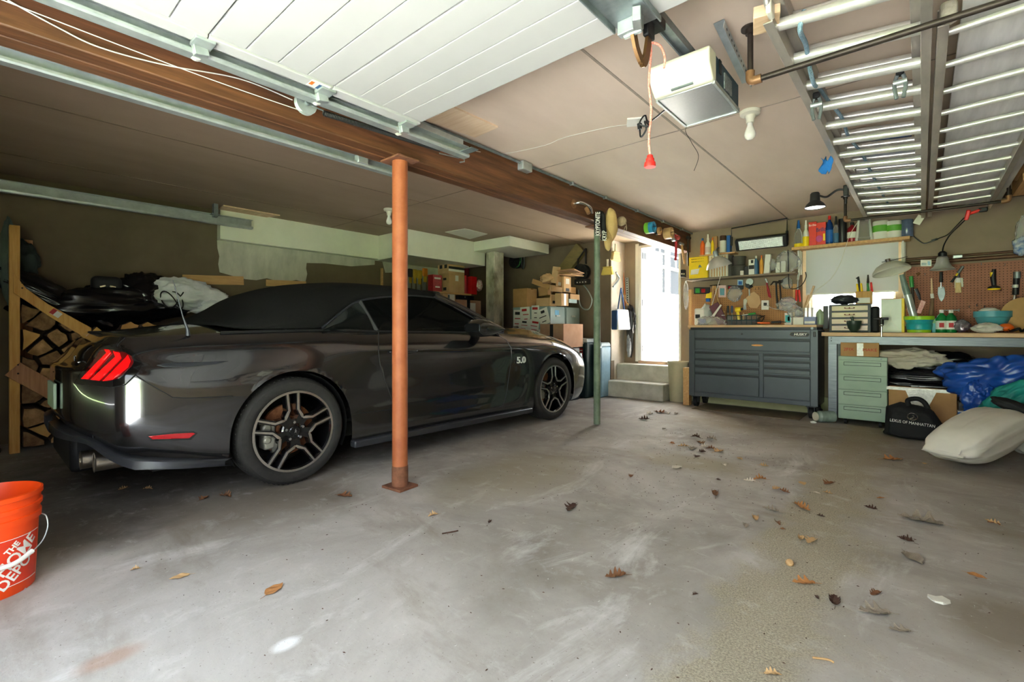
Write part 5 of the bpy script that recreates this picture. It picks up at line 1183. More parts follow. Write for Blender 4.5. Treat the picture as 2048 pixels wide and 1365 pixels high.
for k in range(12): MB().box(p + (q - p) * (k + .5) / 12 + Vector((0, -.007, 0)), (.018, .004, .018)).build('slot', m_black, t)
# --- yard door, swung outwards
struct('door_2', MB().mm((DX0, DY - .03, .515), (DX0 + .045, DY + .13, 2.268)).mm((DX1 - .03, DY - .03, .515), (DX1, DY + .13, 2.268)).mm((DX0, DY - .028, 2.23), (DX1, DY + .128, 2.27)).mm((DX0 - .05, DY - .035, .5), (DX0 + .01, DY - .001, 2.3)), m_wht, bevel=.003)
dt = thing('yard_door', 'white half-glazed yard door swung open outside the frame', 'door', (DX0 + .04, DY + .5, .52)); tag(dt, kind='structure')
hx, y0, y1 = DX0 + .035, DY + .13, DY + .72
mb = MB().mm((hx - .022, y0, .53), (hx + .022, y1, 1.28)).mm((hx - .022, y0, 2.14), (hx + .022, y1, 2.22)).mm((hx - .022, y0, 1.28), (hx + .022, y0 + .11, 2.14)).mm((hx - .022, y1 - .11, 1.28), (hx + .022, y1, 2.14)); mb.build('leaf', m_wht, dt, bevel=.004)
mb = MB()
for k in (1, 2): mb.mm((hx - .012, y0 + .11, 1.28 + k * .287 - .01), (hx + .012, y1 - .11, 1.28 + k * .287 + .01)).mm((hx - .012, y0 + .11 + k * .16 - .009, 1.28), (hx + .014, y0 + .11 + k * .16 + .009, 2.14))
mb.build('glazing_bar', m_wht, dt); MB().mm((hx - .004, y0 + .1, 1.27), (hx + .004, y1 - .1, 2.15)).build('pane', gls('clear_glass', 'ffffff', .02, .05), dt)
for y in (.62, 1.35): MB().mm((hx + .018, y0 + .1, .62), (hx + .026, y1 - .1, 1.18)).build('lower_panel', m_wht, dt, bevel=.006) if y < 1 else None
for z in (.7, 1.4, 2.12): MB().mm((DX0 + .03, DY - .01, z - .05), (DX0 + .052, DY + .13, z + .05)).build('hinge', m_black, dt, bevel=.003)
kn = MB().lathe([(.012, 0), (.012, .03), (.028, .04), (.03, .055), (.02, .068), (0, .07)], (hx + .022, y1 - .06, 1.28 - .12 + .0), 20, (0, PI / 2, 0)).build('knob', m_brass, dt)
t = thing('dryer_vent', 'small grey vent hood low on the white siding outside', 'vent', aX(1312, 712, -4.27)); p = aX(1312, 712, -4.27)
MB().box(p + Vector((.03, 0, .06)), (.06, .16, .14), (0, .2, 0)).build('hood', m_galv, t, bevel=.01)
# --- things hung on the beam
BX = BMX1
t = thing('bike_lock_chain', 'black fabric covered lock chain with white lettering over the green post', 'lock', aX(1200, 478, BX + .03))
lp = smooth_line([aX(1196, 470, BX + .05), aX(1194, 450, BX + .05), aX(1194, 435, BX + .05), aX(1199, 427, BX + .04), aX(1205, 432, BX + .06), aX(1206, 450, BX + .07), aX(1208, 468, BX + .08), aX(1206, 478, BX + .08)], 8)
MB().tube(lp, .028, 12).build('sleeve', m_blackr, t)
text('KRYPTONITE', .062, Matrix.Translation(aX(1196, 448, BX + .082)) @ Matrix.Rotation(PI / 4, 4, 'Z') @ Matrix.Rotation(-PI / 2 - .0, 4, 'Y'), m_wht, t, sx=.62, bold=.001)
text('KRYP', .06, Matrix.Translation(aX(1209, 472, BX + .112)) @ Matrix.Rotation(PI / 4, 4, 'Z') @ Matrix.Rotation(-PI / 2 - .0, 4, 'Y'), m_wht, t, sx=.7, bold=.001)
m_tanc = M('tan_canvas', 'c2a468', .9, col2='d4b87e', scale=10, bump=.15)
t = thing('work_hat', 'tan canvas cap hung on the beam beside the lock chain', 'cap', aX(1222, 490, BX + .04))
P0 = aX(1222, 450, BX + .06)
blob('crown', '', '', P0, (.055, .10, .17), m_tanc, 2, .12, 2.5, .03, n=40, m=28, parent=t); blob('peak', '', '', aX(1216, 478, BX + .06), (.03, .06, .12), m_tanc, 5, .08, 2.5, .02, n=32, m=22, parent=t)
t = thing('twine_ball', 'ball of pale twine with a loose tail hung on the beam', 'twine', aX(1243, 450, BX + .05)); m_tw = M('twine', 'b9a88c', .9, bump=.8, bscale=120, var=.2)
c = aX(1243, 443, BX + .05); mb = MB().sph(c, .048, 20, 14)
for k in range(7): mb.tube([c + Euler((k * .9, k * 1.3, 0)).to_matrix() @ Vector((.0485 * math.cos(q * .3), .0485 * math.sin(q * .3), .01 * math.sin(k))) for q in range(22)], .003, 4)
mb.build('ball', m_tw, t); MB().tube(smooth_line([c + Vector((.03, .03, 0)), c + Vector((.03, .06, -.06)), c + Vector((.03, .05, -.09)), c + Vector((.03, .03, -.05)), c + Vector((.02, .0, -.12))], 6), .003, 5).build('tail', m_tw, t)
def tape(label, u, v, r_, w_, c1, c2=None, name='tape_roll'):
    c = aX(u, v, BX + .01); t = thing(name, label, 'tape', c + Vector((w_ / 2, 0, -r_)))
    A = Euler((0, PI / 2, 0)).to_matrix()
    MB().lathe([(r_ * .6, 0), (r_, 0), (r_, w_ * (.5 if c2 else 1)), (r_ * .6, w_ * (.5 if c2 else 1)), (r_ * .6, 0)], c, 28, A, cap=False).build('roll', c1, t)
    if c2: MB().lathe([(r_ * .6, w_ * .5), (r_, w_ * .5), (r_, w_), (r_ * .6, w_), (r_ * .6, w_ * .5)], c, 28, A, cap=False).build('second_roll', c2, t)
    MB().cyl(c - Vector((.008, 0, 0)), c + Vector((w_ + .03, 0, .01)), .004, n=8).build('nail', m_iron, t)
tape('blue masking tape roll paired with a bright green one on the beam', 1292, 457, .065, .10, M('green_tape', '7cc142', .4), M('blue_tape', '2f86b5', .4))
tape('small dark tape roll on the beam beside the blue and green pair', 1312, 463, .045, .06, m_black, m_tan)
tape('tan packing tape roll on the beam near the red hammer', 1330, 468, .07, .09, M('tan_tape', 'c9a675', .4))
tape('small silver tape roll tucked below the tan roll', 1344, 476, .05, .05, m_galv)
def hung(name, label, cat, hd, pts, r_, mat, headmat, hr):
    t = thing(name, label, cat, pts[-1]); MB().tube(smooth_line(pts, 5), r_, 10).build('handle', mat, t); MB().cyl(hd[0], hd[1], hr, n=16).build('head', headmat, t)
m_redh = M('red_hammer', 'a8202c', .4)
c = aX(1352, 474, BX + .05); hung('mallet', 'red mallet hanging head up on the beam end', 'mallet', (c + Vector((0, -.07, 0)), c + Vector((0, .07, 0))), [c, aX(1352, 500, BX + .05), aX(1351, 522, BX + .05)], .016, m_redh, m_redh, .03)
c = aX(1363, 488, BX + .05); hung('hammer', 'wooden handled hammer hanging on the beam end by the back wall', 'hammer', (c + Vector((0, -.06, 0)), c + Vector((0, .05, 0))), [c, aX(1366, 508, BX + .05), aX(1369, 528, BX + .05)], .014, m_tan, m_galvd, .018)
c = aX(1376, 480, BX + .03); hung('pry_bar', 'dark iron bar hanging in the corner at the beam end', 'bar', (c + Vector((0, -.02, .03)), c + Vector((0, .06, .03))), [c, aX(1376, 505, BX + .03), aX(1376, 532, BX + .03)], .011, m_iron, m_iron, .022)
t = thing('brass_tap', 'brown and chrome tap fitting screwed to the beam', 'tap', aX(1160, 415, BX + .05)); a_ = aX(1147, 408, BX)
MB().lathe([(.04, 0), (.042, .006), (.015, .01)], a_, 20, (0, PI / 2, 0)).build('flange', m_brass, t); MB().tube(smooth_line([a_, a_ + Vector((.06, .02, .005)), a_ + Vector((.07, .12, .0)), a_ + Vector((.06, .20, -.01)), a_ + Vector((.05, .24, -.05))], 6), [.014] * 25, 10).build('spout', m_chr, t); MB().cyl(a_ + Vector((.05, .14, -.02)), a_ + Vector((.08, .14, -.075)), .02).build('valve', m_brass, t)
# --- bucket near the door
bc = Vector((-2.685, .045, 0)); t = thing('bucket', 'orange plastic bucket with white stencil lettering beside the garage door', 'bucket', bc)
m_buck = M('orange_bucket', 'e8480f', .4, var=.05); m_buckr = M('bucket_print', 'd8381a', .45, var=.04)
MB().lathe([(.0, .006), (.128, .006), (.130, .0), (.132, .004), (.143, .26), (.150, .262), (.151, .285), (.146, .288), (.147, .31), (.153, .312), (.154, .325), (.148, .328), (.149, .352), (.155, .355), (.155, .372), (.149, .374), (.146, .36), (.140, .25), (.127, .012), (0, .012)], bc, 64, cap=False).build('body', m_buck, t, ang=50)
def wrap(off, scale_, rot, zc, th0):
    def f(x, y, z):
        xr, zr = x * math.cos(rot) - z * math.sin(rot), x * math.sin(rot) + z * math.cos(rot)
        zz = zc + zr; r_ = .132 + .011 * zz / .26 + off + (.0006 if y < 0 else 0); a_ = th0 + xr / r_
        return Vector((bc.x + r_ * math.cos(a_), bc.y + r_ * math.sin(a_), zz))
    return f
th = math.radians(34)
mb = MB()
P = [[Vector((bc.x + (.1328 + .011 * z / .26) * math.cos(a_), bc.y + (.1328 + .011 * z / .26) * math.sin(a_), z)) for z in (.04, .1, .16, .215)] for a_ in [th - 1.2 + 1.85 * k / 40 for k in range(41)]]
mb.grid(P); lbp = mb.build('printed_panel', m_buckr, t, ang=180)
for z in (.04, .215): MB().tube([Vector((bc.x + (.1335 + .011 * z / .26) * math.cos(a_), bc.y + (.1335 + .011 * z / .26) * math.sin(a_), z)) for a_ in [th - 1.2 + 1.85 * k / 40 for k in range(41)]], .0012, 5).build('border_line', m_wht, lbp)
for s_, dz, dx, sz in (('THE', .045, -.055, .03), ('HOME', .012, -.0, .062), ('DEPOT', -.042, .015, .056)):
    text(s_, sz, None, m_wht, lbp, bend=wrap(.0012, 1, math.radians(42), .135 + dz, th + .02 - dx * -2.5), sx=.9, bold=.001)
MB().tube(smooth_line([bc + Vector((.03, .148, .262)), bc + Vector((.05, .160, .252)), bc + Vector((.06, .162, .205)), bc + Vector((.085, .135, .155)), bc + Vector((.14, .06, .125)), bc + Vector((.14, -.08, .15)), bc + Vector((.05, -.15, .2)), bc + Vector((-.03, -.148, .262))], 8), .0022, 6).build('wire_handle', m_galv, t)
MB().tube(smooth_line([bc + Vector((.10, .118, .145)), bc + Vector((.14, .06, .125)), bc + Vector((.15, -.03, .13))], 8), .009, 10).build('grip', m_wht, t)
# ================================================================ tool chest, benches and the work wall
def cloneM(): pass
def pegmat(name, c1, c2, pitch=.0254):
    m = M(name, c1, .75, col2=c2, scale=4); nt = m.node_tree; b = nt.nodes['Principled BSDF']; L = nt.links.new
    src = b.inputs['Base Color'].links[0].from_socket
    tc = nt.nodes.new('ShaderNodeTexCoord'); sc_ = nt.nodes.new('ShaderNodeVectorMath'); sc_.operation = 'SCALE'; sc_.inputs['Scale'].default_value = 1 / pitch; L(tc.outputs['Object'], sc_.inputs[0])
    fr = nt.nodes.new('ShaderNodeVectorMath'); fr.operation = 'FRACTION'; L(sc_.outputs[0], fr.inputs[0])
    mu = nt.nodes.new('ShaderNodeVectorMath'); mu.operation = 'MULTIPLY'; mu.inputs[1].default_value = (1, 0, 1); L(fr.outputs[0], mu.inputs[0])
    d = nt.nodes.new('ShaderNodeVectorMath'); d.operation = 'DISTANCE'; d.inputs[1].default_value = (.5, 0, .5); L(mu.outputs[0], d.inputs[0])
    lt = nt.nodes.new('ShaderNodeMath'); lt.operation = 'LESS_THAN'; lt.inputs[1].default_value = .15; L(d.outputs['Value'], lt.inputs[0])
    mx = nt.nodes.new('ShaderNodeMix'); mx.data_type = 'RGBA'; L(lt.outputs[0], mx.inputs[0]); L(src, mx.inputs[6]); mx.inputs[7].default_value = (*lin('2a1a10'), 1); L(mx.outputs[2], b.inputs['Base Color'])
    return m
m_peg = pegmat('pegboard', '9c6f45', 'b48455'); m_peg2 = pegmat('red_pegboard', '8f5f48', 'a5705a')
m_chest = M('chest_grey', '4b5156', .42, .35, var=.08, scale=6); m_chestd = M('chest_dark', '24272b', .45, .2); m_btop = wood('bench_wood', 'c8a078', 'dcb88e', 'x', .5, 5)
m_steel = M('brushed_steel', '484c51', .34, .6, col2='63686d', scale=20, stretch=(.4, 8, 8)); m_mint = M('mint_cabinet', '93aa97', .55, .1, col2='aabdab', scale=3, stretch=(.5, 1, 1))
m_spun = M('spun_aluminium', 'c9c9c6', .32, .55, var=.08, scale=20)
m_film = gls('poly_film', 'fafbfc', .35, .22, 1.06); m_clear = gls('clear_plastic', 'f6f8f8', .04, .06)
m_org = M('orange_plastic', 'e2651f', .4, var=.05); m_yel = M('yellow_plastic', 'f0cf1d', .45, var=.04); m_blu = M('blue_plastic', '1f5fa8', .4, var=.05); m_grnp = M('green_plastic', '2f8a3a', .35, var=.05); m_teal = M('teal_plastic', '1f9fa6', .4, var=.04); m_lime = M('lime_plastic', '9ccf23', .4, var=.04)
def wbox(name, label, cat, u0, u1, vt, vb, Y, dep, mat, z=None, rz=0., rx=0., ry=0., bev=.003, group=None):
    a_, b_ = aY(u0, vb, Y), aY(u1, vb, Y); um = (u0 + u1) / 2; zb = aY(um, vb, Y).z if z is None else z; zt = aY(um, vt, Y).z
    d = (b_.x - a_.x, dep, zt - zb); t = thing(name, label, cat, ((a_.x + b_.x) / 2, Y + dep / 2, zb), rot=(rx, ry, rz), group=group)
    MB().box((0, 0, d[2] / 2), d).build('body', mat, t, bevel=min(bev, min(d) * .3), world=False); return t, d
def wround(name, label, cat, u, w_, vt, vb, Y, prof, mat, z=None, cap=None, lab=None, group=None, n=24, rot=None, labr=(.2, .7)):
    """turned thing; prof in units of (radius, height)"""
    p = aY(u, vb, Y); r_ = w_ / 2 * mpp(u, Y); zb = p.z if z is None else z; h = aY(u, vt, Y).z - zb
    t = thing(name, label, cat, (p.x, Y, zb), rot=rot or (0, 0, 0), group=group)
    MB().lathe([(a_ * r_, b_ * h) for a_, b_ in prof], (0, 0, 0), n, cap=False).build('body', mat, t, world=False)
    if cap: MB().lathe([(a_ * r_, b_ * h) for a_, b_ in cap[1]], (0, 0, 0), n, cap=False).build('cap', cap[0], t, world=False)
    if lab:
        rr = max(a_ for a_, b_ in prof) * r_ + .0008
        MB().lathe([(rr, labr[0] * h), (rr, labr[1] * h)], (0, 0, 0), n, cap=False).build('label', lab, t, world=False)
    return t, r_, h
BOT = [(0, 0), (.95, 0), (1, .04), (1, .58), (.8, .72), (.35, .82), (.32, .88), (0, .88)]; BCAP = [(.4, .86), (.4, .98), (.32, 1), (0, 1)]
CAN = [(0, 0), (.95, 0), (1, .02), (1, .96), (.94, 1), (0, 1)]
SPR = [(0, 0), (.95, 0), (1, .03), (1, .4), (.85, .55), (.4, .66), (.36, .7), (0, .7)]; SCAP = [(.42, .69), (.42, .8), (.3, .85), (.25, 1), (0, 1)]
def tip(t, d, u, v, w_, h, mat, nm='label'):
    return MB().box((u * d[0], -d[1] / 2 - .0008, v * d[2]), (w_ * d[0], .0014, h * d[2])).build(nm, mat, t, world=False)
# --- rolling tool chest
CY = 6.1; a = aY(1378, 792, CY); b = aY(1636, 814, CY); cx0, cx1 = a.x, b.x; cz0 = (a.z + b.z) / 2; cz1 = aY(1378, 660, CY).z; wz = aY(1378, 651, CY).z
ch = thing('tool_chest', 'charcoal grey rolling tool chest with a wooden top against the back wall', 'tool chest', ((cx0 + cx1) / 2, CY + .24, 0))
W, H = cx1 - cx0, cz1 - cz0
MB().mm((cx0, CY + .012, cz0), (cx1, CY + .47, cz1)).build('body', m_chest, ch, bevel=.008)
for x0, x1, z0, z1 in [(0, .05, 0, 1), (.95, 1, 0, 1), (.05, .95, 0, .06), (.05, .95, .88, 1), (.05, .95, .675, .70), (.585, .615, .06, .675)]:
    MB().mm((cx0 + x0 * W, CY, cz0 + z0 * H), (cx0 + x1 * W, CY + .03, cz0 + z1 * H)).build('face_frame', m_chest, ch, bevel=.003)
def drawer(x0, x1, z0, z1):
    d_ = MB().mm((cx0 + x0 * W + .004, CY - .001, cz0 + z0 * H), (cx0 + x1 * W - .004, CY + .03, cz0 + z1 * H - .028)).build('drawer', m_chest, ch, bevel=.004)
    MB().prism([(-.0, 0), (-.012, .004), (-.014, .018), (-.004, .022), (0, .022)], (x1 - x0) * W - .01, Matrix.Translation((cx0 + (x0 + x1) / 2 * W, CY + .002, cz0 + z1 * H - .026)) @ Matrix.Rotation(PI / 2, 4, 'Z') @ Matrix.Scale(-1, 4, (1, 0, 0))).build('handle', m_chestd, d_)
    return d_
d1 = drawer(.05, .95, .71, .88)
for z0, z1 in ((.585, .675), (.48, .575), (.375, .47), (.07, .365)): drawer(.05, .585, z0, z1)
for z0, z1 in ((.60, .675), (.505, .59), (.405, .495), (.07, .39)): drawer(.615, .95, z0, z1)
MB().sph((cx0 + .57 * W, CY - .001, cz0 + .785 * H), (.065, .002, .011), 20, 8).build('orange_sticker', M('orange_print', 'd98a3a', .5, col2='e8b070', scale=60), d1)
MB().mm((cx0 + .012, CY + .02, cz1), (cx1 - .012, CY + .45, wz - .028)).build('top_tray', m_chestd, ch); MB().mm((cx0 - .012, CY - .012, wz - .028), (cx1 - .01, CY + .47, wz)).build('wooden_top', m_btop, ch, bevel=.003)
lx, lz = cx0 + .875 * W, cz0 + .94 * H
P = [(math.copysign(.068, math.cos(t)) + .022 * math.cos(t), .022 * math.sin(t)) for t in [2 * PI * k / 32 for k in range(32)]]
MB().tube([(lx + x, CY - .002, lz + z) for x, z in P], .003, 6, closed=True).build('badge_rim', m_chr, ch)
MB().prism([(x * .97, z * .9) for x, z in P], .003, Matrix.Translation((lx, CY - .0, lz))).build('badge_plate', m_chestd, ch); text('HUSKY', .034, Matrix.Translation((lx + .008, CY - .0035, lz)), m_wht, ch, sx=1.15, shear=.2, bold=.0012)
MB().cyl((cx0 + .45 * W, CY - .004, lz), (cx0 + .45 * W, CY + .005, lz), .011).build('lock', m_black, ch)
MB().mm((cx1 - .045, CY - .012, lz - .025), (cx1 - .02, CY, lz + .03)).build('latch', m_black, ch, bevel=.004); MB().cyl((cx1 - .055, CY - .006, cz1 + .018), (cx1 - .055, CY + .02, cz1 + .018), .014).build('lock', m_galvd, ch)
for x in (cx0 + .07, cx1 - .07):
    for y in (CY + .07, CY + .40):
        c_ = MB().cyl((x - .022, y, .062), (x + .022, y, .062), .062, n=28).build('caster', m_blackr, ch, bevel=.004)
        MB().mm((x - .034, y - .035, .06), (x - .026, y + .035, cz0)).mm((x + .026, y - .035, .06), (x + .034, y + .035, cz0)).mm((x - .05, y - .05, cz0 - .012), (x + .05, y + .05, cz0)).cyl((x - .036, y, .062), (x + .036, y, .062), .01).build('fork', m_chestd, c_)
single('floor_board', MB().mm((cx0 + .1, 5.92, .001), (cx1 - .15, 6.45, .007)), M('floor_board', '6e6352', .8, var=.2), 'thin brown board lying on the floor beneath the tool chest', 'board')
t, r_, h = wround('waste_bin', 'beige plastic waste bin between the step and the tool chest', 'waste bin', 1356, 40, 723, 803, 6.42, [(.0, .01), (.78, 0), (.8, .02), (.98, .95), (1.02, .96), (1.03, 1), (.97, 1), (.95, .95), (.75, .03), (0, .03)], M('beige_plastic', 'b3aa8c', .5, var=.06), z=.001)
t, d = wbox('wood_offcut', 'pale wood board standing against the tool chest corner', 'board', 1366, 1378, 736, 812, 6.15, .09, m_tan, z=.001)
# --- pegboard, shelves over the chest
px0, px1 = aY(1383, 600, BY).x, aY(1592, 600, BY).x
pgz = 1.545
single('pegboard', MB().mm((px0, BY - .014, 1.03), (px1, BY - .008, pgz)), m_peg, 'brown pegboard above the tool chest', 'pegboard')
for x in (px0, px1): single('pegboard_batten' if x == px0 else 'pegboard_batten.001', MB().mm((x - .03, BY - .03, 1.0), (x + .012, BY - .002, pgz)), m_tan, ['upright pine batten at the pegboard edge beside the yard door', 'upright pine batten at the pegboard edge beside the window'][x == px1], 'batten', bevel=.002)
s1 = aY(1372, 557, 6.36); s2 = aY(1588, 545, 6.36); shz = (s1.z + s2.z) / 2
single('work_shelf', MB().mm((s1.x, 6.36, shz - .022), (s2.x + .02, BY - .002, shz)), wood('grey_board', '6f6252', '8a7b68', 'x'), 'grey brown shelf board above the pegboard', 'shelf', bevel=.002)
u1 = aY(1398, 511, 6.44); u2 = aY(1470, 503, 6.44); uz = (u1.z + u2.z) / 2
single('small_shelf', MB().mm((u1.x, 6.44, uz - .018), (u2.x, BY - .002, uz)), m_tan, 'short brown shelf holding bottles beside the heater', 'shelf', bevel=.002)
sy = 6.47
wround('bottle', 'orange bottle with a blue cap, end of the short shelf', 'bottle', 1405, 9, 477, 508, 6.52, BOT, m_org, uz, (m_blu, BCAP)); wround('bottle.001', 'white bottle on the short shelf beside the orange one', 'bottle', 1416, 12, 469, 508, 6.52, SPR, m_wht, uz, (m_wht, SCAP), M('orange_grey_label', 'd9b8a6', .5, col2='c9cdd0', scale=80), labr=(.1, .38))
wround('glue_tube', 'thin yellow tube on the short shelf', 'tube', 1425, 6, 476, 507, 6.5, BOT, m_yel, uz, (m_org, BCAP)); wbox('hardback_box', 'tan box on the short shelf behind the yellow tube', 'box', 1424, 1434, 473, 506, 6.54, .05, m_card, uz)
wround('spray_can', 'white labelled aerosol can with a brown top on the short shelf', 'can', 1446, 12, 472, 503, 6.52, CAN, M('brown_can', '4a2f22', .4), uz, None, m_wht, labr=(.05, .72)); wbox('book', 'blue book upright on the short shelf next to the heater', 'book', 1453, 1460, 471, 502, 6.5, .09, m_blu, uz)
t, d = wbox('boxed_manual', 'bright yellow boxed lamp packaging standing on the grey shelf end', 'packaging', 1378, 1415, 514, 552, 6.38, .05, m_yel, shz)
for k in range(8):
    for q in range(2): MB().cyl((-.33 * d[0] + k * .085 * d[0], -d[1] / 2 - .001, d[2] * (.9 - q * .12)), (-.33 * d[0] + k * .085 * d[0], -d[1] / 2 + .001, d[2] * (.9 - q * .12)), .007 * (1 - k * .07), n=10).build('black_dot', m_kprint, t, world=False)
MB().prism([(-.42 * d[0], .18 * d[2]), (.0, .2 * d[2]), (.08 * d[0], .45 * d[2]), (-.38 * d[0], .42 * d[2])], .002, Matrix.Translation((0, -d[1] / 2, 0))).build('white_picture', m_paper, t, world=False); MB().prism([(.0, .5 * d[2]), (.2 * d[0], .5 * d[2]), (.12 * d[0], .62 * d[2]), (.06 * d[0], .62 * d[2])], .002, Matrix.Translation((0, -d[1] / 2, 0))).build('lamp_picture', m_galvd, t, world=False)
t, d = wbox('patterned_box', 'cream patterned carton on the grey shelf behind the dome lamp', 'box', 1418, 1456, 510, 549, 6.46, .1, m_crm, shz); [tip(t, d, -.35 + .14 * k, .5, .05, .9, m_tan, 'stripe') for k in range(6)]
POT = [(0, 0), (.85, 0), (.95, .05), (1, .45), (1.06, .47), (1.06, .52), (.95, .54), (.9, .56), (.98, .95), (1.03, .97), (1.03, 1), (0, 1)]
wround('plant_pot', 'stacked dark grey pots on the grey shelf', 'pot', 1478, 25, 514, 546, 6.48, POT, M('dark_pot', '4a4842', .7), shz); wround('plant_pot.001', 'shadowed dark pot between the cream carton and the stacked pots', 'pot', 1459, 16, 512, 547, 6.53, CAN, M('dark_pot'), shz)
wbox('black_case', 'small black case beside the stacked pots on the shelf', 'case', 1488, 1497, 533, 545, 6.45, .06, m_black, shz); wround('plastic_disc', 'small white lid lying on the shelf edge', 'lid', 1484, 7, 542, 545, 6.39, CAN, m_wht, shz)
t, d = wbox('small_carton', 'white carton with black print on the grey shelf', 'carton', 1497, 1509, 519, 544, 6.42, .06, m_wht, shz); tip(t, d, 0, .5, .9, .25, m_kprint, 'print'); tip(t, d, .1, .85, .4, .2, m_kprint, 'print')
wround('bottle.002', 'blue bottle with a white cap on the grey shelf', 'bottle', 1512, 10, 512, 543, 6.45, BOT, M('steel_blue', '3d6788', .35), shz, (m_wht, BCAP)); wround('bottle.003', 'orange squeeze bottle on the grey shelf', 'bottle', 1523, 7, 511, 542, 6.43, BOT, M('amber_plastic', 'd99a3c', .4), shz, (m_org, BCAP))
wbox('white_carton', 'tall white carton tilted on the grey shelf', 'carton', 1527, 1538, 509, 542, 6.43, .07, m_wht, shz, ry=.08); blob('plastic_bag', 'clear plastic bag of fittings at the window end of the shelf', 'bag', aY(1575, 524, 6.46), (.13, .08, .13), m_film, 5, .25, 3, .09, 8, n=48, m=32)
for k, (u0, u1, vt) in enumerate([(1551, 1560, 525), (1562, 1571, 522)]): wbox('fitting_box', ['small white box in the clear bag, nearer the carton', 'small white box in the clear bag, nearer the window'][k], 'box', u0, u1, vt, 541, 6.44, .05, m_wht, shz)
blob('orange_wad', 'orange and clear wrapper on the shelf beside the white carton', 'wrapper', aY(1546, 530, 6.46), (.045, .05, .07), m_film, 9, .25, 3, .1, 8, n=32, m=22)
# --- infrared heater
ht = thing('wall_heater', 'black infrared heater with a silver grille hung above the shelf', 'heater', aY(1520, 505, 6.40))
c = aY(1521, 487, 6.38); wd_ = aY(1573, 480, 6.38).x - aY(1470, 493, 6.38).x; RT = Euler((math.radians(28), 0, 0)).to_matrix()
def hT(x, y, z): return c + RT @ Vector((x, y, z))
MB().box(hT(0, .03, 0), (wd_, .07, .15), RT).build('housing', m_black, ht, bevel=.012, seg=3)
gr = MB()
for k in range(46): gr.box(hT(-wd_ * .42 + k * wd_ * .84 / 45, -.012, 0), (.002, .008, .11), RT)
for k in range(14): gr.box(hT(0, -.012, -.055 + k * .0085), (wd_ * .84, .006, .002), RT)
gr.build('grille', m_chr, ht); MB().box(hT(0, -.004, 0), (wd_ * .86, .008, .118), RT).build('reflector', M('heater_reflector', 'd5d5d2', .2, .8, col2='8d8d8b', scale=40), ht)
MB().box(hT(-wd_ * .465, -.012, 0), (wd_ * .06, .01, .12), RT).build('end_panel', m_chestd, ht, bevel=.003)
q1, q2 = aY(1463, 462, 6.42), aY(1574, 442, 6.42)
MB().tube([q1 + Vector((0, 0, -.16)), q1 + Vector((0, 0, .03)), q2 + Vector((0, 0, .03)), q2 + Vector((0, 0, -.22))], .008, 8).cyl(q1 + Vector((0, 0, -.19)), q1 + Vector((0, 0, -.08)), .014).cyl(q2 + Vector((0, 0, -.24)), q2 + Vector((0, 0, -.12)), .014).build('hanging_frame', m_black, ht)
single('heater_cord', MB().tube(smooth_line([aY(1576, 500, 6.4), aY(1577, 540, 6.38), aY(1578, 572, 6.36), aY(1583, 578, 6.36), aY(1592, 577, 6.36), aY(1604, 570, 6.38), aY(1612, 555, 6.42), aY(1611, 545, 6.5)], 8), .005, 6), m_black, 'black cord hanging from the heater and looping by the window', 'cord')
# --- clamp lamp with a spun dome
c = aY(1438, 531, 6.2); rL = 24 * mpp(1438, 6.2)
lp_ = thing('dome_lamp', 'silver dome clamp lamp hanging in front of the grey shelf', 'lamp', c + Vector((0, 0, -.02)), rot=(math.radians(12), math.radians(-10), 0))
DOME = [(1, 0), (1.02, .0), (.97, .12), (.86, .34), (.62, .62), (.36, .8), (.2, .88), (.2, .93)]
MB().lathe([(a_ * rL, b_ * rL) for a_, b_ in DOME], (0, 0, 0), 40, cap=False).build('dome', m_spun, lp_, world=False, solid=.0015); MB().lathe([(.2 * rL, .9 * rL), (.22 * rL, 1.25 * rL), (.15 * rL, 1.4 * rL), (0, 1.4 * rL)], (0, 0, 0), 20, cap=False).build('socket', m_galvd, lp_, world=False); MB().sph((0, 0, .42 * rL), .03, 16, 12).build('bulb', m_bulb, lp_, world=False)
MB().tube([(.0, 0, 1.2 * rL), (.01, .06, 1.5 * rL), (.0, .2, 1.55 * rL)], .008, 8).build('clamp_arm', m_galvd, lp_, world=False)
single('lamp_flex', MB().tube(smooth_line([aY(1440, 540, 6.25), aY(1441, 552, 6.28), aY(1436, 570, 6.3), aY(1430, 590, 6.3), aY(1424, 610, 6.3), aY(1419, 620, 6.32)], 8), .004, 6), m_wht, 'white cord hanging from the dome lamp in front of the pegboard', 'cord')
# --- tools on the pegboard
PY = BY - .03
def plate(name, label, cat, pts, th, parts, Y=PY):
    """flat hung tool: parts = [(partname, [(u, v), ...], thickness, mat)]"""
    us = [u for _, q, _, _ in parts for u, _ in q]; vs = [v for _, q, _, _ in parts for _, v in q]
    t = thing(name, label, cat, aY(sum(us) / len(us), max(vs), Y))
    for nm, q, th_, mat in parts:
        A = [aY(u, v, Y) + Vector((0, -th_ / 2, 0)) for u, v in q]; MB().loft(A, [p + Vector((0, th_, 0)) for p in A]).build(nm, mat, t, bevel=min(.004, th_ * .3), ang=30)
    return t
def stick(name, label, cat, parts, Y=PY):
    """parts = [(partname, [(u, v)...], radius or list, mat)]"""
    allp = [q for _, ps, _, _ in parts for q in ps]; t = thing(name, label, cat, aY(allp[0][0], max(v for _, v in allp), Y))
    for nm, ps, r_, mat in parts: MB().tube([aY(u, v, Y) for u, v in ps], r_, 10).build(nm, mat, t)
    return t
def rect(u0, v0, u1, v1): return [(u0, v0), (u1, v0), (u1, v1), (u0, v1)]
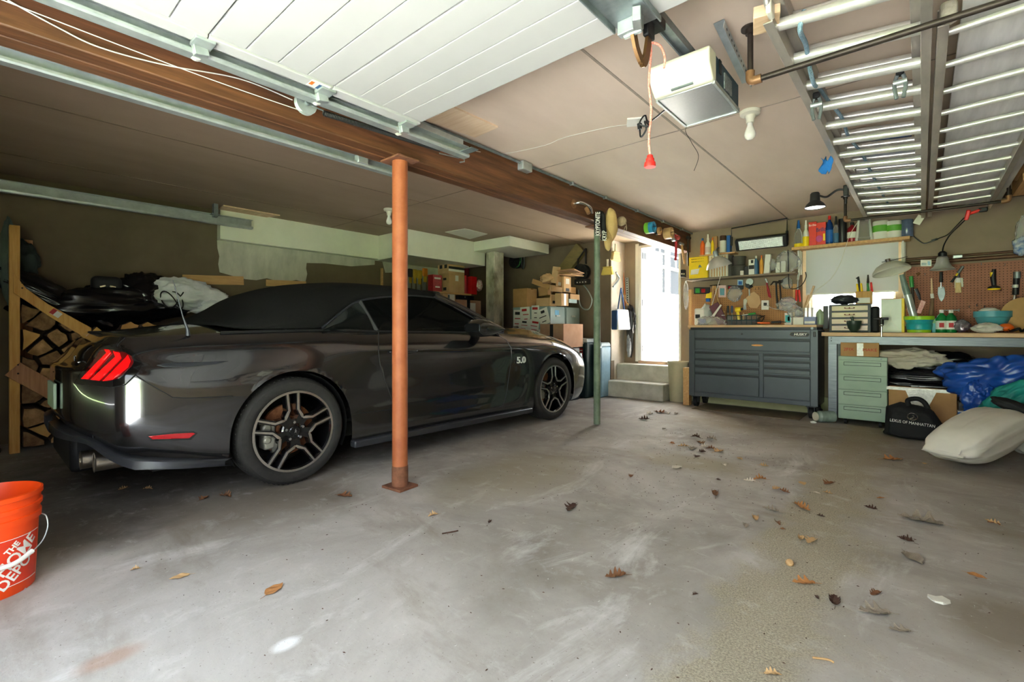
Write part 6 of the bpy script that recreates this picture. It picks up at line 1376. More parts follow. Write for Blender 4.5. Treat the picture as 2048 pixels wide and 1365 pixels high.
t = plate('spirit_level', 'black and red torpedo level on the pegboard', 'level', 0, 0, [('body', rect(1388, 575, 1420, 588), .02, m_black), ('red_vial', rect(1403, 578, 1411, 586), .024, m_redm), ('green_vial', rect(1391, 577, 1400, 587), .024, m_grnp)])
plate('scraper', 'yellow and blue scraper hung below the level', 'scraper', 0, 0, [('blade', [(1413, 588), (1424, 584), (1424, 597), (1411, 597)], .02, m_yel), ('grip', rect(1412, 597, 1420, 604), .022, m_blu)])
stick('wood_clamp', 'wooden handscrew with orange jaws on the pegboard', 'clamp', [('handle', [(1427, 572), (1424, 612)], .013, m_tan), ('handle', [(1430, 572), (1438, 610)], .013, m_tan), ('spindle', [(1420, 572), (1440, 570)], .008, m_iron), ('jaw', [(1424, 608), (1421, 618)], [.013, .006], m_yel), ('jaw', [(1434, 608), (1440, 617)], [.02, .01], m_org)])
t = plate('blister_pack', 'pink and white blister pack hung on the pegboard', 'packaging', 0, 0, [('card', rect(1437, 571, 1452, 595), .006, M('pink_card', 'd8b8b4', .5)), ('window', rect(1440, 577, 1449, 591), .02, M('pale_teal', '6fa3b0', .2))])
t = plate('tape_strip_pack', 'dark strip of packs above the plastic bag on the pegboard', 'packaging', 0, 0, [('strip', rect(1455, 571, 1487, 579), .012, m_black), ('red_end', rect(1457, 573, 1464, 578), .016, m_redm)])
blob('zip_bag', 'clear zip bag of screws hanging on the pegboard', 'bag', aY(1469, 588, PY - .02), (.09, .035, .10), m_film, 11, .2, 3, .12, 9, n=44, m=30)
plate('blue_card', 'small pale blue card above the zip bag', 'card', 0, 0, [('card', rect(1475, 560, 1486, 572), .004, M('pale_blue', '9fc3dd', .4)), ('picture', rect(1477, 563, 1484, 570), .008, m_blu)])
t = stick('angle_grinder', 'round silver disc grinder hung on the pegboard', 'tool', [('shaft', [(1498, 572), (1499, 592)], .008, m_galv), ('body', [(1494, 566), (1502, 576)], .03, m_black)])
cc = aY(1499, 564, PY - .04); MB().cyl(cc, cc + Vector((0, .02, 0)), .042, n=28).build('disc', m_galv, t); cc = aY(1495, 572, PY - .05); MB().cyl(cc, cc + Vector((0, .03, 0)), .026, n=20).build('knob', m_chestd, t)
plate('cardboard_template', 'tan cardboard leaf shape hung on the pegboard', 'cardboard', 0, 0, [('sheet', [(1500, 588), (1508, 583), (1519, 592), (1522, 606), (1515, 617), (1500, 616), (1490, 598)], .006, m_card2)])
plate('putty_knife', 'cream handled putty knife on the pegboard below the grinder', 'knife', 0, 0, [('handle', [(1487, 600), (1491, 597), (1495, 601), (1492, 611), (1487, 611)], .02, m_crm), ('blade', [(1487, 611), (1492, 611), (1493, 620), (1486, 620)], .003, m_galv)])
t = plate('wall_outlet', 'white outlet box on the pegboard with a plugged cord', 'outlet', 0, 0, [('plate', rect(1523, 601, 1538, 620), .02, m_wht), ('plug', rect(1528, 606, 1534, 612), .05, m_black)])
t = stick('pliers', 'adjustable pliers with red handles on the pegboard', 'pliers', [('jaw', [(1531, 558), (1535, 566)], [.014, .011], m_galv), ('handle', [(1533, 566), (1538, 582), (1541, 596)], .0085, m_redh), ('handle', [(1534, 566), (1535, 580), (1538, 594)], .0085, m_redh)])
t = stick('claw_hammer', 'dark claw hammer hanging on the pegboard', 'hammer', [('head', [(1541, 571), (1547, 564), (1556, 565), (1563, 564)], [.006, .011, .014, .016], m_iron), ('handle', [(1552, 565), (1553, 590), (1556, 617)], [.009, .01, .013], m_chestd)])
t = stick('ball_hammer', 'second dark hammer beside the claw hammer', 'hammer', [('head', [(1557, 563), (1566, 563)], .014, m_iron), ('handle', [(1559, 564), (1561, 588), (1562, 612)], .009, m_iron)], PY + .005)
blob('parts_bag', 'small white parts bag pinned at the pegboard edge', 'bag', aY(1573, 567, PY), (.06, .02, .075), m_film, 14, .2, 3, .1, 9, n=36, m=24)
for k, (u, v) in enumerate([(1465, 559), (1388, 565), (1403, 563), (1419, 562), (1512, 580), (1519, 579), (1486, 560)]):
    p = aY(u, v, BY - .014); single('peg_hook', MB().tube([p, p + Vector((0, -.03, 0)), p + Vector((0, -.035, .02))], .003, 6), m_chr, 'bare steel peg hook on the pegboard over the tool chest', 'hook', 'bare peg hooks over the tool chest')
blob('film_roll', 'crumpled clear film hanging beside the pegboard at the yard door', 'film', aY(1372, 590, 6.45), (.03, .03, .20), m_film, 3, .2, 3, .08, n=36, m=26)
t = plate('light_switch', 'black wall box on the corner above the film', 'switch', 0, 0, [('box', rect(1362, 540, 1371, 555), .04, m_black), ('toggle', rect(1364, 547, 1366, 550), .05, m_wht), ('toggle', rect(1368, 547, 1370, 550), .05, m_wht)], BY + .0 - .02)
# --- clutter on the chest top
TZ = wz
t, d = wbox('sprayer_pump', 'white and blue battery charger at the chest end by the door', 'charger', 1388, 1409, 617, 650, 6.35, .14, m_wht, TZ, bev=.02); MB().box((.03, -.02, .05), (.10, .12, .09)).build('blue_base', m_blu, t, bevel=.02, world=False); MB().box((-.02, -.072, .12), (.06, .004, .05)).build('screen', m_black, t, world=False)
blob('grey_bag', 'crumpled clear film bag on the chest top before the charger', 'bag', aY(1422, 645, 6.25), (.17, .10, .075), m_film, 4, .3, 3, .12, 8, flat=TZ, n=48, m=32); blob('grey_bag.001', 'grey plastic bag standing behind the crumpled film on the chest', 'bag', aY(1413, 628, 6.42), (.07, .06, .13), M('grey_bag', 'b9bdb9', .5), 6, .2, 3, .06, flat=TZ, n=36, m=26)
plate('maroon_folder', 'maroon folder leaning among the tools on the chest top', 'folder', 0, 0, [('cover', [(1418, 614), (1436, 604), (1458, 648), (1436, 650)], .012, M('maroon_cover', '5f3540', .6)), ('sticker', rect(1443, 630, 1450, 632), .014, m_paper)], 6.30)
plate('folding_rule', 'white folding rule leaning diagonally across the maroon folder', 'rule', 0, 0, [('blade', [(1441, 609), (1444, 611), (1428, 634), (1423, 633)], .008, m_wht)], 6.27)
t, d = wbox('tool_caddy', 'dark wire tool caddy full of tools on the chest top', 'caddy', 1454, 1513, 631, 650, 6.28, .2, m_clear, TZ)
mb = MB()
for z in (.0, .5, 1): mb.tube([(-d[0] / 2, -d[1] / 2, z * d[2]), (d[0] / 2, -d[1] / 2, z * d[2]), (d[0] / 2, d[1] / 2, z * d[2]), (-d[0] / 2, d[1] / 2, z * d[2])], .005, 6, closed=True)
for k in range(7): mb.tube([(-d[0] / 2 + k * d[0] / 6, -d[1] / 2, 0), (-d[0] / 2 + k * d[0] / 6, -d[1] / 2, d[2])], .004, 6)
mb.build('wire_frame', M('dark_teal_wire', '1f3f40', .5), t, world=False); MB().mm((-d[0] / 2 + .01, -d[1] / 2 + .01, .002), (d[0] / 2 - .01, d[1] / 2 - .01, d[2] * .55)).build('liner', m_black, t, world=False)
for k, (u, v, c1, lab) in enumerate([(1456, 612, m_black, 'black screwdriver upright in the caddy, first from the folder'), (1464, 612, M('slate_blue', '3a4a68', .5), 'slate blue handled driver upright in the caddy'), (1449, 622, m_tan, 'wooden chisel upright at the caddy corner'), (1487, 626, m_tan, 'wooden handled driver upright in the caddy beside the yellow drill')]):
    stick('screwdriver', lab, 'screwdriver', [('handle', [(u, v), (u, v + 14)], [.013, .015], c1), ('shaft', [(u, v + 14), (u + 1, v + 30)], .004, m_galv)], 6.36)
t = stick('drill', 'yellow power drill standing in the caddy', 'drill', [('body', [(1471, 620), (1482, 619)], .03, m_yel), ('grip', [(1475, 622), (1478, 640)], .019, m_yel), ('chuck', [(1482, 619), (1486, 618.5)], .015, m_black)], 6.33)
stick('cutter', 'green handled cutter lying across the caddy rim', 'cutter', [('handle', [(1497, 629), (1511, 627)], .012, m_grnp), ('blade', [(1484, 631), (1497, 629)], .006, m_galv)], 6.26)
stick('pipe_wrench', 'orange handled wrench lying on the chest top edge', 'wrench', [('handle', [(1515, 646), (1540, 646.5)], .011, m_org), ('head', [(1505, 646), (1515, 646)], .012, m_iron)], 6.2)
stick('screwdriver.004', 'black tool lying on the chest top beside the orange wrench', 'tool', [('handle', [(1543, 645), (1562, 644)], .014, m_black), ('shaft', [(1562, 644), (1572, 645)], .006, m_iron)], 6.24)
single('brown_cable', MB().tube(smooth_line([aY(1518, 640, 6.4) + Vector((.06 * math.sin(k * .9), .04 * math.cos(k * 1.3), .05 * math.cos(k * .7))) for k in range(12)], 6), .006, 6), m_iron, 'tangled dark cable on the chest top below the outlet', 'cable')
single('white_lead', MB().tube(smooth_line([aY(1533, 611, PY - .04), aY(1545, 617, 6.4), aY(1557, 619, 6.38), aY(1570, 618, 6.36)], 8), .004, 6), m_wht, 'white lead running from the pegboard outlet to the bags', 'cord')
for k in range(4):
    blob('zip_bag', ['clear bag of parts heaped highest by the window batten', 'clear bag of parts below the highest bag', 'small clear bag with a yellow card in the heap', 'flat clear bag at the chest edge of the heap'][k], 'bag', aY([1575, 1582, 1568, 1590][k], [603, 616, 612, 626][k], 6.35 - .03 * k), (.085, .05, .05), m_film, 20 + k, .25, 3, .12, 9, n=40, m=28)
t, d = wbox('small_carton', 'teal and white carton below the heaped clear bags', 'carton', 1569, 1583, 626, 648, 6.28, .07, m_wht, TZ); tip(t, d, 0, .5, .75, .6, m_teal, 'teal_panel'); tip(t, d, .1, .5, .3, .35, m_paper, 'white_panel')
t, d = wbox('small_carton', 'white carton at the chest end, beside the blue and white one', 'carton', 1586, 1607, 635, 650, 6.2, .12, m_paper, TZ); t, d = wbox('small_carton', 'blue and white carton at the corner of the chest top', 'carton', 1608, 1631, 634, 650, 6.2, .12, M('lilac_blue', '7f8fb5', .5), TZ); tip(t, d, 0, .3, .9, .3, m_paper, 'white_band')
t, d = wbox('clear_organizer', 'clear plastic organizer box on the chest by the window', 'box', 1590, 1629, 616, 635, 6.32, .14, m_clear, TZ + .09); [MB().box((-.4 * d[0] + .2 * k * d[0], 0, d[2] / 2), (.003, d[1], d[2])).build('divider', m_clear, t, world=False) for k in range(5)]
wround('glass_jar', 'pale green jar at the window sill end of the chest', 'jar', 1640, 14, 614, 648, 6.42, BOT, M('pale_green_glass', 'a9bf9a', .15), TZ - .0); wbox('black_box', 'dark box between the pale jar and the drawer organizer', 'box', 1646, 1656, 612, 648, 6.42, .12, m_black, 1.0)
# --- window, roller shade, shelf above
ww = MB()
for a_, b_ in [((WX0, BY - .03, WZ0), (WX0 + .07, BY + .1, WZ1)), ((WX1 - .07, BY - .03, WZ0), (WX1, BY + .1, WZ1)), ((WX0, BY - .03, WZ1 - .05), (WX1, BY + .1, WZ1)), ((WX0 - .05, BY - .04, WZ0 - .03), (WX1 + .05, BY + .1, WZ0 + .03))]: ww.mm(a_, b_)
wn = struct('window_1', ww, M('window_pine', 'd9b995', .6, col2='e8cfae', scale=8), bevel=.003)
MB().mm((WX0 + .05, BY + .09, WZ0), (WX1 - .05, BY + .095, WZ1)).build('pane', gls('window_glass', 'f8fbfa', .02, .03), wn); mb = MB().mm((WX0 + .05, BY + .07, 1.0), (WX0 + .09, BY + .11, WZ1)).mm((WX1 - .09, BY + .07, 1.0), (WX1 - .05, BY + .11, WZ1)).mm(((WX0 + WX1) / 2 - .02, BY + .07, WZ0), ((WX0 + WX1) / 2 + .02, BY + .11, WZ1)).mm((WX0, BY + .07, WZ0 + .02), (WX1, BY + .11, WZ0 + .07)); mb.build('sash', m_sash, wn)
def shademat():
    m = bpy.data.materials.new('roller_shade'); m.use_nodes = True; nt = m.node_tree; nt.nodes.clear(); o = nt.nodes.new('ShaderNodeOutputMaterial')
    d_ = nt.nodes.new('ShaderNodeBsdfDiffuse'); d_.inputs[0].default_value = (*lin('cccdcb'), 1); t_ = nt.nodes.new('ShaderNodeBsdfTranslucent'); t_.inputs[0].default_value = (*lin('c6c9cc'), 1); x = nt.nodes.new('ShaderNodeMixShader'); x.inputs[0].default_value = .2
    nt.links.new(d_.outputs[0], x.inputs[1]); nt.links.new(t_.outputs[0], x.inputs[2]); nt.links.new(x.outputs[0], o.inputs[0]); return m
sb = thing('roller_shade', 'pale roller shade drawn three quarters down over the window', 'window shade', ((WX0 + WX1) / 2, BY - .05, 1.4)); s0, s1_ = aY(1612, 590, BY - .05), aY(1797, 490, BY - .05); szb = aY(1700, 584, BY - .05).z
MB().mm((s0.x, BY - .0505, szb), (s1_.x, BY - .0495, 1.99)).build('fabric', shademat(), sb, smooth=False); MB().mm((s0.x, BY - .055, szb - .02), (s1_.x, BY - .045, szb)).build('bottom_bar', m_wht, sb, bevel=.003)
single('shade_cord', MB().tube(smooth_line([aY(1717, 442, 6.2), aY(1700, 470, 6.3), aY(1688, 505, 6.45), aY(1680, 528, 6.5), aY(1664, 555, 6.5), aY(1650, 568, 6.5), aY(1632, 582, 6.48), aY(1622, 596, 6.45)], 8), .003, 6), m_crm, 'thin pale cord hanging diagonally across the roller shade', 'cord')
h1, h2 = aY(1583, 493, 6.42), aY(1820, 474, 6.42); hz = (h1.z + h2.z) / 2
single('window_shelf', MB().mm((h1.x, 6.42, hz - .035), (h2.x, BY - .002, hz)), m_tan, 'honey pine shelf above the window', 'shelf', bevel=.003)
for k, u in enumerate((1598, 1806)):
    q = aY(u, 490, 6.5); single('shelf_bracket' + ('.001' if k else ''), MB().bar((q.x, 6.46, hz - .04), (q.x, BY - .02, hz - .3), .03, .02, (1, 0, 0)).bar((q.x, BY - .02, hz - .04), (q.x, BY - .02, hz - .32), .04, .02, (0, 1, 0)), m_wht, ['white shelf bracket at the heater end of the pine shelf', 'white shelf bracket at the far end of the pine shelf'][k], 'bracket', bevel=.003)
hY = 6.5
wround('bottle.004', 'clear spray bottle with yellow liquid at the heater end of the pine shelf', 'bottle', 1597, 15, 441, 487, hY, SPR, m_clear, hz, (m_blu, SCAP), m_yel, labr=(.02, .14)); wround('bottle.005', 'white spray bottle with a yellow label beside the red boxes', 'bottle', 1612, 11, 441, 486, hY, SPR, m_wht, hz, (m_wht, SCAP), m_yel, labr=(.02, .38))
t, d = wbox('detergent_box', 'red soap pad box on the pine shelf, nearer the spray bottle', 'box', 1617, 1633, 444, 484, hY, .09, M('box_red', 'd9301f', .4, var=.04), hz); text('Brillo', .035, Matrix.Translation((0, -d[1] / 2 - .002, d[2] * .86)), m_wht, t, world=False)
t, d = wbox('detergent_box', 'red soap pad box with blue lettering on the pine shelf', 'box', 1633, 1652, 445, 484, hY - .01, .09, M('box_red'), hz); text('Brillo', .062, Matrix.Translation((0, -d[1] / 2 - .002, d[2] * .68)), M('navy_print', '1d2a6a', .5), t, world=False, sx=.75, bold=.001); MB().sph((-.02, -d[1] / 2, d[2] * .3), (.035, .003, .04), 16, 8).build('pink_pad', M('pink_pad', 'c94a8a', .6), t, world=False); tip(t, d, .3, .35, .2, .3, m_yel, 'yellow_print')
wround('bottle.006', 'blue bottle with a red and white cap on the pine shelf', 'bottle', 1659, 13, 432, 481, hY, BOT, M('deep_blue_bottle', '143a78', .2), hz, (m_redp, BCAP), m_blu, labr=(.08, .5)); wround('bottle.007', 'clear bottle with a black nozzle and blue label on the pine shelf', 'bottle', 1672, 12, 433, 480, hY, SPR, m_clear, hz, (m_black, SCAP), M('steel_blue'), labr=(.05, .38))
wround('spray_can', 'black aerosol can on the pine shelf', 'can', 1685, 14, 441, 478, hY, CAN, m_black, hz, (m_chestd, [(.9, .99), (.9, 1.06), (0, 1.06)]), None); wround('bottle.008', 'dark red bottle with a black cap on the pine shelf', 'bottle', 1704, 17, 445, 476, hY, BOT, M('dark_red_bottle', '8e1822', .3), hz, (m_black, BCAP), m_wht, labr=(.2, .5))
wround('plastic_tub', 'clear bucket shaped tub on the pine shelf', 'tub', 1728, 30, 440, 474, hY - .02, [(0, .01), (1, 0), (1, .12), (.96, .13), (.72, 1), (.78, 1), (.7, .98), (0, .98)], m_clear, hz)
for k, u in enumerate((1761, 1788)): wround('wipes_tub', ['white and green tub on the pine shelf, nearer the clear tub', 'white and green tub on the pine shelf, nearer the blue bottle'][k], 'tub', u, 26, 443, 472 - k * 2, hY, CAN, m_wht, hz, None, M('leaf_green', '5fa53a', .45), labr=(.4, .75))
wround('water_bottle', 'translucent blue grey jug at the far end of the pine shelf', 'jug', 1814, 20, 440, 469, hY, CAN, M('smoky_blue', '54607a', .15, var=.2), hz)
# exterior rail seen under the shade
rl_ = MB(); [rl_.mm((-1.3 + .09 * k, 7.6, .5), (-1.27 + .09 * k, 7.63, 1.25)) for k in range(16)]; rl_.mm((-1.4, 7.59, 1.25), (.3, 7.64, 1.3)).mm((-1.4, 7.59, .55), (.3, 7.64, .6)); single('porch_railing', rl_, m_sash, 'white porch railing outside the work window', 'railing')
# --- workbench
by = 6.05; bz = aY(1850, 666, by).z; e0 = aY(1643, 668, by).x
bn = thing('workbench', 'long steel legged workbench with a pale wooden top', 'workbench', (.2, 6.3, 0)); BR = RX - .03
MB().mm((e0, by - .01, bz - .04), (BR, BY - .02, bz)).build('top', m_btop, bn, bevel=.004)
l0_, l1_ = aY(1656, 700, by).x, aY(1674, 700, by).x
MB().mm((l0_, by, bz - .125), (BR, by + .035, bz - .042)).build('apron', m_steel, bn, bevel=.003)
MB().mm((l0_, by + .001, .06), (l1_, by + .06, bz - .045)).build('leg', m_steel, bn, bevel=.003); MB().mm((l0_, BY - .09, .0), (l1_, BY - .03, bz - .045)).build('leg', m_steel, bn, bevel=.003); MB().mm((BR - .07, by + .001, .0), (BR, by + .06, bz - .045)).build('leg', m_steel, bn)
MB().cyl(((l0_ + l1_) / 2, by + .03, .0), ((l0_ + l1_) / 2, by + .03, .07), .012).cyl(((l0_ + l1_) / 2, by + .03, .0), ((l0_ + l1_) / 2, by + .03, .012), .028).build('levelling_foot', m_brass, bn)
for dz in (.0, -.03): MB().cyl((l0_ + .03, by - .002, bz - .06 + dz), (l0_ + .03, by + .004, bz - .06 + dz), .006).build('bolt', m_black, bn)
# red brown pegboard behind the bench
q0 = aY(1812, 535, BY).x; pz2 = aY(1930, 528, BY).z
single('pegboard.001', MB().mm((q0, BY - .014, bz), (RX - .002, BY - .008, pz2)), m_peg2, 'red brown pegboard above the long workbench', 'pegboard')
single('wall_pipe', MB().tube([(q0 - .05, BY - .03, pz2 + .04), (RX - .002, BY - .03, pz2 + .04)], .02, 12).tube([(q0, BY - .02, pz2 + .085), (RX - .002, BY - .02, pz2 + .085)], .013, 10), M('copper_brown_pipe', '5f4534', .5, .5, var=.2), 'brown pipe along the wall above the red brown pegboard', 'pipe')
BZ = bz
# drawer organizer
t, d = wbox('drawer_organizer', 'four drawer black and cream organizer on the bench before the window', 'organizer', 1658, 1742, 609, 665, 6.18, .24, m_chestd, BZ, bev=.004)
m_crd = M('cream_drawer', 'd6cf9e', .4, col2='d9b8b4', scale=3)
for k in range(4):
    z = d[2] * (.06 + k * .235); dw = MB().box((-.0 * d[0], -d[1] / 2 - .004, z + d[2] * .095), (d[0] * .86, .01, d[2] * .17)).build('drawer', m_crd, t, bevel=.003, world=False)
    mb = MB().tube(smooth_line([(-.04, -d[1] / 2 - .012, z + d[2] * .105), (-.03, -d[1] / 2 - .02, z + d[2] * .085), (.03, -d[1] / 2 - .02, z + d[2] * .085), (.04, -d[1] / 2 - .012, z + d[2] * .105)], 4), .0028, 6)
    for x in (-.04, 0, .04): mb.sph((x, -d[1] / 2 - .01, z + d[2] * .105), (.007, .005, .007), 10, 6)
    mb.build('handle', M('bronze_handle', '7a3a26', .4, .5), dw, world=False)
wround('mortar', 'dark green stone mortar with a pestle on the bench', 'mortar', 1708, 25, 642, 665, 6.1, [(0, 0), (.5, 0), (.55, .06), (.45, .12), (.8, .35), (.98, .75), (1, 1), (.88, 1), (.8, .7), (.5, .4), (0, .35)], M('dark_green_stone', '28382f', .4, var=.2), BZ)
stick('pestle', 'dark green pestle standing in the stone mortar', 'pestle', [('rod', [(1708, 655), (1705, 640), (1703, 634)], [.016, .011, .016], M('dark_green_stone'))], 6.1)
t, d = wbox('tool_block', 'wooden tool block with a white label on top of the organizer', 'tool block', 1711, 1744, 583, 609, 6.28, .1, wood('honey_block', 'b07f3c', 'c99a55', 'z'), None); MB().box((0, -d[1] / 2 - .004, d[2] * .3), (d[0] * .78, .006, d[2] * .42)).build('label_plate', m_paper, t, bevel=.002, world=False)
for k, (u, v, c1, lab) in enumerate([(1714, 568, m_yel, 'yellow handled pliers in the tool block, outermost'), (1722, 567, m_yel, 'yellow handled snips in the tool block beside the black driver'), (1735, 567, m_grnp, 'green handled chisel in the tool block'), (1742, 565, m_redp, 'red handled driver in the tool block')]):
    stick('hand_tool', lab, 'tool', [('handle', [(u, v), (u + 2, 584)], [.009, .012], c1), ('shaft', [(u + 2, 584), (u + 2, 590)], .006, m_iron)], 6.32)
stick('hand_tool', 'black handled driver standing tallest in the tool block', 'tool', [('handle', [(1713, 558), (1716, 554), (1718, 566)], .011, m_black), ('shaft', [(1718, 566), (1719, 588)], .008, m_black)], 6.33); stick('hand_tool', 'brown brush standing tall in the tool block', 'tool', [('handle', [(1736, 550), (1736, 566)], [.006, .013], m_iron), ('shaft', [(1736, 566), (1735, 588)], .009, m_iron)], 6.34)
blob('folded_pouch', 'dark rolled fabric pouch on top of the drawer organizer', 'pouch', aY(1688, 600, 6.28), (.12, .06, .05), m_chestd, 5, .3, 3, .06, n=40, m=28)
stick('paint_stick', 'pale wooden stirring stick leaning against the shade bottom', 'stick', [('stick', [(1628, 572), (1618, 600), (1610, 616)], .012, m_pale)], 6.45); stick('paint_stick', 'thin wooden dowel leaning beside the stirring stick', 'stick', [('stick', [(1617, 590), (1609, 614)], .006, m_tan)], 6.44)
t = stick('garden_shears', 'red handled shears hanging by the window batten', 'shears', [('blade', [(1597, 545), (1595, 580)], [.004, .01], m_galv), ('handle', [(1593, 580), (1592, 604)], .012, m_redp), ('handle', [(1598, 580), (1600, 604)], .012, m_redp)], 6.5)
single('white_strap', MB().tube(smooth_line([aY(1600, 500, 6.54), aY(1601, 520, 6.53), aY(1598, 545, 6.52), aY(1596, 560, 6.52)], 6), .012, 8), m_wht, 'white strap hanging beside the window frame above the shears', 'strap')
t, d = wbox('cord_reel', 'black soft case between the organizer and the frosted panel', 'case', 1742, 1758, 613, 666, 6.2, .14, m_blackr, BZ, bev=.02)
# dome lamp over the bench
c = aY(1783, 545, 6.28); rL = 31 * mpp(1783, 6.28)
lq = thing('dome_lamp', 'large white dome lamp tilted in front of the roller shade', 'lamp', c, rot=(math.radians(-8), math.radians(-14), 0)); m_dome = M('dome_cream', 'c9c6ba', .5, var=.04)
MB().lathe([(1.0 * rL, -.0), (1.02 * rL, .01), (.93 * rL, .22 * rL), (.72 * rL, .46 * rL), (.42 * rL, .62 * rL), (.14 * rL, .68 * rL), (.14 * rL, .7 * rL)], (0, 0, 0), 40, cap=False).build('shade', m_dome, lq, world=False, solid=.002); MB().lathe([(.14 * rL, .66 * rL), (.16 * rL, .9 * rL), (0, .92 * rL)], (0, 0, 0), 20, cap=False).build('socket', m_chr, lq, world=False); MB().tube([(.0, 0, .8 * rL), (.5 * rL, .04, .62 * rL), (1.05 * rL, .1, .42 * rL)], .004, 6).tube([(-.05, 0, .82 * rL), (.4 * rL, .04, .82 * rL), (1.0 * rL, .1, .9 * rL)], .003, 6).build('wire_arm', m_iron, lq, world=False)
t, d = wbox('frosted_screen', 'frosted glass panel with a yellow edge standing on the bench', 'panel', 1762, 1804, 598, 665, 6.24, .012, M('frosted_glass', 'c3cdbb', .25, col2='d9ded2', scale=4), BZ, rz=-.1)
MB().box((d[0] / 2 + .01, 0, d[2] / 2), (.022, .03, d[2])).build('yellow_edge', m_yel, t, bevel=.002, world=False); MB().box((0, 0, d[2]), (d[0], .02, .008)).build('top_edge', m_tan, t, world=False)
for p1, p2 in (((-.4, .1), (.0, .35)), ((.0, .35), (.4, .05)), ((-.1, .6), (.1, .75)), ((0, .35), (-.05, .62))): MB().bar((p1[0] * d[0], -.007, p1[1] * d[2]), (p2[0] * d[0], -.007, p2[1] * d[2]), .003, .002, (0, 1, 0)).build('etched_line', m_crm, t, world=False)
t = stick('bench_clamp', 'black clamp screwed to the bench edge with a chrome spindle', 'clamp', [('spindle', [(1763, 648), (1763, 674)], .009, m_chr), ('jaw', [(1748, 638), (1777, 638)], .013, m_black), ('frame', [(1763, 638), (1763, 650)], .02, m_black)], by - .02); p = aY(1763, 650, by - .02); MB().sph(p, .02, 14, 10).build('knob', m_chr, t)
t, r_, h = wround('sand_bucket', 'collapsible teal and lime bucket of tools on the bench', 'bucket', 1838, 46, 633, 666, 6.2, [(0, .0), (.78, 0), (.8, .18), (.84, .2), (.9, .5), (.86, .55), (.96, .78), (.9, .78), (.7, .1), (0, .08)], m_teal, BZ); MB().lathe([(r_ * .9, h * .78), (r_ * 1.02, h * .78), (r_ * 1.04, h), (r_ * .94, h), (r_ * .9, h * .8)], (0, 0, 0), 28, cap=False).build('lime_rim', m_lime, t, world=False); MB().lathe([(r_ * .79, .001), (r_ * .81, h * .17)], (0, 0, 0), 28, cap=False).build('lime_base', m_lime, t, world=False)
m_gl2 = M('grey_green_sleeve', '5d7069', .3, col2='8fa09a', scale=20, stretch=(1, 1, .3))
stick('vase_sleeve', 'long silvery green sleeve of canes leaning in the bucket', 'sleeve', [('sleeve', [(1803, 550), (1812, 580), (1827, 632)], [.02, .032, .024], m_gl2), ('foil_end', [(1815, 590), (1828, 635)], .034, m_galv)], 6.24); stick('garden_tool', 'green handled pruner standing in the bucket', 'pruner', [('handle', [(1822, 553), (1824, 575)], .018, m_grnp), ('blade', [(1824, 575), (1830, 635)], .012, m_iron)], 6.28); stick('garden_tool', 'black trowel handle standing in the bucket', 'trowel', [('handle', [(1832, 578), (1838, 592)], .014, m_chestd), ('shaft', [(1838, 592), (1840, 600)], .01, m_chestd)], 6.3)
plate('rubber_block', 'pink and white sanding sponge sticking out of the bucket', 'sponge', 0, 0, [('block', [(1842, 600), (1852, 604), (1842, 628), (1833, 626)], .03, M('pink_sponge', 'c98a86', .8, col2='e0c0b8', scale=30))], 6.22)
stick('paint_brush', 'long pale handled brush standing behind the green bottles', 'brush', [('handle', [(1863, 557), (1864, 588)], [.006, .011], m_pale), ('ferrule', [(1864, 588), (1865, 597)], .015, m_paper), ('bristles', [(1865, 597), (1862, 632)], [.014, .022], M('brown_bristle', '7a6048', .9))], 6.45)
for k, u in enumerate((1883, 1902)):
    t, r_, h = wround('mouthwash_bottle', ['green bottle with a white cap on the bench, nearer the bucket', 'green bottle with a white cap on the bench, nearer the foil bag'][k], 'bottle', u, 18, 620, 665, 6.22 - .0 * k, BOT, M('green_liquid', '147a3c', .12, var=.1), BZ, (m_wht, BCAP), m_paper, labr=(.15, .52)); MB().box((.0, -r_ - .0015, h * .33), (r_ * .8, .002, h * .2)).build('red_print', m_rprint, t, world=False)
t, d = wbox('small_carton', 'green and blue carton beside the green bottles', 'carton', 1864, 1874, 637, 666, 6.22, .05, m_teal, BZ); tip(t, d, 0, .8, .9, .3, m_grnp, 'green_top'); wround('jar', 'blue clear jar behind the lime bucket', 'jar', 1858, 10, 640, 666, 6.3, CAN, M('blue_clear', '6f93b0', .15), BZ)
blob('foil_bag', 'crumpled silver and purple foil bag on the bench', 'bag', aY(1923, 652, 6.2), (.06, .05, .06), M('foil', 'a9a5ab', .25, .5, col2='6a4a5c', scale=14), 7, .3, 3, .12, 9, flat=BZ, n=40, m=28)
wround('bowl', 'teal mixing bowl on the bench', 'bowl', 1985, 56, 623, 655, 6.3, [(0, 0), (.5, 0), (.55, .06), (.8, .4), (.92, .66), (.99, .68), (1, 1), (.94, 1), (.86, .66), (.5, .15), (0, .12)], M('teal_bowl', '4f9aa6', .4, var=.04), BZ + .03); blob('white_rag', 'white rag bundled in the teal bowl', 'rag', aY(1978, 622, 6.3), (.07, .06, .03), m_wht, 5, .25, 3, .1, n=36, m=24)
blob('work_gloves', 'pale dirty work glove lying before the teal bowl', 'glove', aY(1975, 657, 6.12), (.10, .06, .045), M('dirty_white', 'b8b3a6', .9, col2='d9d6cc', scale=14), 9, .3, 3, .12, 8, flat=BZ, n=44, m=30)
blob('ear_defender', 'orange ear defender among black straps on the bench', 'ear defender', aY(2012, 655, 6.15), (.05, .04, .035), m_org, 3, .1, 2, .02, flat=BZ, n=28, m=20); single('black_strap', MB().tube(smooth_line([aY(2016, 660, 6.12) + Vector((.022 * k, .04 * math.sin(k * 1.9), .012 * math.cos(k * 2.3))) for k in range(10)], 6), .012, 6), m_blackr, 'tangled black strap on the bench by the orange ear defender', 'strap')
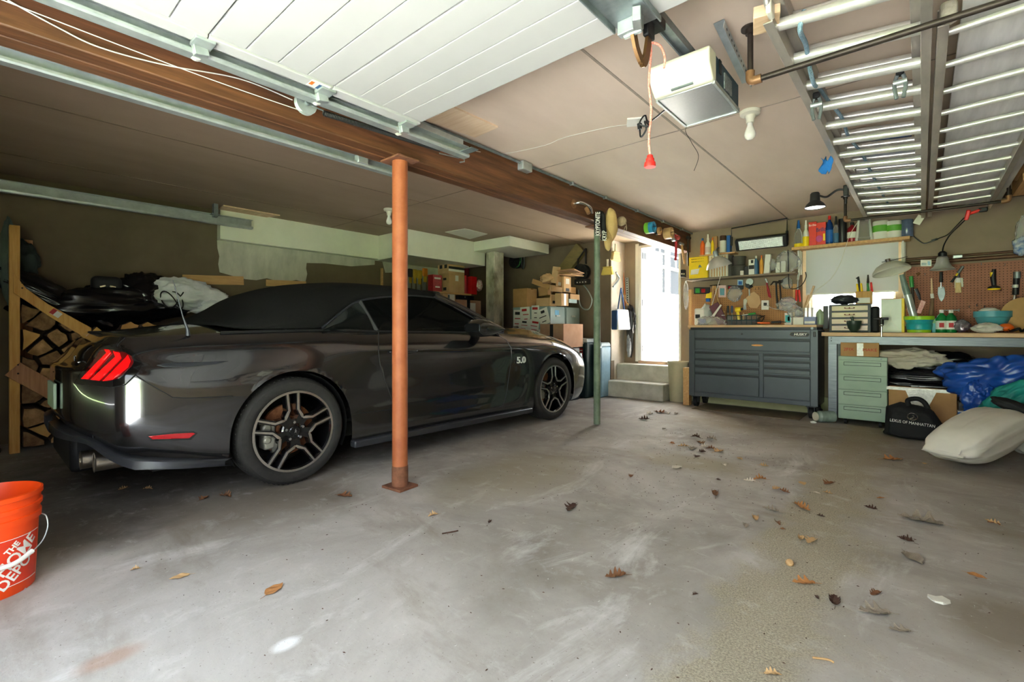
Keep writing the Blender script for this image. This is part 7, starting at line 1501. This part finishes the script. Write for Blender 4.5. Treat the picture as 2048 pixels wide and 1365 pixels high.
wround('straw_hat', 'big tan round disc standing on edge at the bench end', 'disc', 2050, 74, 640, 655, 6.3, [(0, -.2), (.96, -.1), (1, 0), (.96, .1), (0, .2)], M('tan_disc', 'bb9460', .8, var=.06), aY(2050, 632, 6.3).z, rot=(PI / 2, 0, .25), n=40)
# lamps, tools on the red brown pegboard
c = aY(1885, 540, 6.35); rL = 19 * mpp(1885, 6.35)
lr = thing('clamp_lamp', 'small silver bell clamp lamp hanging over the red brown pegboard', 'lamp', c); MB().lathe([(1.0 * rL, 0), (1.04 * rL, .004), (.72 * rL, .35 * rL), (.52 * rL, .8 * rL), (.46 * rL, 1.25 * rL), (.36 * rL, 1.4 * rL)], c, 32, cap=False).build('bell', m_spun, lr, solid=.0015); MB().lathe([(.36 * rL, 1.38 * rL), (.36 * rL, 1.75 * rL), (.2 * rL, 1.95 * rL), (0, 1.95 * rL)], c, 20, cap=False).build('socket', m_black, lr)
MB().tube(smooth_line([c + Vector((0, 0, 1.9 * rL)), aY(1888, 490, 6.3), aY(1900, 470, 6.15), aY(1918, 452, 6.0), aY(1930, 440, 5.92)], 8), .006, 6).build('cord', m_black, lr); MB().box(c + Vector((.11, .0, .12)), (.07, .02, .03)).build('wing_clamp', m_galv, lr, bevel=.004)
cl = thing('spring_clamp', 'red spring clamp gripping the end rung of the round rung ladder', 'clamp', aY(1935, 440, 5.9)); cp = aY(1935, 430, 5.92); MB().box(cp, (.03, .06, .09), (.3, .2, 0)).box(cp + Vector((.05, .0, .02)), (.10, .03, .025), (0, -.3, 0)).build('jaw', m_redp, cl, bevel=.008); MB().box(cp + Vector((.1, 0, .03)), (.06, .03, .04)).build('grip', m_black, cl, bevel=.008)
single('black_lead', MB().tube(smooth_line([aY(1928, 436, 5.95), aY(1910, 455, 6.2), aY(1895, 470, 6.4), aY(1880, 476, 6.5), aY(1868, 481, 6.55), aY(1850, 487, 6.56), aY(1838, 482, 6.56), aY(1824, 470, 6.55)], 8), .005, 6).box(aY(1869, 480, 6.55), (.05, .02, .02), (0, -.3, 0)), m_black, 'black lead draped from the ladder to the pine shelf end', 'cord')
t = stick('garden_trowel', 'steel trowel with a black handle on the red brown pegboard', 'trowel', [('handle', [(1882, 544), (1882, 565)], [.013, .016], m_black), ('neck', [(1882, 565), (1882, 577)], .008, m_chr)]); A = [aY(u, v, PY) for u, v in [(1876, 575), (1882, 572), (1889, 575), (1891, 588), (1888, 598), (1883, 604), (1878, 598), (1875, 588)]]; MB().loft(A, [p + Vector((0, .006, 0)) for p in A]).build('blade', m_galvd, t, bevel=.002)
plate('paint_brush', 'pale bristled paint brush hung on the red brown pegboard', 'brush', 0, 0, [('bristles', [(1911, 565), (1922, 565), (1924, 586), (1910, 586)], .02, m_straw), ('ferrule', [(1913, 556), (1921, 556), (1922, 566), (1911, 566)], .022, m_paper), ('handle', [(1915, 545), (1919, 545), (1920, 557), (1914, 557)], .016, m_black)]); plate('paint_brush', 'wide cream brush behind the pale bristled brush', 'brush', 0, 0, [('bristles', [(1909, 556), (1926, 556), (1927, 574), (1909, 577)], .014, m_crm)], PY + .012)
stick('filling_knife', 'black handled filling knife crossed over the brushes', 'knife', [('handle', [(1903, 565), (1912, 552)], [.012, .009], m_black), ('ferrule', [(1912, 552), (1916, 547)], .01, m_yel), ('blade', [(1916, 547), (1926, 533)], [.014, .012], m_galvd)])
t = stick('polisher', 'yellow and black polisher hung on the red brown pegboard', 'polisher', [('handle', [(1988, 539), (1986, 556), (1988, 572)], [.014, .022, .018], m_black), ('yellow_side', [(1984, 545), (1985, 558)], .016, m_yel)]); p = aY(1988, 577, PY - .02); MB().lathe([(.0, -.02), (.045, -.016), (.048, -.004), (.04, .012), (.015, .02)], p, 28).build('pad', m_yel, t); MB().lathe([(.047, -.002), (.045, .012), (.02, .026)], p, 28).build('pad_backing', m_black, t)
stick('torch', 'black torch with a grey head hung at the end of the red brown pegboard', 'torch', [('head', [(2034, 544), (2034, 557)], .026, m_galvd), ('body', [(2033, 557), (2031, 590)], .024, m_black), ('tail', [(2030, 590), (2029, 603)], [.012, .02], m_chr), ('badge', [(2031.5, 570), (2031.3, 576)], .0255, m_wht)])
plate('stub_card', 'white card stuck on the wall pipe beside the bell lamp', 'card', 0, 0, [('card', rect(1841, 520, 1863, 533), .006, m_paper), ('picture', rect(1843, 526, 1853, 531), .008, m_galvd), ('blue_picture', rect(1855, 523, 1861, 531), .008, M('pale_blue'))], BY - .06)
t = stick('hose_nozzle', 'small brass fitting hung on the red brown pegboard', 'fitting', [('body', [(1833, 550), (1840, 546)], [.02, .012], m_brass)])
for k, (u, v) in enumerate([(2009, 532), (1962, 531), (1938, 616), (1953, 613), (1968, 616), (2001, 582), (1850, 551), (1986, 583)]):
    p = aY(u, v, BY - .014); single('peg_hook', MB().tube([p, p + Vector((0, -.035, 0)), p + Vector((0, -.04, .022))], .0035, 6), m_chr, 'bare steel peg hook on the red brown pegboard', 'hook', 'bare peg hooks over the workbench')
plate('steel_rail', 'short steel rail of hooks behind the green bottles', 'rail', 0, 0, [('rail', rect(1884, 620, 1919, 622), .008, m_galvd), ('end', rect(1917, 618, 1919, 624), .01, m_galvd)])
blob('plastic_bag', 'clear and blue plastic bag hanging at the wall by the bench end', 'bag', aY(2046, 470, 6.5), (.05, .05, .17), m_film, 8, .2, 3, .1, n=36, m=26); blob('blue_rag', 'blue and white rag below the hanging clear bag', 'rag', aY(2044, 492, 6.48), (.06, .05, .09), M('blue_white', '2f5fa0', .7, col2='d9d9d2', scale=20), 3, .3, 3, .1, n=36, m=26)
single('gift_tag', MB().box(aY(1838, 440, 6.3), (.06, .004, .09), (0, .5, 0)), m_crm, 'cream paper tag tied on the ladder end over the shelf', 'tag')
# --- under the bench
mc0, mc1 = aY(1676, 800, 6.0), aY(1775, 800, 6.0); mzt = aY(1720, 714, 6.0).z; mzb = .06
mc = thing('drawer_cabinet', 'mint green steel cabinet with four drawers under the workbench', 'cabinet', ((mc0.x + mc1.x) / 2, 6.25, 0)); MB().mm((mc0.x, 6.012, mzb), (mc1.x, 6.5, mzt)).build('case', m_mint, mc, bevel=.005)
Hd = (mzt - mzb - .035) / 4
for k in range(4):
    z0 = mzb + k * Hd; dw = MB().mm((mc0.x + .003, 5.995, z0 + .004), (mc1.x - .003, 6.02, z0 + Hd - .003)).build('drawer', m_mint, mc, bevel=.003); x0, x1 = mc0.x + .05, mc1.x - .05; z1, z2 = z0 + Hd * .62, z0 + Hd * .83
    mb = MB(); [mb.mm(a_, b_) for a_, b_ in [((x0, 5.99, z1), (x1, 5.997, z1 + .004)), ((x0, 5.99, z2), (x1, 5.997, z2 + .004)), ((x0, 5.99, z1), (x0 + .004, 5.997, z2)), ((x1 - .004, 5.99, z1), (x1, 5.997, z2))]]; mb.build('recessed_pull', m_chestd, dw)
    MB().mm((x0 + .004, 5.993, z1 + .004), (x1 - .004, 5.996, z2)).build('pull_plate', m_mint, dw)
MB().cyl((mc1.x - .05, 5.99, mzt - .018), (mc1.x - .05, 6.0, mzt - .018), .009).build('lock', m_galvd, mc); [MB().cyl((x - .012, y, .028), (x + .012, y, .028), .028).build('caster', m_blackr, mc) for x in (mc0.x + .06, mc1.x - .06) for y in (6.06, 6.44)]
t, d = wbox('cardboard_box', 'printed cardboard box with silver tape on the mint cabinet', 'box', 1681, 1758, 686, 713, 6.03, .3, m_card, mzt + .001); tip(t, d, .12 - .1, .5, .17, .92, M('silver_tape', 'c9c7c0', .3, .4, col2='e6e4de', scale=40, bump=.4), 'silver_tape'); text('2FIX', .042, Matrix.Translation((-d[0] * .28, -d[1] / 2 - .002, d[2] * .5)), m_rprint, t, world=False, sx=1.1); text('MAKE', .042, Matrix.Translation((d[0] * .27, -d[1] / 2 - .002, d[2] * .48)), m_rprint, t, world=False, sx=1.1)
blob('canvas_sheet', 'crumpled off-white canvas dust sheet under the bench top', 'dust sheet', aY(1822, 717, 6.16), (.25, .15, .10), M('off_white_canvas', 'b9b09f', .9, col2='d2cabb', scale=5), 3, .4, 2.6, .09, 6, n=72, m=48)
for k, (u, v, rx_, rz_, lab) in enumerate([(1850, 752, .34, .075, 'folded black plastic sheeting just beneath the canvas dust sheet'), (1862, 770, .42, .06, 'folded black plastic sheeting, middle of the pile under the bench'), (1880, 728, .3, .13, 'bulging black plastic bundle behind the canvas dust sheet'), (1868, 787, .4, .05, 'folded black plastic sheeting lying on the large flat carton')]):
    blob('plastic_sheeting', lab, 'plastic sheet', aY(u, v, 6.22 if k != 2 else 6.38), (rx_, .2, rz_), m_bagb, 30 + k, .2, 2.2, .08, 6, n=72, m=40, shape=lambda p, d_: Vector((math.copysign(abs(p.x / rx_) ** .6 * rx_, p.x), math.copysign(abs(p.y / .2) ** .6 * .2, p.y), p.z)))
single('silver_tape_band', MB().box(aY(1830, 779, 5.99), (.06, .012, .07), (.2, 0, .05)), m_galv, 'silver tape band on the lower black sheeting', 'tape', bevel=.004)
t, d = wbox('cardboard_box', 'large flat cardboard carton with silver tape under the bench', 'box', 1778, 1915, 777, 860, 5.93, .14, m_card, .001, rz=-.06); MB().box((-.03, -d[1] / 2 - .001, d[2] * .96), (d[0] * .94, .003, d[2] * .07)).build('silver_tape', M('silver_tape'), t, world=False); MB().prism([(-.06, d[2] * .55), (.0, d[2] * .42), (.05, d[2] * .6), (.11, d[2] * .95), (-.12, d[2] * .95)], .003, Matrix.Translation((0, -d[1] / 2 - .001, 0))).build('tape_patch', M('silver_tape'), t, world=False)
# black tote bag with white lettering
ty = 5.60; tb_ = thing('tote_bag', 'black tote bag with a ring emblem and white lettering on the floor', 'bag', aY(1832, 878, ty)); P = [(1768, 868), (1772, 815), (1800, 806), (1858, 818), (1868, 826), (1897, 870), (1850, 882), (1800, 879)]
A = [aY(u, v, ty) for u, v in P]
for p in A: p.z = max(.004, p.z)
B = [p + Vector((0, .10 + .14 * max(0, 1 - p.z / .25), 0)) for p in A]
C0 = sum(A, Vector()) / len(A); F_ = [C0 + (p - C0) * .8 + Vector((0, -.05 - .05 * max(0, 1 - p.z / .3), -.01)) for p in A]
mb = MB().loft(A, B); mb.loft(F_, A); bmesh.ops.remove_doubles(mb.bm, verts=mb.bm.verts, dist=1e-4); mb.build('body', M('black_nonwoven', '131315', .8, bump=.35, bscale=25), tb_, bevel=.02, seg=3, ang=60)
MB().tube(smooth_line([aY(1818, 812, ty - .03), aY(1816, 801, ty - .03), aY(1834, 798, ty - .03), aY(1848, 805, ty - .03), aY(1856, 818, ty - .03)], 6), .022, 6).build('handle', M('black_nonwoven'), tb_, ang=180)
fy = ty - .075; MB().tube([aY(1825, 834, fy - .034) + Vector((.034 * math.cos(k * PI / 12), 0, .030 * math.sin(k * PI / 12))) for k in range(24)], .0035, 6, closed=True).tube(smooth_line([aY(1820, 838, fy - .036), aY(1827, 836, fy - .036), aY(1826, 831, fy - .036), aY(1832, 838, fy - .036)], 5), .0028, 6).build('ring_emblem', m_chr, tb_)
text('LEXUS OF MANHATTAN', .036, Matrix.Translation(aY(1824, 847, fy - .045)) @ Matrix.Rotation(.06, 4, 'Y'), m_paper, tb_, sx=.78)
# white sack, tarp and the rest at the bench end
sk = MB().sph((0, 0, 0), 1, 96, 64); off = Vector((4.2, 1.1, 7.7)); s0_ = aZ(1890, 903, .12); s1_k = aY(2022, 838, 5.25); ax = (s1_k - s0_); Lk = ax.length / 2 + .04; ex = ax.normalized(); ey = Vector((0, 0, 1)).cross(ex).normalized(); ez = ex.cross(ey); mid = (s0_ + s1_k) / 2
for v in sk.bm.verts:
    d = v.co.copy(); n_ = noise.noise(d * 1.3 + off) * .10 + noise.noise(d * 3.1 + off) * .035 - .03 * abs(noise.noise(Vector((d.x * 2, d.y * 7, d.z * 7)) + off))
    x = math.copysign(abs(d.x) ** .5, d.x); w_ = (1 - abs(x) ** 6) ** .5 if abs(x) < 1 else 0
    rr = math.hypot(d.y, d.z); cy_, cz_ = (d.y / rr, d.z / rr) if rr > 1e-6 else (0, 0)
    cy_, cz_ = math.copysign(abs(cy_) ** .75, cy_), math.copysign(abs(cz_) ** .9, cz_); fl_ = (1 - abs(x) ** 2.6) ** .6 if abs(x) < 1 else 0
    wr = 1 + .10 * math.sin(math.atan2(d.z, d.y) * 7 + 3 * x) * abs(x) ** 5
    p = mid + ex * (x * Lk * (1 + n_ * .25)) + ey * (cy_ * .185 * (max(w_, .62) if rr > .03 else rr * 20) * (1 + n_) * wr) + ez * (cz_ * .15 * max(fl_, .10) * (1 + n_ * 1.3) * wr * min(1, rr * 12))
    if p.z < .004: p.z = .004
    v.co = p
single('white_sack', sk, M('white_sack', 'd9d4c6', .85, col2='e6e2d6', scale=3, bump=.1, bscale=18), 'plump off-white sack slumped on the floor at the bench end', 'sack', ang=180)
tp_ = blob('blue_tarp', 'crumpled bright blue tarpaulin stuffed under the bench end', 'tarp', aY(1990, 760, 5.98), (.36, .20, .20), M('blue_tarp', '123f92', .3, col2='1c56b4', scale=4, spec=.6), 12, .5, 2.2, .07, 4.5, n=96, m=64)
blob('blue_tarp.001', 'blue tarpaulin corner hanging down with an eyelet', 'tarp', aY(1955, 800, 5.78), (.11, .08, .17), M('blue_tarp'), 17, .35, 2.6, .10, 7, n=64, m=44); p = aY(1988, 782, 5.72); 
blob('teal_sheet', 'teal plastic sheet spilling out beside the blue tarpaulin', 'sheet', aY(2022, 795, 5.62), (.17, .10, .12), M('teal_sheet', '1f8f86', .5), 5, .35, 2.4, .06, n=60, m=40, shape=lambda p, d_: p + Vector((0, 0, .55 * p.x)))
t, d = wbox('blue_carton', 'blue carton with a white edge between the flat carton and the sack', 'carton', 1916, 1950, 826, 858, 5.72, .12, m_blu, .001); MB().box((0, -.01, d[2]), (d[0], d[1] * .8, .012)).build('white_edge', m_paper, t, world=False)
wbox('black_case', 'black case on top of the blue carton behind the sack', 'case', 1917, 1952, 806, 825, 5.8, .14, m_black, None)
bt = blob('black_boot', 'black rubber boot lying on the sack neck', 'boot', aY(2030, 815, 5.18), (.13, .06, .05), m_blackr, 6, .2, 2.4, .05, n=48, m=32, shape=lambda p, d_: p + Vector((0, 0, -.35 * p.x)))
blob('grey_bag.002', 'grey white bag standing behind the sack at the frame edge', 'bag', aY(2046, 870, 5.2), (.10, .10, .14), M('grey_white_bag', 'a5a69a', .8), 8, .25, 2.6, .06, flat=.003, n=48, m=32)
for k in range(3): single('bamboo_stick', MB().tube([aZ(1962 + 9 * k, 922 - 2 * k, .008), aZ(2018 + 6 * k, 878, .1)], .006, 6), m_tan, 'thin tan stick poking out under the sack, ' + ['outermost', 'middle one', 'innermost'][k], 'stick', 'tan sticks under the sack')
# things between chest and bench on the floor
t = thing('glass_jar', 'dusty glass jar lying on its side between the chest and the bench leg', 'jar', aZ(1636, 842, 0)); p = aZ(1632, 845, 0) + Vector((0, .0, .062)); q = p + Vector((.14, .12, 0)); MB().tube([p, p + (q - p) * .1, p + (q - p) * .2, q], [.045, .045, .06, .06], 24).build('glass', M('dusty_glass', '8fa095', .25, var=.2), t); MB().tube([p - (q - p) * .06, p], .047, 24).build('lid', m_crm, t)
blob('black_rag', 'black rag bundled behind the tool chest caster', 'rag', aZ(1606, 836, 0) + Vector((.1, .12, .07)), (.07, .07, .08), m_blackr, 4, .3, 3, .1, flat=.003, n=36, m=26); blob('white_scrap', 'small white paper scrap on the floor by the glass jar', 'scrap', aZ(1627, 845, .012), (.028, .02, .014), m_paper, 3, .3, 3, .1, flat=.002, n=20, m=14)
# --- outside the frame-left, under the ladders: joist board in the corner, dark strip painting the ceiling-edge shadow
struct('trim_21', MB().mm((.62, 5.6, 2.2), (RX, 6.2, 2.34)), m_tan); struct('trim_22', MB().mm((.45, BY - .05, 2.27), (RX, BY - .001, 2.339)), M('wall_top_shade', '4f4336', .8))
# ================================================================ fallen leaves on the floor
LC = {'o': ('orange brown', '9c6236', 'b98a58'), 'b': ('brown', '6b4730', '8a6244'), 'd': ('dark brown', '3d2a22', '5a4236'), 't': ('tan', 'b08a5c', 'cfae80'), 'p': ('pale', 'c9bca8', 'e2dacb'), 'g': ('grey brown', '7d7264', '978c7c')}
ml = {k: M('leaf_' + v[0].replace(' ', '_'), v[1], .85, col2=v[2], scale=40, spec=.2) for k, v in LC.items()}
rv = random.Random(21)
def leafmesh(shape, key):
    """a lobed, curled leaf blade about 1 long, base at the origin"""
    n = 22; prof = []
    for i in range(n + 1):
        a_ = i / n; w_ = .30 * math.sin(PI * min(1, a_ * 1.02) ** .8) ** .8
        if shape < 3: w_ *= 1 + .55 * math.cos(a_ * PI * (7 if shape == 0 else 9)) * (.3 + .7 * math.sin(PI * a_))
        prof.append(max(.008, w_))
    P = []; curl = [.5, 1.3, -.9, .25][shape]; roll = [.9, 2.2, 1.4, .5][shape]
    for i, w_ in enumerate(prof):
        a_ = i / n; row = []
        for q in range(-4, 5):
            t = q / 4 * w_; ang = t * roll * 2.2
            yy = math.sin(ang) / (roll * 2.2) if roll else t; zz = (1 - math.cos(ang)) / (roll * 2.2) * 1.2
            row.append(Vector((a_ - .5, yy, zz + .10 * curl * ((a_ - .5) ** 2 * 3) + .02 * math.sin(a_ * 14 + q) + .05)))
        P.append(row)
    zmin = min(p.z for r in P for p in r)
    for r in P:
        for p in r: p.z -= zmin - .01
    return P
protos = {}
LEAVES = [(1300, 829, 16, 'p', 1), (1319, 826, 26, 'b', 0), (1336, 828, 18, 'p', 2), (1353, 829, 14, 'g', 1), (1288, 840, 22, 'd', 1), (1328, 859, 11, 'g', 2), (1345, 888, 11, 'o', 1), (1366, 893, 22, 't', 0), (1391, 876, 20, 'd', 2), (1401, 887, 24, 'b', 0), (1412, 895, 22, 'p', 1), (1422, 899, 20, 'b', 2), (1438, 904, 26, 't', 0), (1395, 914, 18, 'd', 0), (1424, 880, 22, 'g', 2), (1385, 899, 26, 'g', 0), (1405, 905, 16, 'd', 1), (1355, 936, 26, 'p', 3), (1479, 919, 15, 't', 1), (1448, 931, 11, 'p', 2), (1528, 933, 17, 't', 1), (1437, 961, 10, 'd', 1), (1499, 963, 22, 'p', 1), (1520, 960, 26, 'o', 2), (1553, 979, 22, 't', 1), (1570, 985, 22, 'b', 1), (1430, 989, 36, 'b', 1), (1605, 968, 22, 't', 3), (1657, 968, 27, 'b', 0), (1634, 987, 14, 'p', 3), (1656, 987, 17, 't', 0), (1541, 1021, 30, 'g', 1), (1605, 1017, 42, 'o', 1), (1511, 1039, 26, 't', 1), (1556, 1048, 20, 'b', 2), (1492, 1052, 22, 'g', 2), (1566, 1060, 11, 'b', 1), (1642, 1033, 15, 'd', 0), (1603, 1078, 24, 't', 1), (1621, 1083, 36, 't', 0), (1827, 1118, 52, 'g', 3), (1607, 1167, 44, 'o', 0), (1634, 1197, 14, 'd', 1), (1669, 1203, 44, 'd', 1), (1750, 1189, 30, 'b', 1), (1748, 1226, 58, 'g', 0), (1799, 1262, 40, 'g', 0), (1954, 1153, 30, 'o', 3), (1546, 1350, 34, 't', 2), (1811, 1082, 28, 'd', 1), (1231, 1155, 46, 'b', 1), (549, 1180, 46, 'o', 3), (1391, 1190, 14, 'd', 2), (359, 1155, 34, 't', 3), (270, 1140, 16, 't', 2), (1142, 1017, 44, 'd', 0), (690, 993, 34, 'b', 0), (866, 1032, 22, 't', 2), (980, 1045, 16, 'd', 1), (1262, 953, 16, 'b', 2), (1840, 1043, 70, 'g', 0), (1786, 920, 36, 'o', 0), (1849, 928, 12, 't', 3), (1940, 929, 34, 'b', 1), (452, 994, 26, 'b', 2), (408, 998, 24, 'b', 0), (296, 979, 20, 't', 2), (246, 979, 18, 't', 1), (1761, 997, 16, 'o', 3), (1741, 1018, 24, 'd', 1), (1985, 1046, 26, 't', 1)]
LM = [('orange steel post', (-2.485, 1.786)), ('green grey post', (-2.545, 4.28)), ('orange bucket', (-2.68, .05)), ('tool chest', (-1.5, 6.1)), ('black tote bag', (-.2, 5.55)), ('white sack', (.15, 5.05)), ('mint cabinet', (-.45, 6.0)), ('rear car wheel', (-3.03, 1.38)), ('yard door step', (-3.1, 6.2))]
info = []
for (u, v, s_, c_, sh) in LEAVES:
    p = aZ(u, v, 0); d = -SN * p.x + CS * p.y; L_ = s_ * d / FOC * 1.0; info.append((p, L_, c_, sh))
used_l = {}
for i, (p, L_, c_, sh) in enumerate(info):
    key = (sh, c_)
    near = sorted(LM, key=lambda m: (p.x - m[1][0]) ** 2 + (p.y - m[1][1]) ** 2)[0]
    rank = sum(1 for q in info if q[2] == c_ and q is not info[i] and sorted(LM, key=lambda m: (q[0].x - m[1][0]) ** 2 + (q[0].y - m[1][1]) ** 2)[0] == near and math.hypot(q[0].x - near[1][0], q[0].y - near[1][1]) < math.hypot(p.x - near[1][0], p.y - near[1][1]))
    od = ['closest', 'second closest', 'third closest', 'fourth closest', 'fifth closest', 'sixth closest', 'seventh closest', 'eighth closest', 'ninth closest', 'tenth closest', 'eleventh closest', 'twelfth closest', 'thirteenth closest', 'fourteenth closest', 'fifteenth closest'][min(rank, 14)]
    lab = '%s %s oak leaf, %s of its colour to the %s' % (['flat', 'curled', 'rolled', 'broad'][sh], LC[c_][0], od, near[0])
    rot = rv.uniform(0, 2 * PI)
    if key not in protos:
        t = thing('fallen_leaf', lab, 'leaf', (p.x, p.y, .001), rz=rot, group='fallen leaves on the garage floor')
        mb = MB(); mb.grid(leafmesh(sh, key)); mb.build('blade', ml[c_], t, world=False, ang=180, recalc=False)
        MB().tube([(-.5, 0, .03), (-.62, .01, .02), (-.78, .04, .012)], [.012, .009, .008], 5).build('stalk', ml[c_], t, world=False); protos[key] = t
    else: t = dup(protos[key], (p.x, p.y, .001), rot, lab)
    t.scale = (L_, L_ * rv.uniform(.8, 1.15), L_ * rv.uniform(.7, 1.1))
for k, (u, v) in enumerate([(1579, 1128)]): single('acorn', MB().lathe([(0, 0), (.012, .004), (.016, .014), (.013, .024), (.004, .03), (0, .031)], aZ(u, v, .001), 16, (.9, .3, 0)), ml['t'], 'small tan acorn on the floor before the broad grey brown leaf', 'acorn')
for k, (u0, v0, u1, v1, lab) in enumerate([(884, 1068, 916, 1062, 'dark twig on the floor beyond the orange post'), (1625, 1316, 1668, 1326, 'thin dark twig on the worn floor strip close to the camera'), (1975, 1044, 2000, 1050, 'tan twig on the floor out from the white sack')]):
    p, q = aZ(u0, v0, .004), aZ(u1, v1, .004); single('twig', MB().tube(smooth_line([p, (p + q) / 2 + Vector((.01, .008, .002)), q], 4), .003, 6), ml['dtb'[k]], lab, 'twig')
p = aZ(1878, 1202, .002); single('paper_scrap', MB().loft([p + Vector((.032 * math.cos(a_) * (1 + .2 * math.sin(a_ * 3)), .028 * math.sin(a_), 0)) for a_ in [k * PI / 5 for k in range(10)]], [p + Vector((.032 * math.cos(a_) * (1 + .2 * math.sin(a_ * 3)), .028 * math.sin(a_), .002 + .004 * (k % 3))) for k, a_ in enumerate([k * PI / 5 for k in range(10)])]), M('scrap_white', 'd9d6ca', .8), 'torn whitish scrap on the floor near the dark stain', 'scrap')
p = aZ(14, 1186, .0); single('plastic_scrap', MB().loft([p + Vector(q) for q in ((0, .02, .001), (.03, .0, .001), (.02, .05, .001))], [p + Vector(q) for q in ((-.005, .015, .05), (.012, .0, .03), (.006, .03, .045))]), M('scrap_grey', 'a09a98', .5), 'small crumpled grey scrap at the foot of the orange bucket', 'scrap')
# grit swept over the floor: nobody could count it
gm = MB(); rg_ = random.Random(8)
for k in range(900):
    x, y = rg_.uniform(-2.6, .9), rg_.uniform(.5, 5.6) ** 1.0
    if rg_.random() < .5: x, y = rg_.gauss(-1.35, .5), rg_.gauss(3.5, .8)
    if not (-2.9 < x < .95 and .4 < y < 5.4): continue
    s_ = rg_.uniform(.002, .007); a_ = rg_.uniform(0, PI); c_, d_ = math.cos(a_) * s_, math.sin(a_) * s_
    gm.add([(x + c_, y + d_, .0005), (x - d_ * .4, y + c_ * .4, .0005), (x - c_, y - d_, .0005), (x + d_ * .4, y - c_ * .4, .0005), (x, y, .003)], [(0, 1, 4), (1, 2, 4), (2, 3, 4), (3, 0, 4)])
o_ = gm.build('leaf_crumbs', ml['d'], None, keep=True, smooth=False); tag(o_, 'scattered dark crumbs of leaf and grit over the concrete floor', 'crumbs', kind='stuff')
